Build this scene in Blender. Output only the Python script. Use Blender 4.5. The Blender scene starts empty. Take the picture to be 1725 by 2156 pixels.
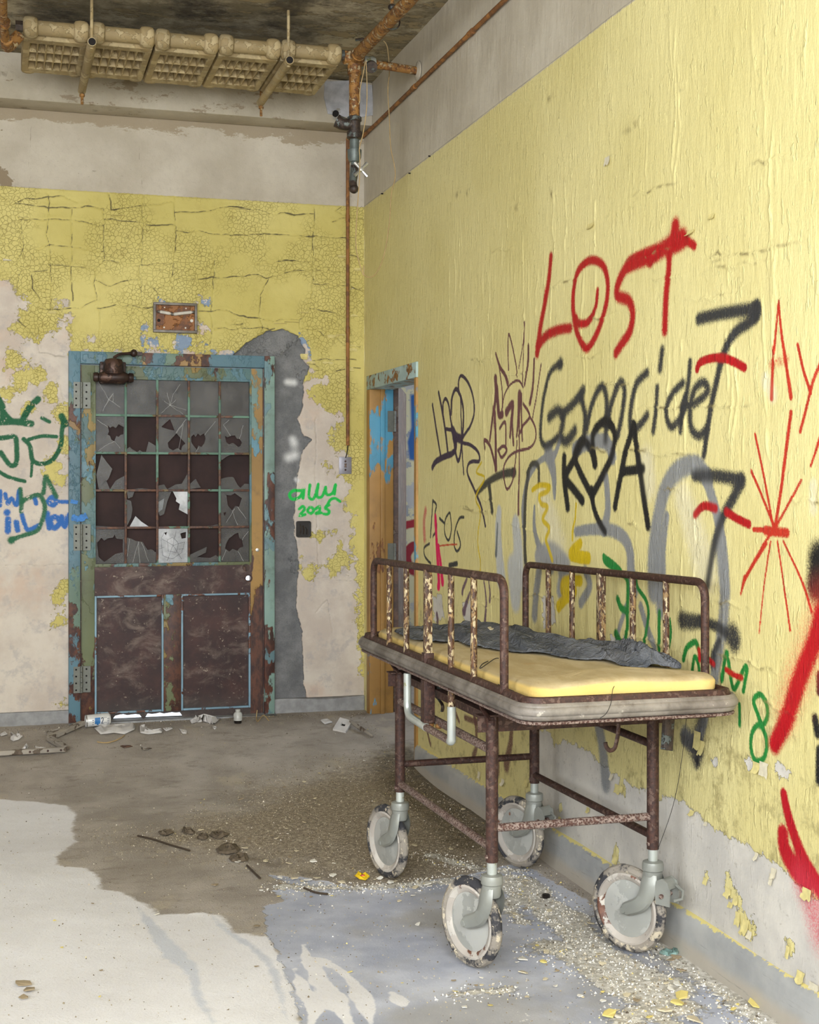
import bpy, bmesh, math, random
import numpy as np
from mathutils import Vector, Matrix
from mathutils.geometry import tessellate_polygon

random.seed(11)
rng = np.random.default_rng(7)
sc = bpy.context.scene
COL = sc.collection

# ------------------------------------------------------------------ camera
F_PX = 2930.0                      # focal length in pixels of the 1725x2156 frame
HOR, CX = 1022.0, 862.5            # horizon row, principal column
YAW = math.radians(16.4)
SA, CA = math.sin(YAW), math.cos(YAW)
EYE = 1.45
cam_d = bpy.data.cameras.new('camera')
cam = bpy.data.objects.new('camera', cam_d); COL.objects.link(cam)
cam.location = (0, 0, EYE)
cam.rotation_euler = (math.pi/2, 0, -YAW)
cam_d.sensor_fit = 'VERTICAL'; cam_d.sensor_height = 36.0
cam_d.lens = F_PX/2156*36.0
cam_d.shift_y = -(1078.0-HOR)/2156
cam_d.clip_start = 0.05
sc.camera = cam

# ------------------------------------------------------------------ sky, daylight, exposure
w = bpy.data.worlds.new('sky'); sc.world = w; w.use_nodes = True
bg = w.node_tree.nodes['Background']
bg.inputs[0].default_value = (0.80, 0.89, 1.0, 1); bg.inputs[1].default_value = 2.2
def area(name, loc, rot, sx, sy, power, col):
    l = bpy.data.lights.new(name, 'AREA'); l.shape = 'RECTANGLE'; l.size = sx; l.size_y = sy
    l.energy = power; l.color = col
    o = bpy.data.objects.new(name, l); COL.objects.link(o); o.location = loc; o.rotation_euler = rot
    return o
# daylight entering by the big windows of the left wall and of the rear wall
area('window_daylight', (-3.12, 1.0, 2.35), (0, -math.pi/2, 0), 2.1, 3.2, 120, (0.95, 0.975, 1.0))
area('window_daylight', (-0.35, -0.93, 2.4), (math.pi/2, 0, 0), 3.9, 2.1, 400, (0.95, 0.975, 1.0))
area('window_daylight', (4.1, 8.2, 1.9), (0, math.pi/2, 0), 1.6, 1.4, 26, (0.75, 0.86, 1.0))
sc.view_settings.view_transform = 'Standard'; sc.view_settings.look = 'None'
sc.view_settings.gamma = 1.0; sc.view_settings.use_curve_mapping = False
sc.view_settings.exposure = 0.0
sc.cycles.diffuse_bounces = 4; sc.cycles.max_bounces = 8; sc.cycles.transparent_max_bounces = 6
sc.cycles.use_adaptive_sampling = True; sc.cycles.adaptive_threshold = 0.07; sc.cycles.adaptive_min_samples = 12

# ------------------------------------------------------------------ measured planes of the room
XW, YB, ZC = 2.04, 7.874, 3.75     # right wall, back wall, ceiling
ZP = 3.075                         # upper edge of the yellow paint
def cam_uv(px, py): return (px-CX)/F_PX, (HOR-py)/F_PX
def dirv(px, py):
    u, v = cam_uv(px, py)
    return SA+u*CA, CA-u*SA, v
def on_x(px, py, X):
    a, b, c = dirv(px, py); d = X/a; return Vector((X, b*d, EYE+c*d))
def on_y(px, py, Y):
    a, b, c = dirv(px, py); d = Y/b; return Vector((a*d, Y, EYE+c*d))
def on_z(px, py, Z):
    a, b, c = dirv(px, py); d = (Z-EYE)/c; return Vector((a*d, b*d, Z))
def rise(y):                       # dirt and rubble heap up towards the back wall
    s = np.clip((np.asarray(y, float)-6.4)/1.3, 0, 1)
    return 0.148*s*s*(3-2*s)*(0.5+0.5*s)
def on_floor(px, py):
    z = 0.0
    for _ in range(12):
        p = on_z(px, py, z); z = 0.5*z+0.5*float(rise(p.y))
    return Vector((p.x, p.y, float(rise(p.y))))

# ------------------------------------------------------------------ helpers: noise, meshes, objects
_lat = rng.random((256, 256))
def vnoise(a, b):
    a = np.asarray(a, float); b = np.asarray(b, float)
    ia = np.floor(a).astype(int); ib = np.floor(b).astype(int)
    fa = a-ia; fb = b-ib; fa = fa*fa*(3-2*fa); fb = fb*fb*(3-2*fb)
    g = lambda i, j: _lat[i & 255, j & 255]
    return (g(ia, ib)*(1-fa)+g(ia+1, ib)*fa)*(1-fb)+(g(ia, ib+1)*(1-fa)+g(ia+1, ib+1)*fa)*fb
def fbm(a, b, o=4):
    s = 0; k = 0.5
    for i in range(o):
        s = s+k*vnoise(a*2**i+17*i, b*2**i+31*i); k *= 0.5
    return s/(1-0.5**o)
def sstep(x, lo, hi):
    t = np.clip((x-lo)/(hi-lo), 0, 1); return t*t*(3-2*t)

def lin(c, g=1.0):
    o = []
    for v in c:
        v = v/255.0
        o.append((v/12.92 if v <= 0.04045 else ((v+0.055)/1.055)**2.4)*g)
    return tuple(o)

def tag(o, label=None, cat=None, group=None, kind=None):
    if label: o['label'] = label
    if cat: o['category'] = cat
    if group: o['group'] = group
    if kind: o['kind'] = kind
    return o
def empty(name, loc, label=None, cat=None, group=None, kind=None):
    o = bpy.data.objects.new(name, None); COL.objects.link(o); o.location = loc
    o.empty_display_size = 0.1
    return tag(o, label, cat, group, kind)
def world_loc(o):
    v = Vector((0, 0, 0))
    while o is not None:
        v += o.location; o = o.parent
    return v
def obj(name, bm, mat, parent=None, smooth=True, sharp=38, origin=None):
    """Link BM (in room coordinates) as one mesh object; its origin is its parent's place, or ORIGIN."""
    me = bpy.data.meshes.new(name)
    bmesh.ops.recalc_face_normals(bm, faces=bm.faces)
    base = world_loc(parent) if parent is not None else Vector((0, 0, 0))
    org = Vector(origin) if origin is not None else base
    if org.length > 0: bmesh.ops.translate(bm, verts=bm.verts, vec=-org)
    if smooth:
        ca = math.radians(sharp)
        for f in bm.faces: f.smooth = True
        for e in bm.edges:
            if len(e.link_faces) == 2 and e.calc_face_angle(0) > ca: e.smooth = False
    bm.to_mesh(me); bm.free()
    if isinstance(mat, (list, tuple)):
        for m in mat: me.materials.append(m)
    else: me.materials.append(mat)
    o = bpy.data.objects.new(name, me); COL.objects.link(o)
    if parent is not None: o.parent = parent
    o.location = org-base
    return o
def B(): return bmesh.new()
def box(bm, x0, x1, y0, y1, z0, z1, bev=0.0):
    m = Matrix.Translation(((x0+x1)/2, (y0+y1)/2, (z0+z1)/2)) @ Matrix.Diagonal((abs(x1-x0), abs(y1-y0), abs(z1-z0), 1))
    r = bmesh.ops.create_cube(bm, size=1.0, matrix=m)
    if bev > 0:
        es = set()
        for v in r['verts']: es.update(v.link_edges)
        bmesh.ops.bevel(bm, geom=list(es), offset=bev, segments=2, profile=0.6, affect='EDGES')
    return bm
def obox(bm, p, q, wd, ht, up=(0, 0, 1)):
    """A bar of WD x HT section from P to Q."""
    p, q = Vector(p), Vector(q); d = (q-p); L = d.length; d.normalize()
    s = d.cross(Vector(up)); s.normalize(); t = s.cross(d)
    m = Matrix((s, d, t)).transposed().to_4x4(); m.translation = (p+q)/2
    bmesh.ops.create_cube(bm, size=1.0, matrix=m @ Matrix.Diagonal((wd, L, ht, 1)))
    return bm
def fil(pts, rad, n=6):
    pts = [Vector(p) for p in pts]; out = [pts[0]]
    for i in range(1, len(pts)-1):
        a, b, c = pts[i-1], pts[i], pts[i+1]
        r = min(rad, (a-b).length*0.48, (c-b).length*0.48)
        p0 = b+(a-b).normalized()*r; p1 = b+(c-b).normalized()*r
        for k in range(n+1):
            t = k/n; out.append(p0*(1-t)**2+b*2*t*(1-t)+p1*t*t)
    out.append(pts[-1]); return out
def cat(pts, n=6, closed=False):
    P = [np.array(p, float) for p in pts]; out = []
    m = len(P)
    if m < 3: return [tuple(p) for p in P]
    for i in range(m if closed else m-1):
        p0 = P[(i-1) % m] if (closed or i > 0) else P[0]; p1 = P[i]; p2 = P[(i+1) % m]
        p3 = P[(i+2) % m] if (closed or i < m-2) else P[-1]
        for k in range(n):
            t = k/n
            out.append(tuple(0.5*((2*p1)+(-p0+p2)*t+(2*p0-5*p1+4*p2-p3)*t*t+(-p0+3*p1-3*p2+p3)*t**3)))
    out.append(tuple(P[0] if closed else P[-1])); return out
def tube(bm, pts, r, seg=10, closed=False, radii=None, flat=1.0, cap=True):
    pts = [Vector(p) for p in pts]; n = len(pts)
    T = []
    for i in range(n):
        a = pts[(i-1) % n] if (closed or i > 0) else pts[i]; b = pts[(i+1) % n] if (closed or i < n-1) else pts[i]
        T.append((b-a).normalized())
    ref = Vector((0, 0, 1)) if abs(T[0].z) < 0.9 else Vector((0, 1, 0))
    nrm = (ref-T[0]*ref.dot(T[0])).normalized()
    rings = []
    for i in range(n):
        if i: nrm = (nrm-T[i]*nrm.dot(T[i])).normalized()
        bn = T[i].cross(nrm); rr = radii[i] if radii else r
        rings.append([bm.verts.new(pts[i]+nrm*math.cos(2*math.pi*k/seg)*rr*flat+bn*math.sin(2*math.pi*k/seg)*rr) for k in range(seg)])
    for i in range(n if closed else n-1):
        A, C = rings[i], rings[(i+1) % n]
        for k in range(seg): bm.faces.new((A[k], A[(k+1) % seg], C[(k+1) % seg], C[k]))
    if cap and not closed:
        bm.faces.new(rings[0][::-1]); bm.faces.new(rings[-1])
    return bm
def lathe(bm, prof, seg=24, mat=Matrix(), close=False):
    """Revolve (r, h) around local Z, placed by MAT."""
    rings = []
    for r, h in prof:
        if r < 1e-6: rings.append([bm.verts.new(mat @ Vector((0, 0, h)))]*seg)
        else: rings.append([bm.verts.new(mat @ Vector((r*math.cos(2*math.pi*k/seg), r*math.sin(2*math.pi*k/seg), h))) for k in range(seg)])
    m = len(rings)
    for i in range(m if close else m-1):
        A, C = rings[i], rings[(i+1) % m]
        for k in range(seg):
            q = []
            for v in (A[k], A[(k+1) % seg], C[(k+1) % seg], C[k]):
                if v not in q: q.append(v)
            if len(q) >= 3: bm.faces.new(q)
    return bm
def axis_mat(p, d):
    d = Vector(d).normalized(); ref = Vector((0, 0, 1)) if abs(d.z) < 0.9 else Vector((1, 0, 0))
    s = ref.cross(d).normalized(); t = d.cross(s)
    m = Matrix((s, t, d)).transposed().to_4x4(); m.translation = Vector(p); return m
def cyl(bm, p, q, r, seg=14, r2=None):
    p, q = Vector(p), Vector(q); L = (q-p).length; r2 = r if r2 is None else r2
    return lathe(bm, [(0, 0), (r, 0), (r2, L), (0, L)], seg, axis_mat(p, q-p))
def ball(bm, p, r, sx=1, sy=1, sz=1, sub=2):
    bmesh.ops.create_icosphere(bm, subdivisions=sub, radius=r, matrix=Matrix.Translation(p) @ Matrix.Diagonal((sx, sy, sz, 1)))
    return bm
def prism(bm, loops, to3, depth):
    """Flat polygon with holes given by LOOPS in 2-D; TO3(a, b, k) gives the point on face k (0 front, 1 back)."""
    res = tessellate_polygon([[Vector((a, b, 0)) for a, b in l] for l in loops])
    flat = [p for l in loops for p in l]
    fr = [bm.verts.new(to3(a, b, 0)) for a, b in flat]; bk = [bm.verts.new(to3(a, b, depth)) for a, b in flat]
    for t in res:
        try:
            bm.faces.new([fr[i] for i in t]); bm.faces.new([bk[i] for i in reversed(t)])
        except ValueError: pass
    s = 0
    for l in loops:
        n = len(l)
        for i in range(n):
            a, c = s+i, s+(i+1) % n
            try: bm.faces.new((fr[a], fr[c], bk[c], bk[a]))
            except ValueError: pass
        s += n
    return bm

def seg_dist(A, C, pts):
    """Distance of the grid points to a polyline; also the position (0..1) along it."""
    best = np.full(A.shape, 1e9); along = np.zeros(A.shape)
    n = len(pts)-1
    for i in range(n):
        (a0, b0), (a1, b1) = pts[i], pts[i+1]
        da, db = a1-a0, b1-b0; L2 = da*da+db*db+1e-12
        t = np.clip(((A-a0)*da+(C-b0)*db)/L2, 0, 1)
        d = np.hypot(A-a0-t*da, C-b0-t*db)
        m = d < best
        best = np.where(m, d, best); along = np.where(m, (i+t)/n, along)
    return best, along
def poly_sdf(A, C, poly):
    """Signed distance, positive inside."""
    d = np.full(A.shape, 1e9); ins = np.zeros(A.shape, bool)
    n = len(poly)
    for i in range(n):
        (a0, b0), (a1, b1) = poly[i], poly[(i+1) % n]
        da, db = a1-a0, b1-b0; L2 = da*da+db*db+1e-12
        t = np.clip(((A-a0)*da+(C-b0)*db)/L2, 0, 1)
        d = np.minimum(d, np.hypot(A-a0-t*da, C-b0-t*db))
        c = ((b0 > C) != (b1 > C))
        with np.errstate(divide='ignore', invalid='ignore'):
            ins ^= c & (A < (a1-a0)*(C-b0)/((b1-b0) if b1 != b0 else 1e-9)+a0)
    return np.where(ins, d, -d)

class Spray:
    """Paint sprayed on a wall: coverage and colour for each grid point of that wall."""
    def __init__(s, ga, gb):
        s.ga, s.gb = ga, gb; s.rgb = np.zeros((len(ga), len(gb), 3)); s.a = np.zeros((len(ga), len(gb)))
    def line(s, pts, width, col, soft=0.35, alpha=1.0, curve=True, closed=False):
        """PTS on the wall in metres, WIDTH in metres (one value or two for a taper)."""
        w0, w1 = width if isinstance(width, (tuple, list)) else (width, width)
        if curve and len(pts) > 2: pts = cat(pts, 5, closed)
        if len(pts) == 1: pts = [pts[0], (pts[0][0]+1e-4, pts[0][1])]
        R = max(w0, w1)*(0.5+soft)+0.004
        pa = [p[0] for p in pts]; pb = [p[1] for p in pts]
        i0, i1 = np.searchsorted(s.ga, (min(pa)-R, max(pa)+R)); j0, j1 = np.searchsorted(s.gb, (min(pb)-R, max(pb)+R))
        if i1-i0 < 2 or j1-j0 < 2: return
        A, C = np.meshgrid(s.ga[i0:i1], s.gb[j0:j1], indexing='ij')
        d, t = seg_dist(A, C, pts)
        r = 0.5*(w0+(w1-w0)*t); sf = np.maximum(r*2*soft, 0.003)
        cov = alpha*(1-sstep(d, r-sf*0.6, r+sf))
        s._over(i0, i1, j0, j1, cov, col)
    def area(s, poly, col, soft=0.02, alpha=1.0):
        pa = [p[0] for p in poly]; pb = [p[1] for p in poly]
        i0, i1 = np.searchsorted(s.ga, (min(pa)-soft, max(pa)+soft)); j0, j1 = np.searchsorted(s.gb, (min(pb)-soft, max(pb)+soft))
        if i1-i0 < 2 or j1-j0 < 2: return
        A, C = np.meshgrid(s.ga[i0:i1], s.gb[j0:j1], indexing='ij')
        s._over(i0, i1, j0, j1, alpha*sstep(poly_sdf(A, C, poly), -soft, soft), col)
    def _over(s, i0, i1, j0, j1, cov, col):
        c = np.array(lin(col))
        s.rgb[i0:i1, j0:j1] = s.rgb[i0:i1, j0:j1]*(1-cov[..., None])+c*cov[..., None]
        s.a[i0:i1, j0:j1] = s.a[i0:i1, j0:j1]*(1-cov)+cov

def grid_mesh(name, ga, gb, pos, mat, attrs=None, spray=None, hole=None, parent=None):
    """A wall, floor or ceiling as one fine grid. POS(A, C) -> (N, 3); ATTRS {name: array}; HOLE(A, C) -> True where open."""
    na, nb = len(ga), len(gb)
    A, C = np.meshgrid(ga, gb, indexing='ij')
    co = pos(A, C).reshape(-1, 3)
    idx = np.arange(na*nb).reshape(na, nb)
    q = np.stack([idx[:-1, :-1], idx[1:, :-1], idx[1:, 1:], idx[:-1, 1:]], -1).reshape(-1, 4)
    if hole is not None:
        ca = 0.25*(A[:-1, :-1]+A[1:, :-1]+A[1:, 1:]+A[:-1, 1:]); cb = 0.25*(C[:-1, :-1]+C[1:, :-1]+C[1:, 1:]+C[:-1, 1:])
        q = q[~hole(ca, cb).reshape(-1)]
    me = bpy.data.meshes.new(name)
    me.vertices.add(len(co)); me.vertices.foreach_set('co', co.astype(np.float32).ravel())
    me.loops.add(q.size); me.loops.foreach_set('vertex_index', q.astype(np.int32).ravel())
    me.polygons.add(len(q)); me.polygons.foreach_set('loop_start', np.arange(0, q.size, 4, dtype=np.int32))
    me.polygons.foreach_set('use_smooth', np.ones(len(q), bool))
    me.update(calc_edges=True)
    for k, v in (attrs or {}).items():
        at = me.attributes.new(k, 'FLOAT', 'POINT'); at.data.foreach_set('value', np.asarray(v, np.float32).ravel())
    if spray is not None:
        at = me.attributes.new('spray', 'FLOAT_COLOR', 'POINT')
        at.data.foreach_set('color', np.concatenate([spray.rgb, spray.a[..., None]], -1).astype(np.float32).ravel())
    me.materials.append(mat)
    o = bpy.data.objects.new(name, me); COL.objects.link(o)
    if parent is not None: o.parent = parent
    return o

# ------------------------------------------------------------------ material nodes
class NT:
    def __init__(s, name):
        s.mat = bpy.data.materials.new(name); s.mat.use_nodes = True
        s.t = s.mat.node_tree; s.b = s.t.nodes['Principled BSDF']; s.out = s.t.nodes['Material Output']
        s.oc = s.t.nodes.new('ShaderNodeTexCoord').outputs['Object']
    def n(s, typ, ins=None, **props):
        x = s.t.nodes.new(typ)
        for k, v in props.items(): setattr(x, k, v)
        for k, v in (ins or {}).items(): s.put(x.inputs[k], v)
        return x
    def put(s, sock, v):
        if isinstance(v, bpy.types.NodeSocket): s.t.links.new(v, sock)
        elif v is not None:
            if isinstance(v, tuple) and len(v) == 3 and sock.type == 'RGBA': v = (*v, 1)
            sock.default_value = v
    def m(s, op, a, b=None, c=None):
        x = s.n('ShaderNodeMath', operation=op); s.put(x.inputs[0], a)
        if b is not None: s.put(x.inputs[1], b)
        if c is not None: s.put(x.inputs[2], c)
        return x.outputs[0]
    def step(s, v, lo, hi):
        return s.n('ShaderNodeMapRange', {'Value': v, 'From Min': lo, 'From Max': hi}, interpolation_type='SMOOTHSTEP').outputs[0]
    def mix(s, f, a, b, mode='MIX'):
        x = s.n('ShaderNodeMix', data_type='RGBA', blend_type=mode); x.clamp_factor = True
        s.put(x.inputs[0], f); s.put(x.inputs[6], a); s.put(x.inputs[7], b); return x.outputs[2]
    def sc(s, vec, sx, sy, sz):
        return s.n('ShaderNodeMapping', {'Vector': vec, 'Scale': (sx, sy, sz)}).outputs[0]
    def noise(s, scale, detail=4, rough=0.55, vec=None, dist=0.0, off=None):
        v = s.oc if vec is None else vec
        if off is not None: v = s.n('ShaderNodeMapping', {'Vector': v, 'Location': (off, off*1.7, off*0.6)}).outputs[0]
        return s.n('ShaderNodeTexNoise', {'Vector': v, 'Scale': scale, 'Detail': detail, 'Roughness': rough, 'Distortion': dist}).outputs[0]
    def voro(s, scale, feature='DISTANCE_TO_EDGE', vec=None, rnd=1.0):
        return s.n('ShaderNodeTexVoronoi', {'Vector': s.oc if vec is None else vec, 'Scale': scale, 'Randomness': rnd}, feature=feature).outputs['Distance']
    def attr(s, name):
        return s.n('ShaderNodeAttribute', attribute_name=name)
    def xyz(s, vec=None):
        x = s.n('ShaderNodeSeparateXYZ', {0: s.oc if vec is None else vec}); return x.outputs
    def bump(s, h, dist=0.002, strength=1.0):
        x = s.n('ShaderNodeBump', {'Height': h, 'Distance': dist, 'Strength': strength}); s.t.links.new(x.outputs[0], s.b.inputs['Normal'])
    def fin(s, col, rough=0.7, metal=0.0, spec=None):
        s.put(s.b.inputs['Base Color'], col); s.put(s.b.inputs['Roughness'], rough); s.put(s.b.inputs['Metallic'], metal)
        if spec is not None: s.b.inputs['Specular IOR Level'].default_value = spec
        return s.mat
    def spray_over(s, base, grain=0.7, keep=None):
        at = s.attr('spray'); a = at.outputs['Alpha']
        pure = s.n('ShaderNodeVectorMath', {0: at.outputs['Color']}, operation='SCALE')
        s.put(pure.inputs['Scale'], s.m('DIVIDE', 1.0, s.m('MAXIMUM', a, 0.02)))
        g = s.noise(170, 3, 0.75)
        e = s.m('ADD', a, s.m('MULTIPLY', s.m('SUBTRACT', g, 0.5), s.m('MULTIPLY', grain, s.m('MULTIPLY', a, s.m('SUBTRACT', 1.25, a)))))
        f = s.step(e, 0.06, 0.9)
        if keep is not None: f = s.m('MULTIPLY', f, keep)
        return s.mix(f, base, pure.outputs[0]), f

def plain(name, col, rough=0.7, metal=0.0, var=0.12, scale=30, bump=0.0):
    t = NT(name); n = t.noise(scale, 5, 0.6)
    c = t.mix(t.step(n, 0.3, 0.7), lin(col, 1-var), lin(col, 1+var))
    if bump: t.bump(n, bump)
    return t.fin(c, rough, metal)
def flaky(name, layers, rough=0.6, base=(70, 42, 34), base2=(110, 62, 36), scale=14, metal=0.0, bump=0.0015, vstretch=1.0, zgrad=None, grime=0.25):
    """Rusted metal carrying coats of paint: LAYERS of (colour, amount 0..1, scale); ZGRAD (z0, z1, shift) wears the lower part more."""
    t = NT(name)
    vec = t.sc(t.oc, 1, 1, 1/vstretch) if vstretch != 1 else t.oc
    col = t.mix(t.step(t.noise(scale*2.2, 6, 0.65, vec), 0.38, 0.64), lin(base), lin(base2))
    h = t.m('MULTIPLY', t.noise(scale*7, 3, 0.6), 0.4)
    z = t.xyz()[2]
    for i, (c, amt, s) in enumerate(layers):
        nz = t.noise(s, 7, 0.62, vec, off=3.7*(i+1))
        th = 0.72-amt*0.45
        if zgrad:
            th = t.m('ADD', th, t.m('MULTIPLY', zgrad[2], t.m('SUBTRACT', 1.0, t.step(z, zgrad[0], zgrad[1]))))
            f = t.step(t.m('SUBTRACT', nz, th), -0.012, 0.012)
        else: f = t.step(nz, th-0.012, th+0.012)
        cc = t.mix(t.step(t.noise(s*0.5, 3, 0.5, off=9.1*(i+1)), 0.35, 0.65), lin(c, 0.82), lin(c, 1.12))
        col = t.mix(f, col, cc); h = t.m('ADD', h, f)
    if grime: col = t.mix(t.m('MULTIPLY', t.step(t.noise(scale*0.6, 6, 0.7, off=21), 0.5, 0.75), grime), col, lin((58, 50, 38)))
    t.bump(h, bump)
    return t.fin(col, rough, metal)

# ================================================================== the room: walls, floor, ceiling
def crop_r(ox, oy, s):
    def f(pts): return [tuple(on_x(ox+x/s, oy+y/s, XW).yz) for x, y in pts]
    def wd(wv, pts):
        a, b, c = dirv(ox+pts[0][0]/s, oy); return wv/s*(XW/a)/F_PX
    return f, wd
def crop_b(ox, oy, s):
    def f(pts): return [tuple(on_y(ox+x/s, oy+y/s, YB).xz) for x, y in pts]
    def wd(wv, pts):
        a, b, c = dirv(ox+pts[0][0]/s, oy); return wv/s*(YB/b)/F_PX
    return f, wd
def put(sp, crop, col, strokes, soft=0.35, alpha=1.0):
    f, wd = crop
    k_ = 1.12 if sp is globals().get('sb') else 1.0
    for st in strokes:
        wv, pts = st[0], st[1]; closed = len(st) > 2 and st[2]
        wm = tuple(k_*wd(x, pts) for x in wv) if isinstance(wv, tuple) else k_*wd(wv, pts)
        sp.line(f(pts), wm, col, soft, alpha, closed=closed)

# ---- right wall -----------------------------------------------------------------------------
gy = np.concatenate([np.linspace(-1.0, 3.0, 9), np.cumsum(np.concatenate([[3.05], np.linspace(0.0042, 0.0085, 764)]))])
gy = gy[gy < YB-0.002]; gy = np.append(gy, YB)
gz = np.concatenate([np.linspace(0, 2.52, 505), np.linspace(2.53, ZC+0.05, 62)])
sp = Spray(gy, gz)
cA, cC, cD, cB, cE = crop_r(860, 420, 1.994), crop_r(1080, 1140, 3.08), crop_r(870, 720, 4.313), crop_r(1300, 1150, 4.06), crop_r(1400, 1580, 3.742)
cG, cH = crop_r(720, 1140, 3.317), crop_r(880, 1150, 4.79)
RED, BLK, CHAR, GRY = (172, 14, 22), (26, 26, 27), (50, 51, 53), (136, 138, 138)
PUR, MAU, YEL, GRN, PNK, ORA = (62, 48, 66), (104, 62, 66), (206, 178, 18), (34, 128, 54), (226, 10, 90), (188, 48, 30)
# pale rubbed patches under the lettering
put(sp, cA, (222, 214, 176), [((90, 160), [(560, 1250), (600, 1350), (620, 1450)]), ((120, 160), [(1150, 1250), (1200, 1400), (1250, 1560)]), (110, [(1000, 1100), (1010, 1200)]), (60, [(1500, 760), (1530, 820)]), (50, [(1700, 1200), (1700, 1300)])], 0.6, 0.75)
put(sp, cD, (188, 190, 186), [((110, 200), [(780, 1540), (770, 1700), (780, 1900), (800, 2150)]), ((170, 250), [(930, 1660), (950, 1850), (960, 2150)]), (230, [(900, 2050), (920, 2250), (930, 2330)])], 0.3, 0.85)
# grey drips and loops
put(sp, cA, GRY, [((30, 26), [(490, 1420), (480, 1300), (500, 1180), (540, 1110), (580, 1080)]), ((90, 22), [(590, 1070), (610, 1150), (615, 1250)]), ((26, 40), [(640, 1000), (620, 1060), (600, 1090)]),
    ((20, 60), [(530, 1290), (530, 1380), (555, 1470), (600, 1540)]), ((46, 60), [(830, 1170), (838, 1300), (820, 1380)]),
    ((40, 70), [(705, 1395), (770, 1385), (850, 1388), (905, 1420), (930, 1480), (935, 1560), (945, 1640)]),
    ((100, 70), [(1030, 1640), (1030, 1480), (1050, 1330), (1080, 1210), (1135, 1135), (1210, 1115), (1255, 1170)]), (60, [(1250, 1170), (1290, 1300), (1318, 1450), (1330, 1640)]),
    ((90, 40), [(1060, 1640), (1065, 1480), (1085, 1330)]), (60, [(700, 1050), (760, 1020), (830, 1020), (860, 1080)])], 0.3, 0.88)
put(sp, cA, (150, 151, 150), [((70, 90), [(545, 1500), (600, 1480), (660, 1540)]), (80, [(650, 1580), (640, 1640)])], 0.3, 0.85)
put(sp, cC, GRY, [((130, 100), [(1345, 0), (1365, 180), (1375, 360), (1360, 560), (1335, 720), (1310, 880)]), (120, [(930, 0), (955, 180), (960, 440)]), (60, [(830, 420), (870, 560), (920, 680)]), (46, [(735, 420), (690, 560), (670, 640)]),
    (90, [(170, 190), (150, 350), (140, 480)]), (70, [(470, 190), (500, 290), (440, 400)]), ((110, 130), [(550, 1180), (580, 1330), (600, 1560)]), ((70, 120), [(1250, 1150), (1180, 1300), (1120, 1260)])], 0.35, 0.82)
# charcoal word
put(sp, cA, CHAR, [((26, 30), [(640, 690), (600, 720), (575, 800), (560, 900), (556, 1000), (580, 1035), (625, 1000)]), (44, [(640, 690)]), (40, [(592, 915), (630, 885), (650, 930), (640, 990), (665, 1015), (700, 970)]),
    (38, [(735, 800), (700, 850), (650, 900)]), (36, [(725, 830), (742, 900), (740, 985)]), (32, [(750, 960), (775, 850), (812, 785), (832, 830), (832, 930), (828, 1010)]),
    (32, [(836, 950), (855, 850), (890, 768), (908, 800), (900, 890), (880, 990)]), (34, [(1003, 728), (958, 775), (936, 870), (932, 955), (965, 955), (1003, 905)]), (30, [(1045, 790), (1040, 880), (1028, 972)]),
    (34, [(1065, 632), (1056, 712)]), (32, [(1152, 770), (1106, 820), (1082, 890), (1102, 955), (1142, 915), (1160, 840)]), (30, [(1182, 682), (1172, 790), (1152, 890), (1142, 972)]),
    (34, [(1150, 870), (1205, 855), (1256, 805), (1238, 768), (1200, 800), (1183, 880), (1188, 960), (1220, 992), (1252, 965)])], 0.75, 0.9)
put(sp, cA, CHAR, [(46, [(1218, 502), (1300, 482), (1400, 466), (1462, 458)]), (60, [(1462, 456), (1460, 480)]), ((52, 36), [(1462, 470), (1436, 512), (1370, 560), (1322, 650), (1292, 770), (1266, 900), (1242, 1070)])], 0.6, 0.92)
put(sp, cA, CHAR, [(46, [(1205, 1160), (1290, 1160), (1398, 1178)]), ((56, 38), [(1398, 1184), (1362, 1258), (1322, 1330), (1284, 1450), (1256, 1620)])], 0.6, 0.9)
put(sp, cA, (62, 60, 52), [((26, 34), [(288, 1232), (340, 1182), (400, 1152), (446, 1146)]), (34, [(440, 1146)]), ((34, 26), [(340, 1210), (346, 1260), (352, 1310)]), ((30, 30), [(504, 1150), (492, 1250), (488, 1400), (492, 1520)]),
    (24, [(500, 1150), (520, 1110), (546, 1120), (548, 1190)])], 0.4, 0.88)
put(sp, cD, (84, 92, 94), [((20, 50), [(765, 1650), (760, 1780), (752, 1930)])], 0.35, 0.85)
put(sp, cC, CHAR, [((110, 80), [(1100, 510), (1150, 520), (1235, 520)]), ((70, 60), [(1230, 520), (1320, 550), (1380, 590)]), (150, [(1425, 615), (1435, 635)]), ((40, 80), [(1340, 640), (1310, 720), (1300, 780)])], 0.5, 0.85)
put(sp, cB, (60, 58, 58), [((120, 300), [(720, 1480), (700, 1600), (670, 1700)]), ((90, 130), [(560, 1640), (640, 1700), (680, 1730)]), ((150, 70), [(690, 1740), (680, 1830), (675, 1870)])], 0.6, 0.6)
put(sp, cB, BLK, [((70, 40), [(682, 1835)])], 0.6, 0.8)
put(sp, cB, BLK, [((300, 260), [(1725, 120), (1715, 250), (1700, 330)]), (90, [(1690, 1480), (1710, 1600)]), (90, [(1725, 1750), (1720, 2000)]), (60, [(1725, 1100), (1725, 1250)])], 0.45, 0.92)
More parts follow.
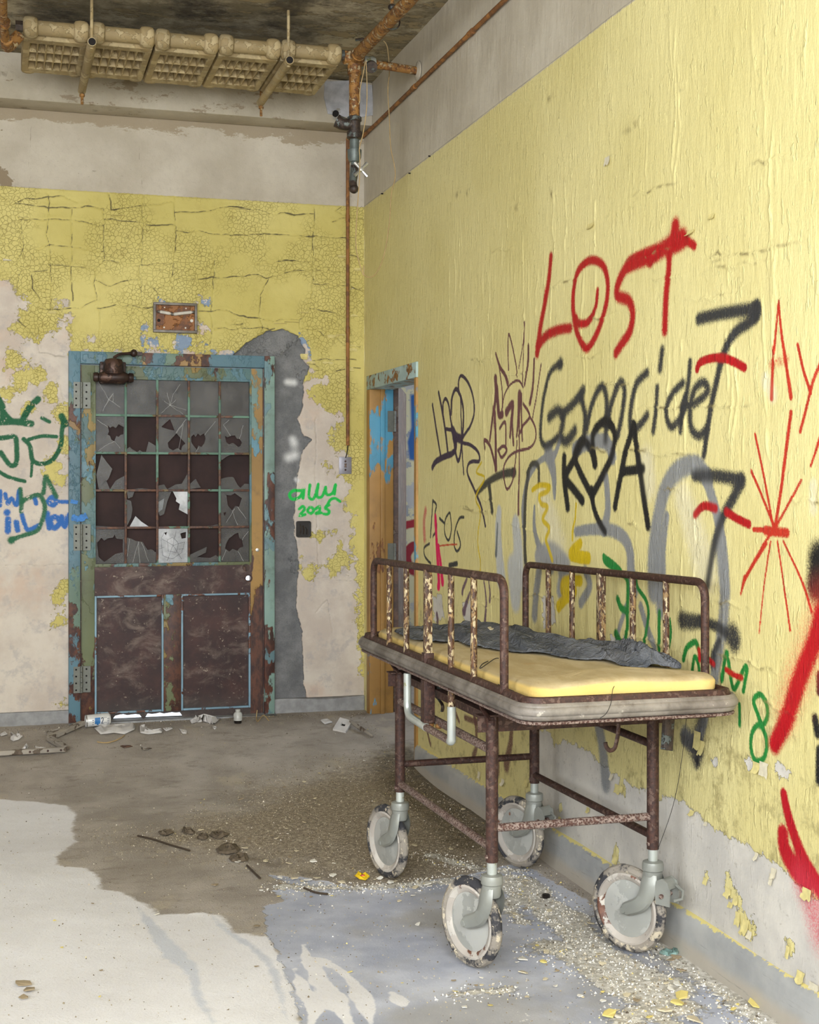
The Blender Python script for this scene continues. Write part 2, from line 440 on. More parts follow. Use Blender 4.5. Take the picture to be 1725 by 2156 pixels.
# black initials and heart
put(sp, cA, BLK, [(42, [(655, 1085), (656, 1180), (670, 1290)]), (40, [(732, 1022), (692, 1100), (662, 1168), (700, 1222), (732, 1265)]),
    (38, [(772, 1245), (720, 1140), (700, 1070), (732, 1012), (768, 1050), (782, 1110)]), (38, [(786, 1110), (776, 990), (828, 930), (866, 980), (858, 1065), (820, 1150), (782, 1225)]),
    ((36, 30), [(770, 1220), (778, 1290), (800, 1350), (826, 1395)]), (40, [(946, 950), (912, 1060), (890, 1170), (868, 1290)]), (40, [(946, 950), (966, 1090), (985, 1230), (1006, 1370)]), (36, [(900, 1142), (950, 1136), (985, 1130)])], 0.4, 0.97)
# red word
put(sp, cA, RED, [((34, 40), [(598, 240), (590, 330), (572, 440), (554, 540), (541, 645)]), ((40, 34), [(545, 615), (580, 572), (630, 548), (680, 540)]),
    (34, [(836, 340), (815, 275), (765, 255), (716, 295), (695, 370), (692, 460), (706, 550), (742, 622), (770, 605), (805, 530), (832, 430)], True), ((24, 36), [(795, 382), (786, 455), (755, 515), (716, 520), (704, 500)]),
    ((50, 44), [(1040, 225), (985, 240), (925, 275), (888, 335), (876, 400), (925, 425), (942, 480), (930, 555), (893, 612), (872, 645)]), ((54, 70), [(930, 272), (1020, 235), (1090, 195), (1150, 165)]),
    (60, [(1120, 110), (1115, 180), (1140, 170)]), (34, [(1150, 165), (1180, 180), (1200, 195)]), ((40, 44), [(1096, 190), (1092, 300), (1082, 400), (1076, 550)]), (40, [(1020, 240), (1015, 262)])], 0.55, 0.96)
put(sp, cA, RED, [(34, [(1212, 712), (1228, 682), (1290, 664), (1350, 674), (1410, 706)]), (34, [(1206, 1322), (1240, 1287), (1290, 1297)]), (34, [(1335, 1312), (1380, 1340), (1430, 1364)])], 0.3, 0.96)
# orange-red letters and star
put(sp, cA, ORA, [((13, 24), [(1555, 430), (1542, 560), (1530, 700), (1525, 835)]), ((13, 26), [(1555, 430), (1566, 560), (1590, 720), (1606, 830)]), (18, [(1634, 610), (1660, 720), (1690, 812)]), (20, [(1728, 690), (1700, 762), (1684, 825), (1664, 905), (1645, 975)]),
    ((26, 22), [(1606, 895), (1590, 1020), (1570, 1180), (1540, 1380)]), (15, [(1455, 985), (1490, 1150), (1532, 1370)]), (15, [(1440, 1140), (1482, 1240), (1535, 1370)]), (15, [(1650, 1180), (1590, 1290), (1540, 1380)]),
    ((19, 14), [(1728, 1000), (1710, 1060), (1690, 1118)]), (21, [(1450, 1385), (1500, 1388)]), (38, [(1500, 1390), (1590, 1400)]), (16, [(1530, 1390), (1480, 1470), (1415, 1590)])], 0.3, 0.9)
put(sp, cA, ORA, [(38, [(1522, 690), (1590, 672)])], 0.6, 0.45)
put(sp, cB, ORA, [((24, 43), [(1280, -20), (1180, 130), (1095, 270)]), ((50, 22), [(1090, 270), (1055, 410)]), ((24, 17), [(1310, -40), (1255, 330), (1212, 740)]), ((22, 26), [(1370, -40), (1430, 380), (1478, 720)]), ((22, 29), [(1420, -40), (1570, 280), (1660, 560)])], 0.3, 0.9)
# dark purple tag, mauve scribble
put(sp, cD, PUR, [(35, [(176, 570), (200, 720), (228, 900), (250, 1030)]), (54, [(176, 1140), (210, 1085), (290, 1040), (360, 1010), (388, 950), (378, 880)]), (40, [(232, 460), (268, 650), (298, 850), (316, 1010)]),
    (32, [(272, 640), (272, 560), (294, 515), (322, 570), (340, 700), (352, 790), (300, 790)]), (40, [(345, 650), (352, 510), (386, 428), (426, 480), (456, 620), (452, 800), (432, 1000), (410, 1080), (386, 1010), (368, 880), (350, 760)]),
    (32, [(415, 470), (412, 360), (438, 306), (500, 370), (545, 500), (555, 640), (520, 760), (462, 850), (442, 910), (520, 935), (590, 1000), (600, 1080), (540, 1085), (500, 1115), (495, 1200), (560, 1350), (620, 1500), (656, 1670)]),
    (26, [(430, 480), (440, 800), (446, 1000), (460, 1200)]), (81, [(360, 800), (390, 860), (430, 880)])], 0.25, 0.95)
put(sp, cD, MAU, [((78, 34), [(748, 330), (752, 480), (720, 700), (696, 895)]), ((31, 52), [(750, 105), (790, 230), (835, 300), (858, 375)]), (24, [(780, 220), (806, 420), (812, 560), (802, 640)]), (24, [(866, 250), (862, 60), (872, -70), (930, 180), (946, 315)]),
    (18, [(960, 240), (1000, 0), (1012, -180), (1000, 180), (994, 400)]), ((52, 34), [(1048, 40), (1042, 200), (1012, 390)]), ((39, 52), [(1100, 160), (1090, 400), (1062, 555)]), (22, [(1165, 200), (1130, 440), (1095, 640), (1085, 690)]),
    (22, [(802, 640), (830, 480), (890, 380), (960, 352), (1000, 412)]), (68, [(760, 420), (770, 560), (780, 660), (810, 660)]), (32, [(786, 785), (836, 730), (842, 930)]), ((78, 39), [(848, 640), (905, 560), (890, 740), (880, 860)]), (38, [(905, 600), (902, 760), (912, 930)]),
    ((91, 31), [(968, 480), (958, 680), (940, 860)]), (35, [(984, 480), (985, 700), (992, 890)]), (32, [(1000, 560), (1060, 670), (1000, 760), (960, 850)]), (27, [(1060, 680), (1108, 770), (1112, 880), (1060, 960), (930, 998), (850, 1070), (820, 1180), (850, 1335), (905, 1250), (930, 1060), (945, 900)]),
    ((23, 39), [(965, 700), (965, 1000), (962, 1250), (956, 1400), (956, 1560)]), (38, [(652, 965), (650, 892), (700, 950), (750, 1145)]), ((39, 65), [(742, 640), (750, 900), (752, 1150)]), (32, [(770, 985), (820, 945), (850, 985), (805, 1050), (775, 990)])], 0.25, 0.9)
put(sp, cH, (104, 78, 92), [((40, 60), [(495, 330), (460, 420), (450, 470)]), ((34, 90), [(525, 470), (480, 600), (465, 660)]), ((26, 70), [(665, 340), (690, 560), (680, 720), (678, 760)]), ((24, 50), [(715, 355), (728, 480), (725, 550)]), (60, [(190, 690), (200, 760)])], 0.35, 0.85)
put(sp, cG, (112, 74, 66), [((40, 26), [(770, 1060), (790, 1180), (820, 1260)]), ((30, 60), [(880, 1060), (930, 1240), (940, 1420), (920, 1500)]), (40, [(960, 1060), (1000, 1200), (1010, 1330)]), ((60, 90), [(1070, 1060), (1080, 1300), (1085, 1600)]), ((40, 110), [(1190, 1240), (1180, 1400), (1150, 1560)]), (30, [(590, 1300), (620, 1420)]), (40, [(860, 1230), (960, 1260), (1040, 1200)])], 0.4, 0.75)
# yellow, pink, small black figures, green
put(sp, cD, YEL, [(22, [(622, 1092), (574, 1185), (650, 1232), (585, 1360), (570, 1440), (612, 1540), (592, 1720), (590, 1850), (612, 2000), (608, 2120)]), (46, [(1085, 1345), (1150, 1302), (1240, 1312), (1215, 1360), (1150, 1395), (1165, 1470), (1222, 1500), (1180, 1610), (1240, 1690), (1210, 1790), (1232, 1870), (1266, 1980)]),
    (30, [(1482, 1470), (1474, 1600), (1452, 1700), (1450, 1800)]), (90, [(1520, 1830), (1450, 1890), (1440, 1940), (1580, 1960)])], 0.25, 0.92)
put(sp, cH, YEL, [((110, 120), [(1640, 350), (1480, 360), (1470, 460), (1580, 450), (1480, 540), (1420, 610)]), (120, [(1560, 90), (1640, 110), (1720, 120)])], 0.2, 0.95)
put(sp, cD, (204, 66, 84), [(70, [(115, 1530), (100, 1640), (106, 1790)])], 0.5, 0.6)
put(sp, cD, CHAR, [(26, [(182, 1440), (172, 1600), (160, 1770)]), (24, [(182, 1442), (214, 1480), (202, 1560), (216, 1680), (182, 1770)]), (26, [(242, 1602), (280, 1640)]), (24, [(330, 1552), (292, 1620), (290, 1740), (325, 1800), (350, 1700), (342, 1590)], True),
    (26, [(462, 1592), (420, 1605), (382, 1720), (376, 1850), (402, 1900), (432, 1840), (402, 1722)]), (24, [(150, 1832), (102, 1872), (110, 1950), (162, 2010)]), (44, [(330, 2030), (400, 2012)])], 0.35, 0.9)
put(sp, cD, (196, 70, 40), [(14, [(240, 1852), (320, 1842), (400, 1838)])], 0.3, 0.9)
put(sp, cD, PNK, [((60, 80), [(204, 1590), (214, 1800), (226, 2000), (236, 2180), (232, 2220)]), ((40, 80), [(232, 1850), (250, 2000), (268, 2180)])], 0.2, 0.96)
put(sp, cC, GRN, [(40, [(590, 98), (602, 135), (680, 190), (738, 240), (746, 330), (742, 460), (742, 560), (720, 660)]), (34, [(590, 98), (640, 132), (700, 188)]), (32, [(800, 240), (810, 300), (862, 380), (880, 470), (862, 600), (850, 670)]),
    (46, [(680, 372), (702, 430), (742, 452)]), (56, [(668, 600), (690, 650)]), (40, [(952, 462), (950, 560), (950, 700)]), (30, [(1018, 505), (1026, 600), (1010, 700)]),
    (40, [(1108, 765), (1130, 690), (1185, 652), (1202, 690)]), (34, [(1165, 840), (1180, 750), (1200, 780), (1212, 850)]), (36, [(1358, 900), (1386, 722), (1402, 800), (1420, 920), (1445, 950), (1502, 820), (1518, 835), (1496, 970)]), (34, [(1470, 1060), (1472, 1190)]),
    (38, [(1602, 992), (1562, 1032), (1588, 1120), (1618, 1188), (1652, 1130), (1642, 1040)], True), (38, [(1600, 1190), (1552, 1240), (1545, 1340), (1572, 1420), (1630, 1400), (1646, 1290)], True)], 0.3, 0.95)
put(sp, cC, (190, 24, 30), [(40, [(1208, 705), (1214, 765)]), (36, [(1275, 768), (1305, 795)]), (36, [(1385, 832), (1430, 862), (1485, 884)])], 0.3, 0.9)
# red sweeps at the right edge
put(sp, cB, (214, 60, 44), [((420, 330), [(1740, 640), (1640, 900), (1520, 1180), (1440, 1420)])], 0.75, 0.42)
put(sp, cB, (176, 10, 24), [((180, 170), [(1740, 600), (1690, 800), (1570, 1110), (1500, 1320), (1440, 1500), (1345, 1690)])], 0.4, 0.97)
put(sp, cE, (176, 10, 28), [((90, 150), [(935, 345), (962, 480), (1012, 650), (1080, 830), (1170, 1000), (1230, 1100)]), ((140, 190), [(930, 660), (945, 780), (1010, 900), (1110, 1010)])], 0.3, 0.96)
put(sp, cE, (210, 60, 80), [((240, 330), [(1080, 1050), (1160, 1220), (1230, 1420)])], 0.7, 0.5)

def Rp(pts): return [tuple(on_x(px, py, XW).yz) for px, py in pts]
A_, C_ = np.meshgrid(gy, gz, indexing='ij')
bare = poly_sdf(A_, C_, Rp([(1124, 1530), (1160, 1545), (1166, 1572), (1185, 1560), (1208, 1568), (1241, 1583), (1263, 1606), (1287, 1626), (1328, 1654), (1346, 1665), (1366, 1662), (1389, 1685), (1409, 1677), (1443, 1688), (1453, 1700), (1488, 1730), (1534, 1762), (1560, 1770), (1592, 1794), (1622, 1812), (1648, 1828), (1667, 1850), (1760, 1925)])+[(2.6, 0.44), (2.6, -0.1), tuple(on_x(1124, 1900, XW).yz)])
for poly in ([(1625, 1622), (1640, 1605), (1665, 1625), (1668, 1634), (1650, 1638)], [(1568, 1604), (1580, 1596), (1588, 1612), (1576, 1618)], [(1500, 1600), (1512, 1604), (1508, 1612)], [(1285, 1340), (1330, 1345), (1310, 1400)], [(975, 1270), (1000, 1260), (1005, 1320), (980, 1330)], [(910, 1255), (930, 1250), (935, 1300), (915, 1310)], [(1140, 1260), (1165, 1255), (1170, 1310), (1145, 1320)]):
    bare = np.maximum(bare, poly_sdf(A_, C_, Rp(poly)))
# flakes of yellow left on the bare plaster
for px, py, r in ((1552, 1893, .018), (1540, 1876, .020), (1572, 1946, .022), (1488, 1848, .010), (1558, 1930, .014), (1662, 1994, .015), (1310, 1655, .02), (1298, 1802, .02), (1180, 1700, .012), (1535, 1868, .02), (1578, 1950, .02), (1620, 1800, .008)):
    y0, z0 = on_x(px, py, XW).yz
    bare = np.minimum(bare, np.hypot((A_-y0)*0.8, (C_-z0)*0.7)-r)
bare = np.clip(bare, -0.25, 0.25)
# ridges and cracks in the paint film
ridge = np.zeros_like(A_)
for i in range(120):
    y0 = random.uniform(3.05, 7.4); z0 = random.uniform(0.7, 2.6); L = random.uniform(0.08, 0.55)
    wob = 0.030*(fbm(C_[0]*7+i*13, np.full(C_.shape[1], i*3.1), 3)-0.5)*2
    ln = y0+wob
    fade = sstep(C_[0], z0, z0+0.06)*(1-sstep(C_[0], z0+L-0.06, z0+L))*sstep(vnoise(C_[0]*16+i*7, np.full(C_.shape[1], i*1.7)), 0.2, 0.6)
    i0, i1 = np.searchsorted(gy, (y0-0.06, y0+0.06))
    ridge[i0:i1] = np.maximum(ridge[i0:i1], random.uniform(0.35, 1)*fade[None]*np.exp(-((A_[i0:i1]-ln[None])/0.0048)**2))
crackR = np.zeros_like(A_)
for i in range(46):
    z0 = random.uniform(0.75, 2.95); y0 = random.uniform(3.05, 5.9); L = random.uniform(0.12, 0.6)
    ya = np.linspace(0, L, 9); pts = [(y0+t, z0+0.05*t+0.02*(random.random()-0.5)) for t in ya]
    i0, i1 = np.searchsorted(gy, (y0-0.03, y0+L+0.03)); j0, j1 = np.searchsorted(gz, (z0-0.06, z0+0.1))
    if i1-i0 < 2 or j1-j0 < 2: continue
    d, t = seg_dist(A_[i0:i1, j0:j1], C_[i0:i1, j0:j1], pts)
    lip = np.exp(-(d/0.004)**2)*np.sin(np.pi*t)
    crackR[i0:i1, j0:j1] = np.maximum(crackR[i0:i1, j0:j1], lip)
DY0, DY1, DZ = 6.80, 7.745, 2.055   # doorway in the right wall
def pos_r(A, C):
    und = 0.004*(fbm(A*1.6, C*1.6, 3)-0.5)
    fine = 0.0018*(fbm(A*45, C*14, 3)-0.5)*(bare < 0)
    return np.stack([XW-und-fine-0.0042*ridge*(bare < 0)-0.004*crackR*(bare < 0)+0.0015*(bare > 0), A, C], -1)
t = NT('yellow_painted_plaster')
px_, py_, pz_ = t.xyz()
e1 = t.noise(26, 7, 0.68); bare_f = t.m('ADD', t.attr('bare').outputs['Fac'], t.m('MULTIPLY', t.m('SUBTRACT', e1, 0.5), 0.10))
mb = t.step(bare_f, -0.0015, 0.0015)
specks = t.step(t.noise(19, 5, 0.75, off=5), 0.735, 0.745)
yel = t.mix(t.step(t.noise(1.6, 3), 0.3, 0.7), lin((214, 202, 138)), lin((224, 213, 152)))
yel = t.mix(t.m('MULTIPLY', t.step(t.noise(9, 6, 0.7, off=2), 0.55, 0.8), 0.25), yel, lin((192, 178, 118)))
yel = t.mix(specks, yel, lin((205, 196, 168)))
low = t.step(pz_, 1.02, 0.72)
yel = t.mix(t.m('MULTIPLY', low, t.step(t.noise(13, 7, 0.75, off=12), 0.5, 0.66)), yel, lin((178, 166, 112)))
pla = t.mix(t.step(t.noise(5, 6, 0.65), 0.35, 0.68), lin((196, 192, 184)), lin((216, 211, 200)))
pla = t.mix(t.m('MULTIPLY', t.step(t.noise(60, 3), 0.62, 0.7), 0.35), pla, lin((150, 142, 128)))
col, sf = t.spray_over(t.mix(mb, yel, pla), 3.4, t.m('SUBTRACT', 1.0, t.m('MULTIPLY', specks, 0.85)))
col = t.mix(t.m('MULTIPLY', t.attr('crack').outputs['Fac'], t.step(t.noise(15, 3), 0.5, 0.62)), col, lin((140, 126, 82)))
top = t.step(t.m('ADD', pz_, t.m('MULTIPLY', t.noise(30, 4), 0.012)), ZP+0.004, ZP+0.008)
whi = t.mix(t.step(t.noise(2.5, 6, 0.6), 0.35, 0.7), lin((184, 175, 156)), lin((204, 196, 178)))
whi = t.mix(t.m('MULTIPLY', t.step(t.noise(14, 6, 0.7, t.sc(t.oc, 1, 2.5, 0.35)), 0.52, 0.75), 0.5), whi, lin((160, 148, 126)))
col = t.mix(top, col, whi)
grim = t.m('MULTIPLY', t.step(t.noise(34, 5, 0.75, off=31), 0.63, 0.74), 0.16)
col = t.mix(grim, col, lin((120, 104, 70)))
h = t.m('ADD', t.m('MULTIPLY', t.noise(120, 3, 0.6), 0.5), t.m('MULTIPLY', t.noise(60, 4, 0.7, t.sc(t.oc, 1, 1, 0.22)), 1.4))
h = t.m('ADD', h, t.m('MULTIPLY', t.step(t.noise(42, 3, 0.6, t.sc(t.oc, 1, 1, 0.3), off=8), 0.6, 0.66), 0.8))
h = t.m('MULTIPLY', h, t.m('SUBTRACT', 1.0, t.m('MULTIPLY', t.m('MAXIMUM', mb, t.step(pz_, ZP+0.003, ZP+0.008)), 0.75)))
h = t.m('SUBTRACT', h, t.m('MULTIPLY', mb, 1.6))
t.bump(h, 0.0022, 1.0)
M_rw = t.fin(col, 0.55, 0, 0.35)
wr = grid_mesh('wall_right', gy, gz, pos_r, M_rw, {'bare': bare, 'crack': crackR}, sp, hole=lambda a, b: (a > DY0) & (a < DY1) & (b < DZ))
tag(wr, 'yellow painted right wall covered with red black and green graffiti', 'wall', kind='structure')

# ---- back wall ------------------------------------------------------------------------------
gx = np.concatenate([np.linspace(-3.2, -0.40, 8), np.arange(-0.36, XW-0.003, 0.005), [XW]])
gzb = np.concatenate([np.arange(0, 3.16, 0.005), np.linspace(3.17, ZC, 30)])
sb = Spray(gx, gzb)
cL, cM = crop_b(0, 780, 5.39), crop_b(560, 700, 3.9925)
DGR, BLU, LGR = (24, 92, 58), (44, 104, 178), (28, 190, 78)
put(sb, cL, DGR, [(62, [(-40, 300), (20, 400), (40, 560)]), (64, [(-30, 590), (150, 580), (350, 604)]), (40, [(60, 490), (130, 570)]), (60, [(262, 556), (330, 430), (432, 325)]), (36, [(480, 540), (560, 582)]), (60, [(700, 520), (742, 610)]),
    (46, [(-40, 770), (60, 762), (170, 755), (190, 900), (185, 1050), (120, 1078), (55, 1000), (10, 930)]), (42, [(270, 780), (340, 860), (372, 1020), (480, 1060), (600, 1010), (690, 850), (702, 700), (722, 570)]), (34, [(330, 782), (480, 745), (640, 752)]), (26, [(362, 1050), (360, 1120), (352, 1200)]),
    (36, [(-40, 1130), (100, 1210), (280, 1258)])], 0.3, 0.93)
put(sb, cL, BLU, [(36, [(60, 1400), (90, 1512), (130, 1450), (188, 1530), (212, 1370)]), (40, [(0, 1370), (0, 1530)]), (46, [(590, 1440), (550, 1490), (600, 1530), (640, 1490)], True), (36, [(670, 1490), (770, 1492)]), (40, [(395, 1450), (410, 1510)]),
    (62, [(80, 1612)]), (56, [(90, 1690), (90, 1825)]), (50, [(185, 1720), (200, 1812)]), (42, [(250, 1640), (310, 1805), (430, 1760)]), (46, [(540, 1620), (545, 1700), (560, 1790)]), (50, [(620, 1660), (570, 1720), (620, 1790), (680, 1720)], True), (46, [(700, 1660), (735, 1770), (775, 1640)])], 0.35, 0.9)
put(sb, cL, (34, 100, 66), [(42, [(492, 1390), (520, 1205), (570, 1300), (640, 1432)]), (40, [(230, 1345), (242, 1480), (240, 1600)]), (42, [(250, 1485), (340, 1440), (440, 1415), (500, 1500), (508, 1590), (470, 1730), (410, 1825), (280, 1868), (130, 1920)]), (70, [(130, 1925)])], 0.4, 0.85)
put(sb, cM, LGR, [(22, [(292, 1330), (235, 1330), (202, 1365), (228, 1402), (288, 1380), (318, 1312), (312, 1392)]), (20, [(370, 1282), (362, 1380), (400, 1398), (436, 1300)]), (20, [(440, 1275), (430, 1376), (470, 1380), (500, 1310)]), (20, [(502, 1300), (512, 1362), (560, 1350), (584, 1282)]), (20, [(586, 1282), (576, 1360)]),
    (20, [(500, 1480), (540, 1410), (580, 1395), (622, 1420)]), (20, [(280, 1484), (310, 1462), (322, 1490), (282, 1540), (330, 1530)]), (20, [(372, 1468), (350, 1500), (380, 1522), (402, 1490)], True), (20, [(420, 1482), (450, 1462), (450, 1500), (420, 1522), (466, 1516)]), (20, [(532, 1450), (500, 1470), (532, 1502), (520, 1526), (488, 1526)])], 0.3, 0.95)
put(sb, cM, (228, 228, 226), [(30, [(185, 415), (240, 420)]), (36, [(230, 900), (240, 930)]), (40, [(195, 1050), (245, 1030)]), (18, [(258, 1234), (268, 1248)])], 1.6, 0.75)
def Bp(pts): return [tuple(on_y(px, py, YB).xz) for px, py in pts]
A_, C_ = np.meshgrid(gx, gzb, indexing='ij')
conc = poly_sdf(A_, C_, Bp([(480, 760), (497, 742), (512, 728), (535, 712), (560, 698), (600, 693), (628, 708), (643, 735), (640, 760), (652, 772), (640, 800), (637, 860), (627, 885), (640, 918), (656, 925), (638, 950), (627, 1000), (624, 1040), (619, 1090), (622, 1130), (629, 1170), (624, 1280), (636, 1330), (639, 1390), (640, 1440), (650, 1485), (655, 1530), (560, 1540), (560, 760)]))
conc = np.clip(np.maximum(conc, -(C_-0.20)*0.6-0.0 + 0*C_), -0.3, 0.3)   # bare concrete skirting along the floor
# how much yellow paint is left: signed distance to the edge of the painted area
yedge = Bp([(-80, 560), (20, 600), (60, 640), (20, 690), (60, 720), (110, 700), (140, 660), (150, 745), (300, 742), (600, 742), (640, 700), (660, 790), (690, 800), (655, 830), (700, 870), (720, 880), (690, 920), (705, 950), (730, 960), (712, 1000), (738, 1030), (720, 1060), (745, 1085), (740, 1140), (752, 1200), (752, 1330), (760, 1420), (800, 1420)])
yel_sd = poly_sdf(A_, C_, yedge+[(2.3, 3.6), (-0.6, 3.6)])
for px, py, r in ((30, 760, .05), (75, 790, .06), (110, 830, .05), (130, 870, .05), (60, 860, .03), (110, 985, .055), (125, 1010, .04), (135, 1240, .04), (118, 1265, .03), (125, 1305, .035), (130, 1485, .02), (672, 1130, .03), (700, 1120, .02), (715, 1140, .02), (700, 1190, .05), (650, 1205, .04), (720, 1180, .05), (640, 790, .03), (672, 830, .05), (45, 800, .05), (140, 940, .04), (15, 830, .03), (690, 980, .02), (625, 1190, .03), (745, 1160, .04)):
    x0, z0 = on_y(px, py, YB).xz; yel_sd = np.maximum(yel_sd, r-np.hypot(A_-x0, (C_-z0)*0.9))
for px, py, r in ((305, 715, .03), (325, 725, .03), (428, 635, .025), (425, 690, .03), (305, 690, .02), (420, 725, .02), (195, 715, .02), (135, 640, .03), (385, 720, .05), (345, 640, .02)):
    x0, z0 = on_y(px, py, YB).xz; yel_sd = np.minimum(yel_sd, np.hypot(A_-x0, C_-z0)-r*0.95)
yel_sd = np.clip(yel_sd, -0.3, 0.3)
cracks = [  # main cracks of the back wall, traced in a crop (scale 2.2115, rows from 380)
 [(0, 75), (60, 110), (230, 70), (300, 75), (360, 100)], [(20, 110), (110, 115), (200, 120), (320, 130), (390, 115), (480, 130)], [(230, 60), (225, 120), (225, 180), (220, 250), (225, 320), (235, 400), (240, 520), (235, 600)],
 [(100, 180), (200, 185), (330, 180), (480, 210)], [(70, 160), (105, 190), (105, 320), (80, 360), (110, 420), (85, 450), (80, 520), (95, 560)], [(170, 320), (225, 300), (340, 312), (480, 330)], [(335, 130), (335, 310), (332, 440), (340, 560)],
 [(0, 365), (50, 380), (100, 400), (145, 430), (220, 415)], [(0, 435), (90, 440)], [(145, 430), (155, 500), (190, 560)], [(225, 390), (330, 400), (445, 410)], [(445, 410), (480, 378), (560, 380), (600, 392), (650, 392), (740, 385), (800, 385)],
 [(445, 410), (442, 480), (445, 560), (380, 590), (240, 605), (180, 590)], [(445, 465), (520, 485), (570, 470), (650, 465), (700, 490), (735, 500), (745, 490), (800, 485)], [(652, 390), (655, 450), (660, 580)], [(510, 60), (515, 130), (590, 120), (680, 112), (810, 100)],
 [(480, 130), (485, 370)], [(480, 180), (590, 185), (680, 200), (812, 208)], [(668, 70), (665, 330), (660, 400)], [(812, 50), (815, 380), (800, 490), (805, 560)], [(815, 150), (930, 140), (1030, 128), (1110, 122), (1170, 135), (1250, 152), (1380, 158), (1460, 155)],
 [(815, 235), (930, 240), (1040, 250), (1150, 252), (1300, 250), (1460, 262)], [(1200, 385), (1340, 378), (1460, 375)], [(815, 462), (930, 458), (1040, 450), (1140, 445), (1210, 435), (1240, 455), (1340, 430), (1460, 415)], [(1460, 130), (1455, 380), (1450, 490), (1445, 600)],
 [(1250, 455), (1215, 540), (1210, 640), (1220, 720)], [(1000, 370), (995, 480), (985, 600), (985, 780)], [(920, 605), (1050, 610), (1130, 632), (1210, 642), (1270, 650)], [(1270, 650), (1340, 648), (1400, 640), (1445, 600), (1520, 605), (1580, 625), (1660, 630)],
 [(450, 600), (540, 580), (650, 590), (715, 588)], [(1460, 415), (1530, 415), (1600, 428)], [(1455, 480), (1530, 475), (1580, 490), (1680, 510)], [(1580, 345), (1650, 350), (1680, 370)], [(1400, 690), (1470, 690), (1500, 720), (1560, 720), (1600, 760), (1680, 775)],
 [(990, 690), (1150, 690), (1200, 685), (1280, 690)], [(1050, 665), (1130, 668)], [(1445, 850), (1500, 835), (1590, 832), (1660, 835)], [(1450, 860), (1520, 885), (1570, 890), (1620, 870), (1680, 875)], [(460, 600), (465, 750)], [(75, 640), (165, 740), (180, 800), (310, 820)],
 [(240, 605), (330, 650), (345, 760), (335, 790)], [(715, 500), (735, 530), (780, 530)], [(1545, 190), (1600, 170), (1690, 175)], [(1600, 120), (1560, 140), (1590, 155)], [(1460, 262), (1540, 265), (1690, 270)], [(1390, 640), (1400, 690)]]
crk = np.full(A_.shape, 0.06)
lipb = np.zeros_like(A_)
def add_crack(pts, wide=1.0):
    global crk, lipb
    fine = []
    for k in range(len(pts)-1):                      # jagged
        (a0, b0), (a1, b1) = pts[k], pts[k+1]; n = max(2, int(math.hypot(a1-a0, b1-b0)/0.02))
        for q in range(n):
            a, b = a0+(a1-a0)*q/n, b0+(b1-b0)*q/n
            fine.append((a+0.03*(float(fbm(np.array(a*14), np.array(b*14), 3))-0.5)+random.uniform(-.002, .002), b+0.03*(float(fbm(np.array(a*14+40), np.array(b*14), 3))-0.5)+random.uniform(-.002, .002)))
    fine.append(pts[-1])
    pa = [p[0] for p in fine]; pb = [p[1] for p in fine]
    i0, i1 = np.searchsorted(gx, (min(pa)-.06, max(pa)+.06)); j0, j1 = np.searchsorted(gzb, (min(pb)-.06, max(pb)+.06))
    if i1-i0 < 2 or j1-j0 < 2: return
    d, tt = seg_dist(A_[i0:i1, j0:j1], C_[i0:i1, j0:j1], fine)
    crk[i0:i1, j0:j1] = np.minimum(crk[i0:i1, j0:j1], d/wide)
    horiz = abs(pa[-1]-pa[0]) > abs(pb[-1]-pb[0])
    amp = (0.0065 if horiz else 0.003)*wide*np.sin(np.pi*np.clip(tt, 0.02, 0.98))*(0.4+0.6*vnoise(A_[i0:i1, j0:j1]*9, C_[i0:i1, j0:j1]*9))
    lipb[i0:i1, j0:j1] = np.maximum(lipb[i0:i1, j0:j1], amp*np.exp(-d/0.013))
for c in cracks: add_crack(Bp([(x/2.2115, 380+y/2.2115) for x, y in c]), 1.25 if any(abs(p[0]-q[0]) > 90 for p, q in zip(c, c[1:])) else 0.9)
for c in ([(70, 130), (66, 300), (60, 390)], [(290, 300), (300, 390), (305, 408)], [(235, 290), (236, 390), (234, 405)], [(95, 330), (180, 372), (270, 370)], [(660, 360), (690, 380), (735, 400)], [(670, 1190), (668, 1130), (666, 1000), (664, 940), (666, 880)], [(700, 1330), (690, 1260), (665, 1290)], [(40, 1040), (140, 1040)], [(40, 850), (150, 855)], [(10, 1190), (140, 1190)], [(655, 1215), (740, 1225)], [(300, 350), (250, 360), (180, 355)]):
    add_crack(Bp(c), 0.6)
DX0, DX1, DZB, DZT = 0.40, 1.46, 0.12, 2.155          # opening of the glazed door in the back wall
def pos_b(A, C):
    und = 0.006*(fbm(A*1.3, C*1.3, 3)-0.5)
    paint = 0.0035*sstep(yel_sd+(fbm(A*30, C*30, 3)-0.5)*0.06, -0.004, 0.004)*(C < ZP)
    fine = 0.0015*(fbm(A*40, C*40, 3)-0.5)
    return np.stack([A, YB-und-fine-paint-lipb*(C < ZP)+0.012*sstep(conc, -0.006, 0.006)+0.006*np.exp(-(crk/0.004)**2)*(C < ZP), C], -1)
t = NT('crazed_yellow_plaster')
px_, py_, pz_ = t.xyz()
e1 = t.noise(30, 7, 0.7)
jit = t.m('MULTIPLY', t.m('SUBTRACT', t.noise(17, 7, 0.72), 0.5), 0.24)
ysd = t.m('ADD', t.attr('yellow').outputs['Fac'], jit)
csd = t.m('ADD', t.attr('concrete').outputs['Fac'], t.m('MULTIPLY', t.m('SUBTRACT', t.noise(22, 6, 0.65, off=4), 0.5), 0.035))
yel = t.mix(t.step(t.noise(2.2, 4), 0.3, 0.7), lin((196, 182, 104)), lin((212, 199, 124)))
yel = t.mix(t.m('MULTIPLY', t.step(t.noise(8, 6, 0.7, off=2), 0.5, 0.8), 0.4), yel, lin((168, 150, 84)))
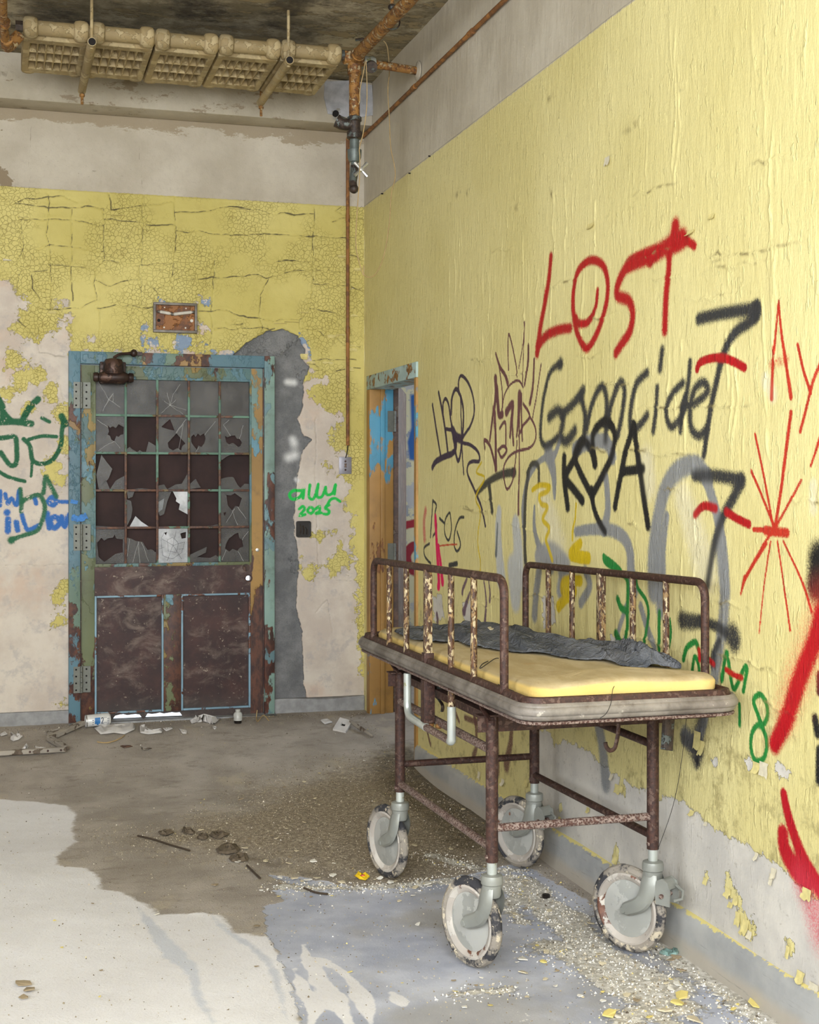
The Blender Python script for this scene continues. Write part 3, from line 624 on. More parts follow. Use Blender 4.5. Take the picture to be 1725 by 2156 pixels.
wob = t.n('ShaderNodeVectorMath', {0: t.oc, 1: t.n('ShaderNodeVectorMath', {0: t.n('ShaderNodeTexNoise', {'Vector': t.oc, 'Scale': 14.0}).outputs['Color'], 1: (0.03, 0.03, 0.03)}, operation='MULTIPLY').outputs[0]}, operation='ADD').outputs[0]
vfine = t.voro(46, vec=wob); vbig = t.voro(11, vec=wob)
fz = t.m('MULTIPLY', t.step(vfine, 0.045, 0.012), t.m('MULTIPLY', t.step(t.noise(3.2, 4, off=6), 0.40, 0.56), t.step(pz_, ZP+0.01, ZP)))
yel = t.mix(t.m('MULTIPLY', fz, 0.55), yel, lin((138, 120, 62)))
pla = t.mix(t.step(t.noise(4, 6, 0.65), 0.35, 0.68), lin((196, 183, 170)), lin((216, 206, 192)))
pla = t.mix(t.m('MULTIPLY', t.step(t.noise(11, 6, 0.7, off=13), 0.52, 0.66), 0.5), pla, lin((172, 166, 164)))
pla = t.mix(t.m('MULTIPLY', t.step(t.noise(2.4, 5, 0.6, off=17), 0.54, 0.68), 0.55), pla, lin((206, 176, 154)))
blue = t.step(t.noise(9, 6, 0.7, off=23), 0.63, 0.645)
pla = t.mix(t.m('MULTIPLY', t.step(t.noise(9, 6, 0.7, off=23), 0.47, 0.49), t.m('MULTIPLY', t.step(pz_, 2.17, 2.2), t.step(px_, 0.66, 0.74))), pla, lin((132, 150, 172)))
my = t.step(ysd, -0.002, 0.002)
col = t.mix(my, pla, yel)
col, sf = t.spray_over(col, 3.2, t.step(t.noise(24, 5, 0.75, off=40), 0.36, 0.42))
cr = t.attr('crack').outputs['Fac']
ck = t.step(t.m('ADD', cr, t.m('MULTIPLY', t.m('SUBTRACT', t.noise(9, 4, 0.7), 0.42), 0.014)), 0.0045, 0.0012)
col = t.mix(t.m('MULTIPLY', ck, t.m('ADD', 0.35, t.m('MULTIPLY', my, 0.5))), col, lin((70, 62, 48)))
con = t.mix(t.step(t.noise(6, 7, 0.7), 0.35, 0.7), lin((100, 101, 102)), lin((134, 134, 134)))
con = t.mix(t.m('MULTIPLY', t.step(t.noise(150, 3, 0.6), 0.5, 0.65), 0.4), con, lin((84, 84, 86)))
mc = t.step(csd, -0.002, 0.002)
con, sf2 = t.spray_over(con, 0.8)
con = t.mix(t.m('MULTIPLY', t.step(pz_, 0.30, 0.14), 0.55), con, lin((150, 150, 152)))
col = t.mix(mc, col, con)
whi = t.mix(t.step(t.noise(1.9, 6, 0.6), 0.35, 0.68), lin((176, 166, 148)), lin((200, 191, 174)))
whi = t.mix(t.m('MULTIPLY', t.step(t.noise(40, 4, 0.7), 0.5, 0.7), 0.25), whi, lin((162, 150, 134)))
stain = t.step(t.m('ADD', t.noise(4.5, 7, 0.7, off=3), t.m('MULTIPLY', t.step(px_, 0.25, -0.35), 0.16)), 0.63, 0.645)
whi = t.mix(t.m('MULTIPLY', stain, t.step(px_, 0.6, 0.2)), whi, lin((138, 122, 98)))
topstain = t.step(t.m('ADD', t.noise(9, 7, 0.75, t.sc(t.oc, 0.35, 1, 1)), t.m('MULTIPLY', t.step(pz_, 3.35, 3.52), 0.3)), 0.66, 0.70)
whi = t.mix(t.m('MULTIPLY', topstain, 0.8), whi, lin((148, 132, 106)))
whi = t.mix(t.m('MULTIPLY', ck, 0.5), whi, lin((96, 84, 66)))
top = t.step(t.m('ADD', pz_, t.m('MULTIPLY', t.noise(30, 4), 0.012)), ZP+0.004, ZP+0.008)
col = t.mix(top, col, whi)
h = t.m('ADD', t.m('MULTIPLY', t.noise(110, 4, 0.65), 0.6), t.m('MULTIPLY', my, 1.6))
h = t.m('SUBTRACT', h, t.m('MULTIPLY', t.m('MULTIPLY', fz, my), 1.4))
h = t.m('SUBTRACT', h, t.m('MULTIPLY', mc, 2.0))
t.bump(h, 0.0018, 0.9)
M_bw = t.fin(col, 0.62, 0, 0.3)
wb = grid_mesh('wall_back', gx, gzb, pos_b, M_bw, {'yellow': yel_sd, 'concrete': conc, 'crack': crk}, sb, hole=lambda a, b: (a > DX0) & (a < DX1) & (b > DZB) & (b < DZT))
tag(wb, 'cracked yellow and white back wall around the glazed door', 'wall', kind='structure')

# beam under the ceiling along the back wall
t = NT('stained_white_plaster'); z = t.xyz()
c = t.mix(t.step(t.noise(2.2, 6, 0.62), 0.35, 0.7), lin((166, 156, 136)), lin((192, 183, 165)))
c = t.mix(t.step(t.noise(5, 7, 0.72, t.sc(t.oc, 0.5, 1, 1.2), off=3), 0.56, 0.585), c, lin((142, 128, 106)))
c = t.mix(t.m('MULTIPLY', t.step(t.noise(9, 6, 0.7, off=7), 0.6, 0.7), 0.6), c, lin((104, 92, 72)))
t.bump(t.noise(60, 5, 0.65), 0.002); M_beam = t.fin(c, 0.8)
bm = B(); box(bm, -3.2, XW, 7.676, YB+0.002, 3.50, ZC, 0.012)
tag(obj('trim_1', bm, M_beam), 'stained plaster beam along the top of the back wall', 'beam', kind='structure')
patch = B(); pts = [tuple(on_y(px, py, 7.676).xz) for px, py in ((684, 172), (740, 170), (783, 180), (786, 243), (745, 250), (690, 240), (682, 205))]
prism(patch, [pts], lambda a, b, k: Vector((a, 7.676-0.007+k, b)), 0.009)
obj('plaster_patch', patch, plain('grey_patching_plaster', (170, 170, 172), 0.8, 0, 0.15, 25, 0.001), bpy.data.objects['trim_1'], False)

# ceiling
gxc = np.linspace(-3.2, XW+0.03, 105); gyc = np.concatenate([np.linspace(-1.1, 4.9, 14), np.linspace(5.0, YB, 90)])
t = NT('peeling_ceiling'); px_, py_, pz_ = t.xyz()
c = t.mix(t.step(t.noise(3.5, 8, 0.7), 0.4, 0.6), lin((124, 113, 88)), lin((176, 164, 136)))
c = t.mix(t.step(t.noise(8, 8, 0.72, t.sc(t.oc, 0.45, 1, 1), off=4), 0.52, 0.56), c, lin((150, 134, 100)))
soot = t.m('ADD', t.noise(2.6, 7, 0.7, off=9), t.m('MULTIPLY', t.m('MULTIPLY', t.step(py_, 5.6, 6.6), t.step(px_, 1.9, 1.4)), 0.15))
c = t.mix(t.m('MULTIPLY', t.step(soot, 0.60, 0.80), 0.85), c, lin((56, 48, 38)))
c = t.mix(t.step(t.noise(26, 6, 0.75, off=14), 0.66, 0.69), c, lin((196, 188, 168)))
t.bump(t.m('ADD', t.noise(12, 8, 0.7), t.step(t.noise(8, 8, 0.72, t.sc(t.oc, 0.45, 1, 1), off=4), 0.52, 0.56)), 0.008)
M_ce = t.fin(c, 0.85)
ce = grid_mesh('ceiling', gxc, gyc, lambda A, C: np.stack([A, C, ZC+0.012*(fbm(A*4, C*4, 3)-0.5)], -1), M_ce)
tag(ce, 'dirty peeling plaster ceiling above the radiator', 'ceiling', kind='structure')

# walls behind and beside the camera, with the window openings that light the room
M_pl = plain('old_brown_plaster', (128, 120, 106), 0.85, 0, 0.12, 6, 0.001)
def wall_with_holes(name, ax, at, th, a0, a1, holes, label):
    bm = B(); zs0, zs1 = holes[0][2], holes[0][3]
    def bb(u0, u1, z0, z1):
        if ax == 'x': box(bm, at-th, at, u0, u1, z0, z1)
        else: box(bm, u0, u1, at-th, at, z0, z1)
    bb(a0, a1, 0, zs0); bb(a0, a1, zs1, ZC); u = a0
    for h0, h1, _, _ in holes: bb(u, h0, zs0, zs1); u = h1
    bb(u, a1, zs0, zs1)
    return tag(obj(name, bm, M_pl, None, False), label, 'wall', kind='structure')
wall_with_holes('wall_left', 'x', -3.2, 0.25, -1.0, YB+0.2, [(-0.6, 2.6, 1.3, 3.4)], 'brown plaster wall with tall window opening left of the camera')
wall_with_holes('wall_rear', 'y', -1.0, 0.25, -3.45, XW+0.1, [(-2.3, 1.6, 1.35, 3.45)], 'brown plaster wall with wide window opening behind the camera')
M_wf = plain('white_window_paint', (196, 196, 190), 0.6)
wn = empty('window_1', (-3.3, 1.0, 1.3), 'tall steel window left of the camera', 'window', kind='structure')
for yy in (-0.58, 1.0, 2.58): bm = B(); box(bm, -3.32, -3.28, yy-0.03, yy+0.03, 1.3, 3.4); obj('mullion', bm, M_wf, wn, False)
for zz in (1.33, 2.35, 3.37): bm = B(); box(bm, -3.325, -3.275, -0.6, 2.6, zz-0.03, zz+0.03); obj('transom', bm, M_wf, wn, False)
wn = empty('window_2', (-0.35, -1.1, 1.35), 'wide steel window behind the camera', 'window', kind='structure')
for xx in (-2.28, -1.0, 0.3, 1.58): bm = B(); box(bm, xx-0.03, xx+0.03, -1.12, -1.08, 1.35, 3.45); obj('mullion', bm, M_wf, wn, False)
for zz in (1.38, 2.4, 3.42): bm = B(); box(bm, -2.3, 1.6, -1.125, -1.075, zz-0.03, zz+0.03); obj('transom', bm, M_wf, wn, False)

# ---- floor ----------------------------------------------------------------------------------
gxf = np.concatenate([np.linspace(-3.2, -1.0, 10), np.arange(-0.95, 2.0, 0.0105), [2.0, 2.04, 2.1, 2.2, 2.5, 3.0, 4.3]])
gyf = np.concatenate([np.linspace(-1.2, 3.0, 9), np.cumsum(np.concatenate([[3.1], np.linspace(0.009, 0.015, 400)]))])
gyf = gyf[gyf < YB+0.1]; gyf = np.concatenate([gyf, [8.1, 8.5, 9.3]])
def Fp(pts, ox=0, oy=0, s=1.0): return [tuple(on_floor(ox+x/s, oy+y/s).xy) for x, y in pts]
A_, C_ = np.meshgrid(gxf, gyf, indexing='ij')
dust = poly_sdf(A_, C_, Fp([(-60, 470), (0, 475), (150, 485), (300, 505), (345, 545), (330, 620), (345, 670), (300, 705), (250, 740), (260, 775), (400, 790), (460, 840), (450, 880), (560, 900), (620, 930), (680, 960), (720, 1000), (900, 990), (1000, 1000), (1060, 1080), (1220, 1100), (1290, 1200), (1330, 1300), (1360, 1400), (1370, 1560), (1300, 1900)], 0, 1460, 2.156)+[(-0.9, 2.0), (-3.0, 2.5), (-3.0, 5.2)])
dust = np.clip(dust, -0.4, 0.4)
lino = poly_sdf(A_, C_, Fp([(566, 1968), (556, 1905), (598, 1892), (575, 1873), (617, 1862), (560, 1840), (640, 1845), (760, 1868), (860, 1862), (930, 1850), (1010, 1835), (1075, 1818), (1100, 1815), (1150, 1845), (1240, 1895), (1290, 1930), (1380, 1990), (1560, 2110), (1640, 2180)])+[(2.0, 2.9), (2.0, 1.0), (0.2, 1.0), tuple(on_floor(632, 2156).xy), tuple(on_floor(612, 2070).xy)])
lino = np.clip(lino, -0.4, 0.4)
# pale crumbs of plaster strewn over the lino and along the wall, streaks of washed-in dust
crumb = np.full(A_.shape, -0.4)
for c, wv in (([(1080, 1855), (1130, 1890), (1190, 1930), (1240, 1985), (1330, 2040), (1400, 2075)], .16), ([(1160, 1990), (1240, 2020), (1330, 2080), (1420, 2120)], .14), ([(1380, 1990), (1450, 2030), (1530, 2085), (1620, 2150)], .10), ([(1120, 1870), (1075, 1900), (1100, 1940)], .06), ([(960, 2090), (1010, 2085), (1070, 2080)], .035), ([(1320, 2150), (1360, 2120), (1420, 2160)], .09), ([(590, 1865), (700, 1868), (850, 1862), (960, 1850)], .05),
              ([(905, 1800), (1010, 1830), (1085, 1830)], .05)):
    d, tt = seg_dist(A_, C_, cat(Fp(c), 4)); crumb = np.maximum(crumb, wv/2*(0.7+0.6*vnoise(A_*9, C_*9))-d)
silt = np.full(A_.shape, -0.4)
for c, wv in (([(640, 1985), (655, 2030), (690, 2080), (715, 2120), (745, 2165)], .06), ([(690, 2020), (740, 2060), (770, 2110), (785, 2165)], .05), ([(620, 2035), (640, 2080), (662, 2120), (650, 2165)], .05), ([(640, 2022), (665, 2018), (700, 2032)], .05), ([(825, 2085), (840, 2100), (850, 2115)], .05), ([(960, 2092), (1010, 2086), (1070, 2080)], .03)):
    d, tt = seg_dist(A_, C_, cat(Fp(c), 4)); silt = np.maximum(silt, wv*0.5*(0.6+0.8*vnoise(A_*14, C_*14))*np.sin(np.pi*np.clip(tt, 0.12, 0.9))-d)
washed = np.full(A_.shape, -0.4)
for c, wv in (([(290, 1905), (330, 1960), (370, 2010), (400, 2035), (420, 2080)], .07), ([(440, 1915), (470, 1950), (530, 1990), (570, 2030), (590, 2090), (605, 2150)], .03), ([(400, 2040), (420, 2100), (450, 2150)], .03), ([(1060, 1835), (1130, 1860), (1200, 1900), (1260, 1945)], .08)):
    d, tt = seg_dist(A_, C_, cat(Fp(c), 4)); washed = np.maximum(washed, wv*0.5*np.sin(np.pi*np.clip(tt, 0.05, 0.95))-d)
pebb = poly_sdf(A_, C_, Fp([(560, 1640), (700, 1600), (840, 1590), (1000, 1700), (1130, 1800), (1080, 1815), (960, 1840), (800, 1862), (640, 1840), (540, 1820), (450, 1790), (260, 1780), (250, 1745), (380, 1735), (470, 1700)]))
pebb = np.clip(pebb, -0.5, 0.5)
loam_shade = np.full(A_.shape, -0.4)  # dark leaf dirt, with shade under the trolley painted into its colour
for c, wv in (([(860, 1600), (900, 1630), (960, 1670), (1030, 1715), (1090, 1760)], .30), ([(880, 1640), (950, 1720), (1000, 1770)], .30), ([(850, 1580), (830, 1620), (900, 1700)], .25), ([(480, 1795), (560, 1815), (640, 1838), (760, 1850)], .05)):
    d, tt = seg_dist(A_, C_, cat(Fp(c), 4)); loam_shade = np.maximum(loam_shade, wv/2-d)
def floor_z(A, C):
    return rise(C)+0.010*(fbm(A*3, C*3, 4)-0.5)*sstep(C, 3.5, 5.5)
ff = 0.008*sstep(pebb, -0.1, 0.15)*fbm(A_*28, C_*28, 3)+0.006*sstep(crumb, -0.02, 0.02)*fbm(A_*55, C_*55, 3)-0.002*sstep(lino, -0.01, 0.01)+0.003*fbm(A_*14, C_*14, 3)
t = NT('dusty_rubble_floor'); px_, py_, pz_ = t.xyz()
n1 = t.noise(16, 7, 0.66)
ed = t.m('MULTIPLY', t.m('SUBTRACT', n1, 0.5), 0.09)
damp = t.mix(t.step(t.noise(2.6, 6, 0.6), 0.36, 0.66), lin((158, 149, 138)), lin((186, 177, 166)))
damp = t.mix(t.m('MULTIPLY', t.step(t.noise(7, 7, 0.7, t.sc(t.oc, 1, 2.2, 1), off=4), 0.52, 0.68), 0.5), damp, lin((128, 117, 104)))
damp = t.mix(t.m('MULTIPLY', t.step(t.noise(90, 3, 0.7, off=8), 0.56, 0.66), 0.35), damp, lin((190, 182, 164)))
peb = t.mix(t.step(t.noise(55, 5, 0.75, off=15), 0.42, 0.62), lin((126, 113, 95)), lin((186, 172, 148)))
damp = t.mix(t.m('MULTIPLY', t.step(t.m('ADD', t.attr('pebbles').outputs['Fac'], t.m('ADD', t.m('MULTIPLY', ed, 2.0), t.m('MULTIPLY', t.m('SUBTRACT', t.noise(2.4, 5, 0.65, off=44), 0.5), 0.9))), -0.16, 0.22), 0.85), damp, peb)
dus = t.mix(t.step(t.noise(1.8, 6, 0.6, off=2), 0.35, 0.7), lin((219, 217, 217)), lin((232, 231, 232)))
dus = t.mix(t.m('MULTIPLY', t.step(t.noise(70, 4, 0.7), 0.58, 0.7), 0.28), dus, lin((176, 166, 152)))
dus = t.mix(t.step(t.m('ADD', t.attr('washed').outputs['Fac'], t.m('MULTIPLY', ed, 0.5)), -0.008, 0.012), dus, lin((200, 203, 210)))
loam_shade_col = t.mix(t.step(t.noise(40, 5, 0.75, off=27), 0.4, 0.62), lin((72, 62, 46)), lin((124, 110, 84)))
damp = t.mix(t.m('MULTIPLY', t.step(t.m('ADD', t.attr('loam_shade').outputs['Fac'], t.m('MULTIPLY', ed, 2.2)), -0.06, 0.10), 0.8), damp, loam_shade_col)
damp = t.mix(t.m('MULTIPLY', t.step(t.noise(3.4, 7, 0.72, t.sc(t.oc, 1, 0.8, 1), off=52), 0.56, 0.66), 0.6), damp, lin((188, 176, 154)))
md = t.step(t.m('ADD', t.attr('dust').outputs['Fac'], t.m('MULTIPLY', ed, 0.7)), -0.012, 0.012)
lin_c = t.mix(t.step(t.noise(3.0, 6, 0.65, off=6), 0.35, 0.7), lin((166, 171, 186)), lin((202, 205, 215)))
lin_c = t.mix(t.m('MULTIPLY', t.step(t.noise(1.5, 5, 0.6, off=11), 0.5, 0.66), 0.6), lin_c, lin((164, 160, 152)))
lin_c = t.mix(t.step(t.noise(6, 8, 0.78, t.sc(t.oc, 1.4, 0.8, 1), off=19), 0.635, 0.66), lin_c, lin((224, 222, 218)))
lin_c = t.mix(t.step(t.noise(75, 4, 0.75, off=25), 0.70, 0.73), lin_c, lin((236, 232, 222)))
ml = t.step(t.m('ADD', t.attr('lino').outputs['Fac'], t.m('MULTIPLY', ed, 0.8)), -0.004, 0.004)
cru = t.mix(t.step(t.noise(48, 5, 0.75, off=33), 0.38, 0.62), lin((180, 174, 160)), lin((232, 228, 218)))
cru = t.mix(t.step(t.noise(38, 4, 0.7, off=36), 0.64, 0.67), cru, lin((96, 84, 66)))
mcr = t.step(t.m('ADD', t.attr('crumbs').outputs['Fac'], t.m('MULTIPLY', t.m('SUBTRACT', t.noise(34, 7, 0.75, off=2), 0.5), 0.16)), -0.006, 0.010)
col = t.mix(md, damp, dus); col = t.mix(ml, col, t.mix(t.step(t.m('ADD', t.attr('silt').outputs['Fac'], t.m('MULTIPLY', ed, 0.35)), -0.004, 0.004), lin_c, dus)); col = t.mix(mcr, col, cru)
t.bump(t.m('ADD', t.m('MULTIPLY', t.noise(140, 4, 0.7), t.m('SUBTRACT', 1.15, t.m('MAXIMUM', ml, t.m('MULTIPLY', md, 0.75)))), t.m('MULTIPLY', mcr, t.noise(110, 4, 0.75))), 0.005)
M_fl = t.fin(col, t.m('SUBTRACT', 0.85, t.m('MULTIPLY', ml, 0.3)), 0, 0.35)
fl = grid_mesh('floor', gxf, gyf, lambda A, C: np.stack([A, C, floor_z(A, C)+ff-0.006], -1), M_fl, {'dust': dust, 'lino': lino, 'crumbs': crumb, 'washed': washed, 'pebbles': pebb, 'loam_shade': loam_shade, 'silt': silt}, hole=lambda a, b: (a < XW-0.02) & (b > YB+0.02))
tag(fl, 'floor of grey lino buried under pale dust and brown rubble', 'floor', kind='structure')
_pl = np.array(lino); _cr = np.array(crumb); _pb = np.array(pebb); _du = np.array(dust)
def fval(arr, x, y):
    i = min(max(np.searchsorted(gxf, x), 0), len(gxf)-1); j = min(max(np.searchsorted(gyf, y), 0), len(gyf)-1); return arr[i, j]
def fz(x, y): return float(floor_z(np.array(x), np.array(y))+fval(ff, x, y)-0.006)

# skirting
t = NT('scuffed_grey_skirting'); px_, py_, pz_ = t.xyz()
c = t.mix(t.step(t.noise(4, 6, 0.6), 0.35, 0.68), lin((150, 152, 152)), lin((178, 178, 174)))
c = t.mix(t.m('MULTIPLY', t.step(t.m('ADD', pz_, t.m('MULTIPLY', t.noise(8, 5), 0.05)), 0.09, 0.05), 0.7), c, lin((186, 176, 158)))
c = t.mix(t.m('MULTIPLY', t.step(t.noise(30, 5, 0.7, t.sc(t.oc, 1, 0.15, 3), off=6), 0.6, 0.68), 0.45), c, lin((120, 118, 112)))
c = t.mix(t.step(t.m('ADD', pz_, t.m('MULTIPLY', t.m('SUBTRACT', t.noise(24, 6, 0.75), 0.5), 0.05)), 0.129, 0.132), c, lin((216, 202, 130)))
t.bump(t.noise(70, 4), 0.001); M_sk = t.fin(c, 0.6)
bm = B(); n = 120; ys = np.linspace(-0.98, DY0-0.03, n)
prof = [(XW+0.004, 0.135), (XW-0.004, 0.133), (XW-0.016, 0.120), (XW-0.020, 0.105), (XW-0.022, -0.02)]
rows = [[bm.verts.new((x-0.0015*math.sin(y*3.1), y, z+0.003*math.sin(y*7)*(1 if i < 3 else 0))) for i, (x, z) in enumerate(prof)] for y in ys]
for a, b in zip(rows, rows[1:]):
    for i in range(len(prof)-1): bm.faces.new((a[i], a[i+1], b[i+1], b[i]))
tag(obj('baseboard_right', bm, M_sk), 'scuffed grey skirting with yellow drips along the graffiti wall', 'baseboard', kind='structure')
M_cn = plain('bare_concrete', (150, 150, 150), 0.85, 0, 0.2, 14, 0.002)
for k, (x0, x1) in enumerate(((-3.2, 0.365), (1.50, XW-0.002))):
    bm = B(); box(bm, x0, x1, YB-0.022, YB+0.004, 0.0, 0.222, 0.006)
    bmesh.ops.subdivide_edges(bm, edges=bm.edges, cuts=6)
    for v in bm.verts: v.co.y += 0.004*math.sin(v.co.x*9+v.co.z*30); v.co.z += 0.006*math.sin(v.co.x*13) if v.co.z > 0.15 else 0
    tag(obj('baseboard_back' if k == 0 else 'baseboard_corner', bm, M_cn), 'bare concrete skirting left of the glazed door' if k == 0 else 'bare concrete skirting between the glazed door and the corner', 'baseboard', kind='structure')

# curled chips of paint still clinging to the right wall
M_chip = plain('yellow_paint_chip', (214, 201, 136), 0.6, 0, 0.12, 60)
M_chipw = plain('pale_paint_chip', (214, 206, 180), 0.7, 0, 0.1, 60)
def chip(p, wy, hz, curl, parent, mat, nrm):
    bm = B(); n = 4; g = []
    for i in range(n+1):
        r = []
        for j in range(n+1):
            a = (i/n-0.5)*wy*(1-0.3*random.random()); b = -j/n*hz*(0.85+0.3*random.random())
            off = 0.002+curl*(j/n)**2
            r.append(bm.verts.new(Vector((p.x-off, p.y+a, p.z+b)) if nrm == 'x' else Vector((p.x+a, p.y-off, p.z+b))))
        g.append(r)
    for i in range(n):
        for j in range(n): bm.faces.new((g[i][j], g[i+1][j], g[i+1][j+1], g[i][j+1]))
    return obj('paint_chip', bm, mat, parent)
for px, py, wy, hz in ((1595, 1795, .02, .02), (1631, 1828, .03, .03), (1488, 1730, .02, .012), (1459, 1706, .03, .015), (1487, 1848, .03, .02), (1535, 1870, .035, .025), (1550, 1885, .03, .03), (1540, 1900, .03, .015), (1555, 1920, .03, .04), (1572, 1935, .04, .04), (1565, 1945, .03, .03), (1580, 1960, .03, .02), (1661, 1992, .02, .03), (1688, 2045, .04, .03), (1715, 2070, .05, .04), (1290, 1440 + 190, .03, .02), (1302, 1652, .05, .03), (1310, 1655, .03, .02), (1595, 1605, .04, .03), (1610, 1605, .05, .04), (1240, 1700, .03, .02), (1298, 1800, .04, .03), (1470, 1540, .05, .05), (1480, 1560, .04, .04), (1180, 1720, .03, .02), (1280, 330, .05, .03), (1245, 470, .06, .02), (1455, 485, .05, .015), (1500, 450, .04, .015), (1110, 1640, .05, .03), (1060, 1640, .04, .03), (1010, 1625, .04, .03), (970, 1600, .04, .02), (1625, 1840, .02, .03), (1700, 1870, .05, .03)):
    chip(on_x(px, py, XW), wy, hz, random.uniform(.004, .014), wr, M_chip if random.random() < 0.8 else M_chipw, 'x')
for px, py, wy, hz in ((500, 437, .12, .012), (530, 443, .08, .012), (640, 745, .05, .03), (655, 760, .06, .02), (700, 700, .08, .03), (742, 725, .06, .04), (690, 755, .07, .03), (735, 770, .06, .03), (615, 675, .10, .012), (590, 678, .08, .012), (640, 655, .06, .012), (752, 560, .05, .03), (720, 538, .06, .015), (735, 605, .06, .012), (110, 655, .05, .015), (745, 660, .05, .02), (715, 700, .06, .02), (15, 545, .05, .012), (50, 455, .06, .01), (250, 452, .08, .008)):
    chip(on_y(px, py, YB), wy, hz, random.uniform(.006, .016), wb, M_chip if random.random() < 0.75 else M_chipw, 'y')

# ================================================================== materials of things
M_doorpaint = flaky('worn_teal_door_paint', [((138, 116, 62), 0.55, 7), ((104, 112, 80), 0.66, 4.5), ((92, 122, 122), 0.50, 4.2), ((96, 132, 144), 0.36, 9)], 0.5, (62, 36, 30), (96, 58, 40), 16, zgrad=(0.15, 1.15, 0.16), vstretch=1.6, grime=0.35)
M_frame = flaky('worn_teal_frame_paint', [((150, 118, 70), 0.42, 8), ((104, 128, 112), 0.56, 4.5), ((88, 122, 136), 0.60, 3.6)], 0.5, (58, 32, 26), (100, 58, 38), 16, zgrad=(0.15, 1.0, 0.13), vstretch=1.6, grime=0.3)
M_ochre = flaky('ochre_and_rust_door_paint', [((158, 122, 62), 0.80, 3.4), ((112, 142, 138), 0.52, 5), ((96, 140, 156), 0.30, 9)], 0.5, (58, 34, 28), (98, 58, 40), 16, zgrad=(0.3, 1.7, 0.26), vstretch=2.2, grime=0.35)
M_rjamb = flaky('rust_streaked_jamb_paint', [((130, 158, 148), 0.62, 5), ((104, 134, 140), 0.44, 7)], 0.5, (56, 30, 24), (100, 56, 38), 16, zgrad=(0.3, 1.6, 0.10), vstretch=2.2, grime=0.35)
M_munt = flaky('worn_green_glazing_bar', [((110, 92, 60), 0.5, 12), ((96, 130, 112), 0.62, 6)], 0.55, (66, 42, 34), (110, 70, 46), 20, zgrad=(0.9, 1.9, 0.15))
M_mould = flaky('pale_blue_moulding', [((128, 160, 178), 0.7, 9)], 0.5, (70, 44, 36), (112, 66, 42), 16)
t = NT('rusted_brown_panel')
c = t.mix(t.step(t.noise(5, 7, 0.68), 0.35, 0.7), lin((46, 26, 25)), lin((72, 43, 38)))
c = t.mix(t.m('MULTIPLY', t.step(t.noise(7, 6, 0.7, t.sc(t.oc, 1, 1, 1.6), off=4, dist=0.5), 0.48, 0.74), 0.55), c, lin((140, 124, 112)))
c = t.mix(t.step(t.noise(34, 6, 0.78, off=9), 0.61, 0.66), c, lin((150, 136, 120)))
c = t.mix(t.m('MULTIPLY', t.step(t.xyz()[2], 0.16, 0.02), 0.5), c, lin((66, 64, 60)))
t.bump(t.noise(45, 5, 0.7), 0.001); M_panel = t.fin(c, 0.55, 0.1)
M_board = plain('dark_brown_backing_board', (50, 32, 30), 0.8, 0, 0.35, 5)
M_hinge = plain('dull_hinge_steel', (112, 114, 106), 0.5, 0.35, 0.1, 40)
M_dark = plain('dark_hole', (24, 20, 18), 0.9)
M_bronze = flaky('brown_closer_bronze', [((86, 62, 50), 0.35, 12)], 0.45, (44, 30, 26), (66, 46, 38), 14, metal=0.3)
M_rust = flaky('rusted_tube', [((96, 74, 64), 0.34, 50)], 0.6, (52, 33, 28), (78, 50, 40), 40, metal=0.15, bump=0.0006, grime=0.2)
M_rustlight = flaky('pinkish_rusted_bar', [((150, 132, 122), 0.50, 150)], 0.6, (74, 50, 44), (100, 70, 60), 50, metal=0.1, bump=0.0006, grime=0.1)
M_spind = flaky('rust_with_cream_paint_flecks', [((190, 172, 136), 0.40, 95), ((150, 120, 80), 0.34, 60)], 0.5, (62, 42, 32), (98, 68, 46), 44, metal=0.15, bump=0.0008, vstretch=2.2, grime=0.15)
M_galv = flaky('galvanised_tube', [((196, 202, 196), 0.85, 10), ((160, 160, 120), 0.25, 16)], 0.35, (140, 142, 132), (170, 172, 162), 18, metal=0.45, bump=0.0004, grime=0.15)
M_pipe = flaky('orange_rust_pipe', [((176, 158, 122), 0.36, 40), ((150, 106, 50), 0.50, 26)], 0.65, (84, 54, 28), (138, 90, 40), 30, bump=0.0012, grime=0.3)
M_condt = flaky('brown_rust_conduit', [((150, 100, 48), 0.4, 12)], 0.6, (104, 66, 36), (134, 88, 44), 14, bump=0.0006)
M_iron = flaky('cream_painted_cast_iron', [((156, 136, 96), 0.90, 7), ((172, 154, 116), 0.45, 16)], 0.7, (90, 62, 38), (128, 92, 56), 14, bump=0.002, grime=0.5)
M_darkpipe = flaky('dark_old_fitting', [((90, 96, 92), 0.4, 20)], 0.5, (48, 40, 36), (74, 60, 50), 30, metal=0.3)
M_chrome = plain('worn_chrome', (196, 196, 192), 0.3, 0.8, 0.1, 60)
def glass(name, film, fac, rough=0.12):
    t = NT(name)
    tr = t.n('ShaderNodeBsdfTransparent', {'Color': (0.92, 0.94, 0.93, 1)})
    n = t.noise(7, 6, 0.65); n2 = t.noise(70, 3, 0.7)
    t.fin(t.mix(t.step(n, 0.3, 0.7), lin(film, 0.8), lin(film, 1.15)), rough)
    f = t.m('ADD', t.m('MULTIPLY', t.step(n, 0.25, 0.8), fac*0.5), t.m('ADD', fac*0.6, t.m('MULTIPLY', t.step(n2, 0.6, 0.8), fac*0.15)))
    x = t.n('ShaderNodeMixShader'); t.put(x.inputs[0], f); t.t.links.new(tr.outputs[0], x.inputs[1]); t.t.links.new(t.b.outputs[0], x.inputs[2])
    t.t.links.new(x.outputs[0], t.out.inputs['Surface']); return t.mat
M_glass = glass('dusty_window_glass', (104, 101, 98), 0.46, 0.38)
M_paleglass = glass('pale_white_glass', (206, 208, 212), 0.85, 0.2)  # whiter and more opaque than the dusty panes
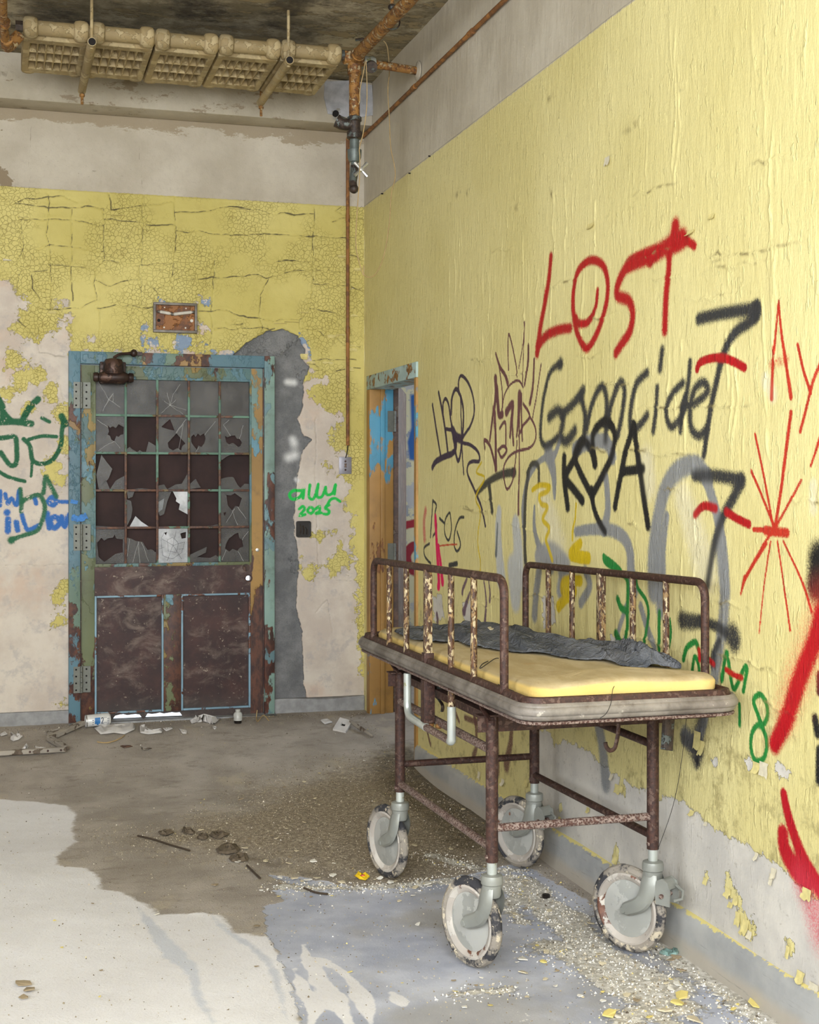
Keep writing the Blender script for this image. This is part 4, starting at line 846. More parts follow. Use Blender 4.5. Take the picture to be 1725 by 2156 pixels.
M_crack = plain('bright_glass_fracture', (214, 214, 210), 0.3)

# ================================================================== glazed steel door in the back wall
d1 = empty('door_1', (0.93, YB, 0.15), 'teal and rust steel door with twenty five broken glass panes', 'door', kind='structure')
yF, yD = YB-0.040, YB-0.012              # front of the frame, front of the leaf
def bx(px, py): p = on_y(px, py, YB); return p.x, p.z
X = lambda px: bx(px, 1000)[0]
Zl = lambda py: 0.5*(on_y(200, py, YB).z+on_y(526, py, YB).z)
fx0, fx1 = X(144), X(576); lx0, lx1 = X(170), X(553)
fzT, lzT, lzB = 2.187, 2.115, 0.151
for nm, a in (('frame_jamb', (fx0, lx0-0.004, yF, YB+0.06, 0.10, fzT)), ('frame_jamb', (lx1+0.004, fx1, yF, YB+0.06, 0.10, fzT)), ('frame_head', (lx0-0.004, lx1+0.004, yF, YB+0.06, lzT+0.004, fzT))):
    bm = B(); box(bm, *a, bev=0.004); obj(nm, bm, M_rjamb if a[0] > 1.2 else M_frame, d1)
for nm, a in (('frame_rebate', (lx0-0.006, lx0+0.002, yF+0.018, yF+0.026, 0.12, lzT)), ('frame_rebate', (lx1-0.002, lx1+0.006, yF+0.018, yF+0.026, 0.12, lzT))):
    bm = B(); box(bm, *a); obj(nm, bm, M_panel, d1, False)
bm = B(); box(bm, fx0, fx1, yF-0.05, YB+0.02, 0.06, 0.152, 0.008)
bmesh.ops.subdivide_edges(bm, edges=bm.edges, cuts=3)
for v in bm.verts: v.co.z += random.uniform(-.006, .004); v.co.y += random.uniform(-.006, .006)
obj('threshold', bm, M_cn, d1)
gx0, gx1 = X(199), X(527); gzT, gzB = Zl(799), Zl(1187)
yL = yD+0.045                            # back of the leaf
lockx, lockz = X(522), Zl(1220); hr = 0.014
def rails(nm, x0, x1, z0, z1, y0=yD, y1=yL, mat=M_doorpaint, bev=0.003):
    bm = B(); box(bm, x0, x1, y0, y1, z0, z1, bev); return obj(nm, bm, mat, d1)
rails('stile', lx0, gx0, lzB, lzT)
bm = B()                                  # lock stile, with the hole where the lock was
for a in ((gx1, lx1, lockz+hr, lzT), (gx1, lx1, lzB, lockz-hr), (lockx+hr, lx1, lockz-hr, lockz+hr)): box(bm, a[0], a[1], yD, yL, a[2], a[3], 0)
box(bm, gx1, lockx-hr, yD, yL, lockz-hr, lockz+hr) if lockx-hr > gx1 else None
obj('stile', bm, M_ochre, d1, False)
rails('top_rail', gx0, gx1, gzT, lzT)
pzT, pzB = Zl(1251), Zl(1496)
mid = B(); box(mid, gx0, lockx-hr, yD, yL, pzT, gzB); box(mid, lockx-hr, gx1, yD, yL, pzT, lockz-hr); box(mid, lockx-hr, gx1, yD, yL, lockz+hr, gzB)
obj('lock_rail', mid, M_panel, d1, False)
px1, px2 = X(344), X(381)
rails('middle_stile', px1, px2, pzB, pzT)
# the bottom rail has rusted through: daylight shows under it
bm = B(); outl = [(gx0, pzB), (gx1, pzB)]; xs = np.linspace(gx1, gx0, 40)
for x in xs:
    zb = 0.146+0.004*math.sin(x*31)
    if X(234) < x < X(298) or X(308) < x < X(386): zb = 0.176+random.uniform(-.004, .004)
    outl.append((float(x), zb))
prism(bm, [outl], lambda a, b, k: Vector((a, yD+0.001+k, b)), 0.036); obj('bottom_rail', bm, M_panel, d1, False)
for a0, a1 in ((gx0, px1), (px2, gx1)):
    bm = B(); box(bm, a0, a1, yD+0.018, yD+0.030, pzB, pzT); obj('panel', bm, M_panel, d1, False)
    m = 0.011
    for q in ((a0, a0+m, pzB, pzT), (a1-m, a1, pzB, pzT), (a0+m, a1-m, pzT-m, pzT), (a0+m, a1-m, pzB, pzB+m)):
        bm = B(); box(bm, q[0], q[1], yD-0.004, yD+0.019, q[2], q[3], 0.003); obj('moulding', bm, M_mould, d1)
bm = B(); box(bm, gx0-0.02, gx1+0.03, yL+0.004, yL+0.018, gzB-0.02, gzT+0.02); obj('backing_board', bm, M_board, d1, False)
# glazing bars
vx = [gx0]+[X(p) for p in (264.5, 331, 397.6, 462.5)]+[gx1]
hz = [gzT]+[Zl(p) for p in (876, 954.5, 1032.5, 1110.5)]+[gzB]
bw = 0.0065
for x in vx[1:-1]:
    bm = B(); box(bm, x-bw, x+bw, yD+0.004, yD+0.028, gzB, gzT, 0.002); obj('glazing_bar', bm, M_munt, d1)
for z in hz[1:-1]:
    for a, b in zip(vx, vx[1:]):
        bm = B(); box(bm, a+bw, b-bw, yD+0.006, yD+0.028, z-bw, z+bw, 0.002); obj('glazing_bar', bm, M_munt, d1)
for q in ((gx0-0.006, gx0+0.006, gzB, gzT), (gx1-0.006, gx1+0.006, gzB, gzT), (gx0, gx1, gzT-0.006, gzT+0.010), (gx0, gx1, gzB-0.012, gzB+0.006)):
    bm = B(); box(bm, q[0], q[1], yD-0.003, yD+0.02, q[2], q[3], 0.002); obj('glazing_bead', bm, M_doorpaint, d1)
RECT = [(0, 0), (1, 0), (1, 1), (0, 1)]
cells = {(0, 0): ('f',), (0, 1): ('f',), (0, 2): ('f',), (0, 3): ('f',), (0, 4): ('f',),
 (1, 0): ('h', [[(.42, .25), (.5, .32), (.6, .28), (.7, .33), (.8, .22), (.98, .3), (.97, .5), (.86, .52), (.8, .58), (.72, .55), (.65, .70), (.55, .66), (.5, .55), (.42, .52), (.46, .42)]]),
 (1, 1): ('s', [[(.75, .7), (.99, .82), (1, 1), (.66, 1)], [(0, .92), (.1, .86), (.2, .93), (.35, 1), (0, 1)], [(.36, 1), (.45, .95), (.55, 1)]]),
 (1, 2): ('h', [[(.10, .28), (.40, .05), (.56, .38), (.4, .36)], [(.32, .74), (.62, .46), (.93, .75), (.82, .82), (.78, .95), (.66, .88), (.5, .95), (.36, .88)]]),
 (1, 3): ('h', [[(.05, .55), (.14, .48), (.2, .56), (.28, .46), (.36, .52), (.5, .45), (.55, .6), (.5, .74), (.4, .85), (.3, .8), (.25, .92), (.12, .8), (.05, .7)]]),
 (1, 4): ('h', [[(.15, .52), (.25, .56), (.35, .52), (.5, .5), (.58, .6), (.66, .6), (.75, .7), (.70, .8), (.62, .84), (.5, .75), (.42, .72), (.3, .76), (.2, .7)]]),
 (2, 0): ('s', [[(.2, .02), (.36, .2), (.58, .42), (.45, .7), (.1, .98), (.02, .6)], [(.1, 1), (.35, .72), (.5, 1)], [(.5, 1), (.7, .75), (1, .62), (1, 1)]]),
 (2, 1): ('s', [[(.2, 1), (.5, .97), (.8, 1)]]), (2, 2): ('s', [[(0, .9), (.2, .86), (.3, 1), (0, 1)], [(.3, 1), (.6, .86), (.8, .84), (1, .55), (1, 1)]]),
 (2, 3): ('s', [[(0, .85), (.2, .7), (.38, .95), (0, 1)]]), (2, 4): ('s', [[(0, .7), (.3, .64), (.45, .65), (.6, .88), (.7, .96), (.85, .84), (1, .85), (1, 1), (0, 1)], [(0, 0), (.35, 0), (.2, .06), (.03, .16)]]),
 (3, 0): ('s', [[(0, .97), (.6, 1), (0, 1)]]), (3, 1): ('s', [[(0, 0), (.26, 0), (.2, .15), (.05, .2)], [(0, .22), (.15, .27), (.2, .5), (.15, .75), (0, 1)]], [[(.1, 1), (.3, .7), (.5, .86), (.75, 1)]]),
 (3, 2): ('s', [[(0, 0), (.45, 0), (.3, .3), (.2, .65), (.05, .7), (0, .6)]], [[(.5, 0), (1, 0), (1, .66), (.7, .52), (.74, .36), (.6, .28), (.62, .2)], [(0, .3), (.2, .2), (.15, .5), (0, .6)]]),
 (3, 3): ('s', [[(.7, 1), (1, .95), (1, 1)]]), (3, 4): ('h', [[(.2, .1), (.35, .12), (.5, .05), (.75, .2), (.65, .45), (.52, .42), (.4, .55), (.25, .4)], [(.1, .62), (.2, .6), (.14, .72)]]),
 (4, 0): ('h', [[(.05, .4), (.2, .25), (.3, .33), (.45, .26), (.6, .25), (.66, .16), (.72, .28), (.95, .3), (.95, .68), (.7, .72), (.6, .78), (.3, .95), (.1, .8)]]),
 (4, 1): ('s', [[(0, .25), (.15, .28), (.3, .35), (.55, .38), (.62, .5), (.72, .62), (.86, .6), (1, .7), (1, 1), (0, 1)]]), (4, 2): ('hw', [[(.75, .15), (.85, .12), (.95, .1), (.94, .28), (.8, .30)], [(.2, .12), (.3, .1), (.26, .2)]]),
 (4, 3): ('s', [[(0, .78), (.3, .66), (.6, .55), (.56, .72), (.25, .85), (.7, .88), (.9, .8), (1, .85), (1, 1), (0, 1)]]), (4, 4): ('h', [[(.2, .45), (.3, .3), (.4, .25), (.48, .18), (.62, .14), (.66, .3), (.75, .35), (.8, .55), (.66, .6), (.6, .68), (.42, .62), (.3, .7), (.15, .6)]])}
fract = {(0, 0): [[(.08, .08), (.3, .35), (.45, .58), (.25, .92)], [(.45, .58), (.62, .4), (.6, .65)], [(.45, .58), (.85, .8)], [(.62, .4), (.3, .8)]], (0, 2): [[(.4, .72), (.3, .35)], [(.4, .72), (.5, .4), (.75, .1)], [(.4, .72), (.1, .95)], [(.4, .72), (.85, .98)], [(.4, .72), (.6, .55)], [(.4, .72), (.2, .6)], [(.4, .72), (.95, .85)]],
 (1, 0): [[(.65, .7), (.3, .85), (.1, .98)], [(.65, .7), (.85, .9)], [(.42, .3), (.05, .1)]], (1, 4): [[(.35, .52), (.1, .2), (.3, .05)], [(.66, .6), (.8, .2)]], (1, 2): [[(.6, .45), (.95, .05)], [(.6, .45), (.85, .2), (.7, .9)]], (4, 1): [[(.4, .37), (.2, 1)], [(.4, .37), (.45, 1)], [(.5, .38), (.75, .95)], [(.1, .3), (.02, .8)]], (1, 3): [[(.5, .5), (.9, .1)], [(.3, .85), (.2, 1)]],
 (4, 2): [[(.5, .5), (.1, .3), (.2, .1)], [(.5, .5), (.9, .4)], [(.5, .5), (.6, .1)], [(.5, .5), (.3, .95)], [(.5, .5), (.8, .9)], [(.1, .3), (.15, .8), (.5, .9), (.8, .7), (.9, .4)], [(.3, .35), (.35, .65), (.6, .72), (.7, .45), (.5, .25), (.3, .35)], [(.02, .6), (.2, .55)], [(.9, .6), (.7, .6)]], (4, 4): [[(.6, .68), (.8, .98)], [(.75, .35), (.98, .1)], [(.2, .65), (.05, .95)]], (3, 4): [[(.5, .5), (.2, .9)], [(.6, .45), (.9, .8)], [(.4, .55), (.6, .98)]]}
for (r, c), spec in cells.items():
    x0, x1, z1, z0 = vx[c]+bw, vx[c+1]-bw, hz[r]-bw, hz[r+1]+bw
    yg = yD+0.016
    to3 = lambda a, b, k: Vector((x0+a*(x1-x0), yg+k, z1+b*(z0-z1)))
    bm = B(); kind = spec[0]; mt = M_paleglass if kind == 'hw' else M_glass
    if kind == 'f': prism(bm, [RECT], to3, 0.003)
    elif kind in ('h', 'hw'): prism(bm, [RECT]+[h[::-1] for h in spec[1]], to3, 0.003)
    else:
        for s_ in spec[1]: prism(bm, [s_], to3, 0.003)
    p = obj('pane', bm, mt, d1, False)
    if len(spec) > 2:
        bm = B()
        for s_ in spec[2]: prism(bm, [s_], to3, 0.003)
        obj('shard', bm, M_paleglass, p, False)
    if (r, c) in fract:
        bm = B()
        for ln in fract[(r, c)]:
            ln2 = []
            for (a0, b0), (a1, b1) in zip(ln, ln[1:]):
                for q in range(4): ln2.append((a0+(a1-a0)*q/4+random.uniform(-.012, .012), b0+(b1-b0)*q/4+random.uniform(-.012, .012)))
            ln2.append(ln[-1])
            tube(bm, [to3(a, b, -0.0006) for a, b in ln2], 0.0006, 4)
        obj('crack', bm, M_dark if kind == 'hw' else M_crack, p, False)
# hinges
for py in (833, 1131, 1429):
    zc = on_y(172, py, YB).z; hh = 0.072; x0, xk, x1 = X(154), X(169), X(190)
    bm = B(); box(bm, x0, xk, yF-0.003, yF+0.002, zc-hh, zc+hh); hg = obj('hinge', bm, M_hinge, d1, False)
    bm = B(); box(bm, xk, x1, yD-0.016, yD-0.010, zc-hh, zc+hh); obj('leaf_plate', bm, M_hinge, hg, False)
    for k in range(5):
        bm = B(); cyl(bm, (xk+0.004, yF-0.006, zc-hh+k*2*hh/5+0.001), (xk+0.004, yF-0.006, zc-hh+(k+1)*2*hh/5-0.001), 0.0075, 12); obj('knuckle', bm, M_hinge, hg)
    for k in range(4):
        zz = zc+hh*(0.78-0.52*k)
        for xx, yy in ((x0+0.014, yF-0.0042), (x1-0.022, yD-0.0172)):
            bm = B(); cyl(bm, (xx, yy, zz), (xx, yy+0.003, zz), 0.0052, 10); obj('screw_hole', bm, M_dark, hg, False)
# door closer
cz = on_y(235, 783, YB).z; cx = X(236)
bm = B(); lathe(bm, [(0, -0.02), (0.05, -0.02), (0.056, 0.0), (0.052, 0.045), (0.044, 0.06), (0.02, 0.066), (0, 0.066)], 24, Matrix.Translation((cx, yF-0.062, cz)))
cl = obj('door_closer', bm, M_bronze, d1)
bm = B(); lathe(bm, [(0, -0.108), (0.022, -0.108), (0.026, -0.10), (0.026, -0.085), (0.021, -0.08), (0.034, -0.05), (0.036, 0.05), (0.021, 0.08), (0.026, 0.085), (0.026, 0.10), (0.022, 0.108), (0, 0.108)], 20, axis_mat((cx, yF-0.062, cz-0.038), (1, 0, 0)))
obj('cylinder_body', bm, M_bronze, cl)
bm = B(); box(bm, cx-0.07, cx+0.07, yF-0.03, yD, cz-0.07, cz+0.05, 0.006); obj('mounting_plate', bm, M_bronze, cl)
bm = B(); tube(bm, fil([(cx, yF-0.066, cz+0.068), (cx+0.03, yF-0.066, cz+0.09), (cx+0.105, yF-0.06, cz+0.098)], 0.03), 0.008, 8); ball(bm, (cx+0.11, yF-0.06, cz+0.098), 0.02, 1, 1, 1.1); box(bm, cx+0.095, cx+0.16, yF-0.02, yF, cz+0.09, cz+0.11); box(bm, cx+0.10, cx+0.12, yF-0.06, yF-0.01, cz+0.085, cz+0.11); obj('arm', bm, M_bronze, cl)
# lock hole with its ring, a bolt above
bm = B(); lathe(bm, [(hr+0.001, 0), (hr+0.010, 0), (hr+0.010, 0.006), (hr+0.001, 0.006)], 20, axis_mat((lockx, yD-0.005, lockz), (0, 1, 0)), True); obj('lock_ring', bm, M_rust, d1)
bm = B(); lathe(bm, [(0, 0), (0.010, 0.002), (0.010, 0.008), (0, 0.010)], 14, axis_mat((X(541), yD-0.01, Zl(1160)), (0, 1, 0))); obj('bolt_head', bm, M_chrome, d1)
bm = B(); cyl(bm, (X(517), yD-0.012, Zl(1197)), (X(517), yD, Zl(1197)), 0.02, 14); obj('knob_stub', bm, M_bronze, d1)
# blue paint dashed over the frame and the board
M_blue = plain('blue_spray_paint', (52, 120, 190), 0.6, 0, 0.25, 60)
for pts, wv, yy, par in (([(150, 1088), (165, 1092), (182, 1085)], 0.034, yF, d1), ([(148, 1055), (163, 1058)], 0.02, yF, d1), ([(233, 1058), (228, 1075), (216, 1094), (207, 1100)], 0.018, yL+0.012, d1)):
    P = [on_y(px, py, YB) for px, py in pts]; bm = B(); q = cat([(p.x, p.z) for p in P], 6)
    L = []; R = []
    for i, (a, b) in enumerate(q):
        a2, b2 = q[min(i+1, len(q)-1)]; a1, b1 = q[max(i-1, 0)]; dx, dz = a2-a1, b2-b1; n = math.hypot(dx, dz)
        ww = wv*(0.35+0.25*random.random()); L.append((a-dz/n*ww, b+dx/n*ww)); R.append((a+dz/n*ww, b-dx/n*ww))
    prism(bm, [L+R[::-1]], lambda a, b, k: Vector((a, yy-0.0012+k, b)), 0.001); obj('paint_mark', bm, M_blue, par, False)

# ================================================================== doorway in the right wall and the room behind it
d2 = empty('door_2', (XW, 7.27, 0.05), 'rusty blue door frame in the corner with its leaf standing open', 'door', kind='structure')
M_jamb = flaky('ochre_and_blue_jamb', [((170, 128, 66), 0.80, 6), ((84, 150, 178), 0.34, 3.4)], 0.55, (92, 56, 30), (134, 88, 44), 12, vstretch=2.4, grime=0.35)
M_headp = flaky('peeling_pale_blue_head', [((168, 190, 186), 0.6, 11)], 0.6, (110, 74, 36), (160, 112, 52), 16)
xo, xi = XW-0.012, XW+0.13
for nm, a in (('frame_jamb', (xo, xi, DY1-0.045, DY1+0.025, 0.0, DZ-0.055)), ('frame_jamb', (xo, xi, DY0-0.025, DY0+0.012, 0.0, DZ-0.055))):
    bm = B(); box(bm, *a, bev=0.004); obj(nm, bm, M_jamb, d2)
bm = B(); box(bm, xo, xi, DY0-0.025, DY1+0.025, DZ-0.055, DZ+0.025, 0.004); obj('frame_head', bm, M_headp, d2)
for nm, a in (('door_stop', (XW+0.05, XW+0.075, DY1-0.06, DY1-0.045, 0.0, DZ-0.05)), ('door_stop', (XW+0.05, XW+0.075, DY0+0.012, DY0+0.022, 0.0, DZ-0.05))):
    bm = B(); box(bm, *a, bev=0.003); obj(nm, bm, M_jamb, d2)
M_leaf = flaky('brown_door_leaf', [((112, 96, 84), 0.35, 8)], 0.6, (74, 54, 46), (104, 76, 60), 10)
dv = Vector((0.33, 0.944, 0)); p0 = Vector((xi+0.012, DY1-0.03, 0)); sd = Vector((dv.y, -dv.x, 0))
bm = B(); obox(bm, p0+Vector((0, 0, 1.06)), p0+dv*0.86+Vector((0, 0, 1.06)), 0.042, 1.94); obj('door_leaf', bm, M_leaf, d2, False)
for py in (888, 1165):
    z0 = on_y(822, py, DY1).z
    bm = B(); box(bm, xi-0.035, xi+0.004, DY1-0.049, DY1-0.045, z0-0.06, z0+0.06); hg = obj('hinge', bm, M_hinge, d2, False)
    for k in range(5):
        bm = B(); cyl(bm, (xi+0.006, DY1-0.052, z0-0.06+k*0.024+0.001), (xi+0.006, DY1-0.052, z0-0.06+(k+1)*0.024-0.001), 0.007, 10); obj('knuckle', bm, M_hinge, hg)
# side room
t = NT('patchy_side_room_plaster'); px_, py_, pz_ = t.xyz()
c = t.mix(t.step(t.noise(4, 7, 0.7), 0.46, 0.50), lin((176, 172, 168)), lin((206, 196, 158)))
c = t.mix(t.step(t.noise(6, 6, 0.7, off=5), 0.56, 0.59), c, lin((150, 150, 150)))
c, _ = t.spray_over(c, 0.5); t.bump(t.noise(30, 5), 0.002); M_side = t.fin(c, 0.75)
YS = 9.2
gsx = np.arange(XW+0.1, 4.2, 0.012); gsz = np.arange(0, 3.2, 0.012); ss = Spray(gsx, gsz)
def Sp(pts): return [tuple(on_y(px, py, YS).xz) for px, py in pts]
ss.line(Sp([(848, 1108), (862, 1104), (890, 1098)]), 0.05, (150, 22, 36), 0.2); ss.line(Sp([(890, 1155), (870, 1150), (856, 1172), (868, 1200), (892, 1205)]), 0.06, (140, 22, 36), 0.2)
ss.area(Sp([(864, 830), (900, 830), (900, 975), (862, 968), (858, 930), (866, 900)]), (28, 84, 146), 0.02)
o = grid_mesh('wall_side_back', gsx, gsz, lambda A, C: np.stack([A, np.full(A.shape, YS), C], -1), M_side, None, ss); tag(o, 'patchy plaster wall seen through the corner doorway', 'wall', kind='structure')
bm = B(); box(bm, 4.2, 4.3, 6.0, YS, 0, 0.9); box(bm, 4.2, 4.3, 6.0, YS, 2.9, 3.2); box(bm, 4.2, 4.3, 6.0, 7.3, 0.9, 2.9); box(bm, 4.2, 4.3, 9.0, YS, 0.9, 2.9); tag(obj('wall_side_window', bm, M_pl, None, False), 'side room wall with the window that lights it', 'wall', kind='structure')
bm = B(); box(bm, XW+0.02, 4.3, 5.9, 6.0, 0, 3.2); tag(obj('wall_side_near', bm, M_pl, None, False), 'near wall of the side room', 'wall', kind='structure')
bm = B(); box(bm, XW+0.06, 4.3, 5.9, YS+0.1, 3.2, 3.3); tag(obj('ceiling_side', bm, M_pl, None, False), 'ceiling of the side room', 'ceiling', kind='structure')
bm = B(); box(bm, XW+0.10, XW+0.125, DY1+0.02, YS, 0, 3.2); box(bm, XW+0.10, XW+0.125, 5.9, DY0-0.02, 0, 3.2); box(bm, XW+0.10, XW+0.125, DY0-0.02, DY1+0.02, DZ+0.02, 3.2); tag(obj('wall_side_partition', bm, M_pl, None, False), 'side room face of the graffiti wall', 'wall', kind='structure')

# ================================================================== hospital trolley
TX0, TX1, TY0, TY1, TZ = 1.328, 2.006, 3.456, 5.285, 0.850
LXa, LXb, LYa, LYb = 1.398, 1.922, 3.885, 4.872
g = empty('hospital_trolley', ((LXa+LXb)/2, (LYa+LYb)/2, 0), 'rusty hospital trolley with side guards and big casters by the graffiti wall', 'trolley')
M_bump = NT('grimy_grey_rubber_bumper')
c = M_bump.mix(M_bump.step(M_bump.noise(7, 6, 0.65), 0.35, 0.7), lin((92, 85, 78)), lin((140, 133, 124)))
c = M_bump.mix(M_bump.step(M_bump.noise(22, 6, 0.7, off=4), 0.64, 0.70), c, lin((176, 169, 156)))
c = M_bump.mix(M_bump.m('MULTIPLY', M_bump.step(M_bump.noise(12, 5, 0.7, off=8), 0.55, 0.7), 0.6), c, lin((80, 66, 58)))
M_bump.bump(M_bump.noise(50, 4), 0.0006); M_bump = M_bump.fin(c, 0.5)
def rrect(x0, x1, y0, y1, r, n=7):
    out = []
    for cx, cy, a0 in ((x1-r, y1-r, 0), (x0+r, y1-r, 90), (x0+r, y0+r, 180), (x1-r, y0+r, 270)):
        for k in range(n+1):
            a = math.radians(a0+90*k/n); out.append((cx+r*math.cos(a), cy+r*math.sin(a)))
    return out
def sweep_rim(bm, prof, x0, x1, y0, y1, r, n=8):
    """Sweep PROF (outward offset, z) round a rounded rectangle; long sides are cut up so that they can sag."""
    base = rrect(x0, x1, y0, y1, r, n); m = len(base); path = []
    for i in range(m):
        a, b = base[i], base[(i+1) % m]; L = math.hypot(b[0]-a[0], b[1]-a[1]); k = max(1, int(L/0.12))
        path += [(a[0]+(b[0]-a[0])*q/k, a[1]+(b[1]-a[1])*q/k) for q in range(k)]
    m = len(path); rows = []
    for i in range(m):
        (ax, ay), (bx_, by_) = path[i-1], path[(i+1) % m]; dx, dy = bx_-ax, by_-ay; L = math.hypot(dx, dy); nx, ny = dy/L, -dx/L
        rows.append([bm.verts.new((path[i][0]+nx*o, path[i][1]+ny*o, z)) for o, z in prof])
    for i in range(m):
        A, C = rows[i], rows[(i+1) % m]
        for k in range(len(prof)): bm.faces.new((A[k], A[(k+1) % len(prof)], C[(k+1) % len(prof)], C[k]))
    return bm
bm = B(); box(bm, TX0+0.03, TX1-0.03, TY0+0.03, TY1-0.03, TZ-0.022, TZ-0.014); obj('tray_pan', bm, M_rust, g, False)
bm = B(); sweep_rim(bm, [(0.0, -0.030+TZ), (0.0, 0.012+TZ), (-0.006, 0.028+TZ), (-0.016, 0.030+TZ), (-0.022, 0.020+TZ), (-0.018, 0.006+TZ), (-0.014, -0.024+TZ)], TX0+0.022, TX1-0.022, TY0+0.022, TY1-0.022, 0.055); obj('tray_rim', bm, M_rust, g)
bp = [(-0.002, 0.018), (0.008, 0.021), (0.014, 0.016), (0.015, 0.011), (0.019, 0.009), (0.022, 0.002), (0.022, -0.006), (0.018, -0.012), (0.015, -0.013), (0.015, -0.018), (0.010, -0.025), (-0.002, -0.028)]
bm = B(); sweep_rim(bm, [(o, z+TZ-0.006) for o, z in bp], TX0+0.022, TX1-0.022, TY0+0.022, TY1-0.022, 0.06); obj('bumper', bm, M_bump, g, True, 50)
bm = B(); sweep_rim(bm, [(0.006, TZ-0.034), (0.010, TZ-0.036), (0.008, TZ-0.042), (-0.012, TZ-0.042), (-0.012, TZ-0.036)], TX0+0.022, TX1-0.022, TY0+0.022, TY1-0.022, 0.055); obj('tray_flange', bm, M_rustlight, g)
for x in (LXa, LXb):
    for y in (LYa, LYb):
        bm = B(); cyl(bm, (x, y, 0.335), (x, y, 0.765), 0.0185, 16); lg = obj('leg', bm, M_rust, g)
        bm = B(); cyl(bm, (x, y, 0.285), (x, y, 0.338), 0.0150, 14); obj('stem', bm, M_galv, lg)
        bm = B(); cyl(bm, (x-0.0225, y-0.006, 0.352), (x-0.0165, y-0.006, 0.352), 0.006, 8); obj('rivet', bm, M_rustlight, lg)
def bar(nm, p, q, r, mat): 
    bm = B(); tube(bm, [p, Vector(p).lerp(Vector(q), 0.5), q], r, 12); return obj(nm, bm, mat, g)
for y, m_ in ((LYa, M_rustlight), (LYb, M_rust)): bar('cross_bar', (LXa, y, 0.435), (LXb, y, 0.435), 0.0125, m_)
bar('side_bar', (LXa, LYa, 0.375), (LXa, LYb, 0.365), 0.0125, M_rustlight); bar('side_bar', (LXb, LYa, 0.375), (LXb, LYb, 0.365), 0.0125, M_rust)
bar('upper_side_bar', (LXa, LYa, 0.665), (LXa, LYb, 0.665), 0.0135, M_rustlight); bar('upper_side_bar', (LXb, LYa, 0.655), (LXb, LYb, 0.655), 0.0125, M_rust)
def angle(nm, p, q, s=0.032):
    bm = B(); p, q = Vector(p), Vector(q); obox(bm, p, q, s, 0.004); obox(bm, p-Vector((0, 0, s/2)), q-Vector((0, 0, s/2)), 0.004, s); return obj(nm, bm, M_rust, g, False)
for y in (LYa, LYb): angle('cross_frame', (LXa-0.045, y, 0.770), (LXb+0.045, y, 0.770), 0.05)
for x in (LXa, LXb): angle('long_frame', (x, LYa-0.03, 0.772), (x, LYb+0.03, 0.772), 0.03)
for y in (TY0+0.10, TY1-0.10, (LYa+LYb)/2): angle('tray_bearer', (TX0+0.05, y, TZ-0.03), (TX1-0.05, y, TZ-0.03), 0.03)
for y0, y1 in ((LYa, TY0+0.10), (LYb, TY1-0.10)):
    for x in (LXa+0.03, LXb-0.03):
        bm = B(); tube(bm, fil([(x, y0, 0.775), (x, (y0*0.6+y1*0.4), 0.790), (x, y1, TZ-0.035)], 0.1), 0.008, 8); obj('tray_strut', bm, M_rust, g)
# side guards
def guard(Xg, pxs, pxsq, near, far, ztn, ztf, zb, rear):
    yn, yf = on_x(near, 1200, Xg).y, on_x(far, 1200, Xg).y
    bm = B(); tube(bm, fil([(Xg, yn, zb), (Xg, yn, ztn), (Xg, yf, ztf), (Xg, yf, zb)], 0.055, 8), 0.0125, 14); gd = obj('side_guard', bm, M_rust, g)
    for px in pxs:
        y = on_x(px, 1230, Xg).y; zt = ztn+(ztf-ztn)*(y-yn)/(yf-yn)
        bm = B(); cyl(bm, (Xg, y, zb), (Xg, y, zt), 0.0105, 12); obj('spindle', bm, M_spind, gd)
    y = on_x(pxsq, 1230, Xg).y; zt = ztn+(ztf-ztn)*(y-yn)/(yf-yn)
    bm = B(); box(bm, Xg-0.0125, Xg+0.0125, y-0.0125, y+0.0125, 0.66, zt-0.004, 0.002); obj('square_post', bm, M_spind, gd)
    bm = B(); box(bm, Xg-0.017, Xg+0.017, y-0.017, y+0.017, TZ+0.004, TZ+0.045, 0.002); obj('post_sleeve', bm, M_rust, gd)
    bm = B(); box(bm, Xg-0.019, Xg+0.019, y-0.019, y+0.019, 0.665, TZ-0.045, 0.002); obj('post_socket', bm, M_rust, gd)
    return gd, y
gdl, ysq = guard(1.362, (820, 856, 950, 998), 901, 1062, 787, 1.187, 1.165, TZ+0.012, False)
gdr, _ = guard(1.966, (1155, 1205, 1333, 1403), 1266, 1485, 1107, 1.168, 1.142, TZ+0.012, True)
# the sliding loop that hangs below the left guard
Xl = 1.352; ya, yb = on_x(858, 1450, Xl).y, on_x(951, 1450, Xl).y
bm = B(); tube(bm, fil([(Xl, ya, 0.80), (Xl, ya, 0.655), (Xl, (ya+yb)/2+0.02, 0.650)], 0.05, 8), 0.0135, 12); obj('slide_loop', bm, M_galv, g)
bm = B(); tube(bm, [(Xl, (ya+yb)/2+0.02, 0.650), (Xl, yb+0.01, 0.650)], 0.0125, 12); obj('slide_bar', bm, M_rustlight, g)
bm = B(); tube(bm, fil([(Xl, yb+0.012, 0.650), (Xl, yb, 0.652), (Xl, yb, 0.76)], 0.02, 6), 0.0140, 12); obj('slide_loop', bm, M_galv, g)
bm = B(); tube(bm, [(Xl, yb, 0.76), (Xl, yb, 0.83)], 0.0115, 12); obj('slide_stub', bm, M_spind, g)
bm = B(); ball(bm, (Xl+0.02, ysq, 0.655), 0.012); ball(bm, (Xl+0.04, ysq-0.03, 0.655), 0.010, 1.5, 1, 1); obj('pivot_bolt', bm, M_pipe, g)
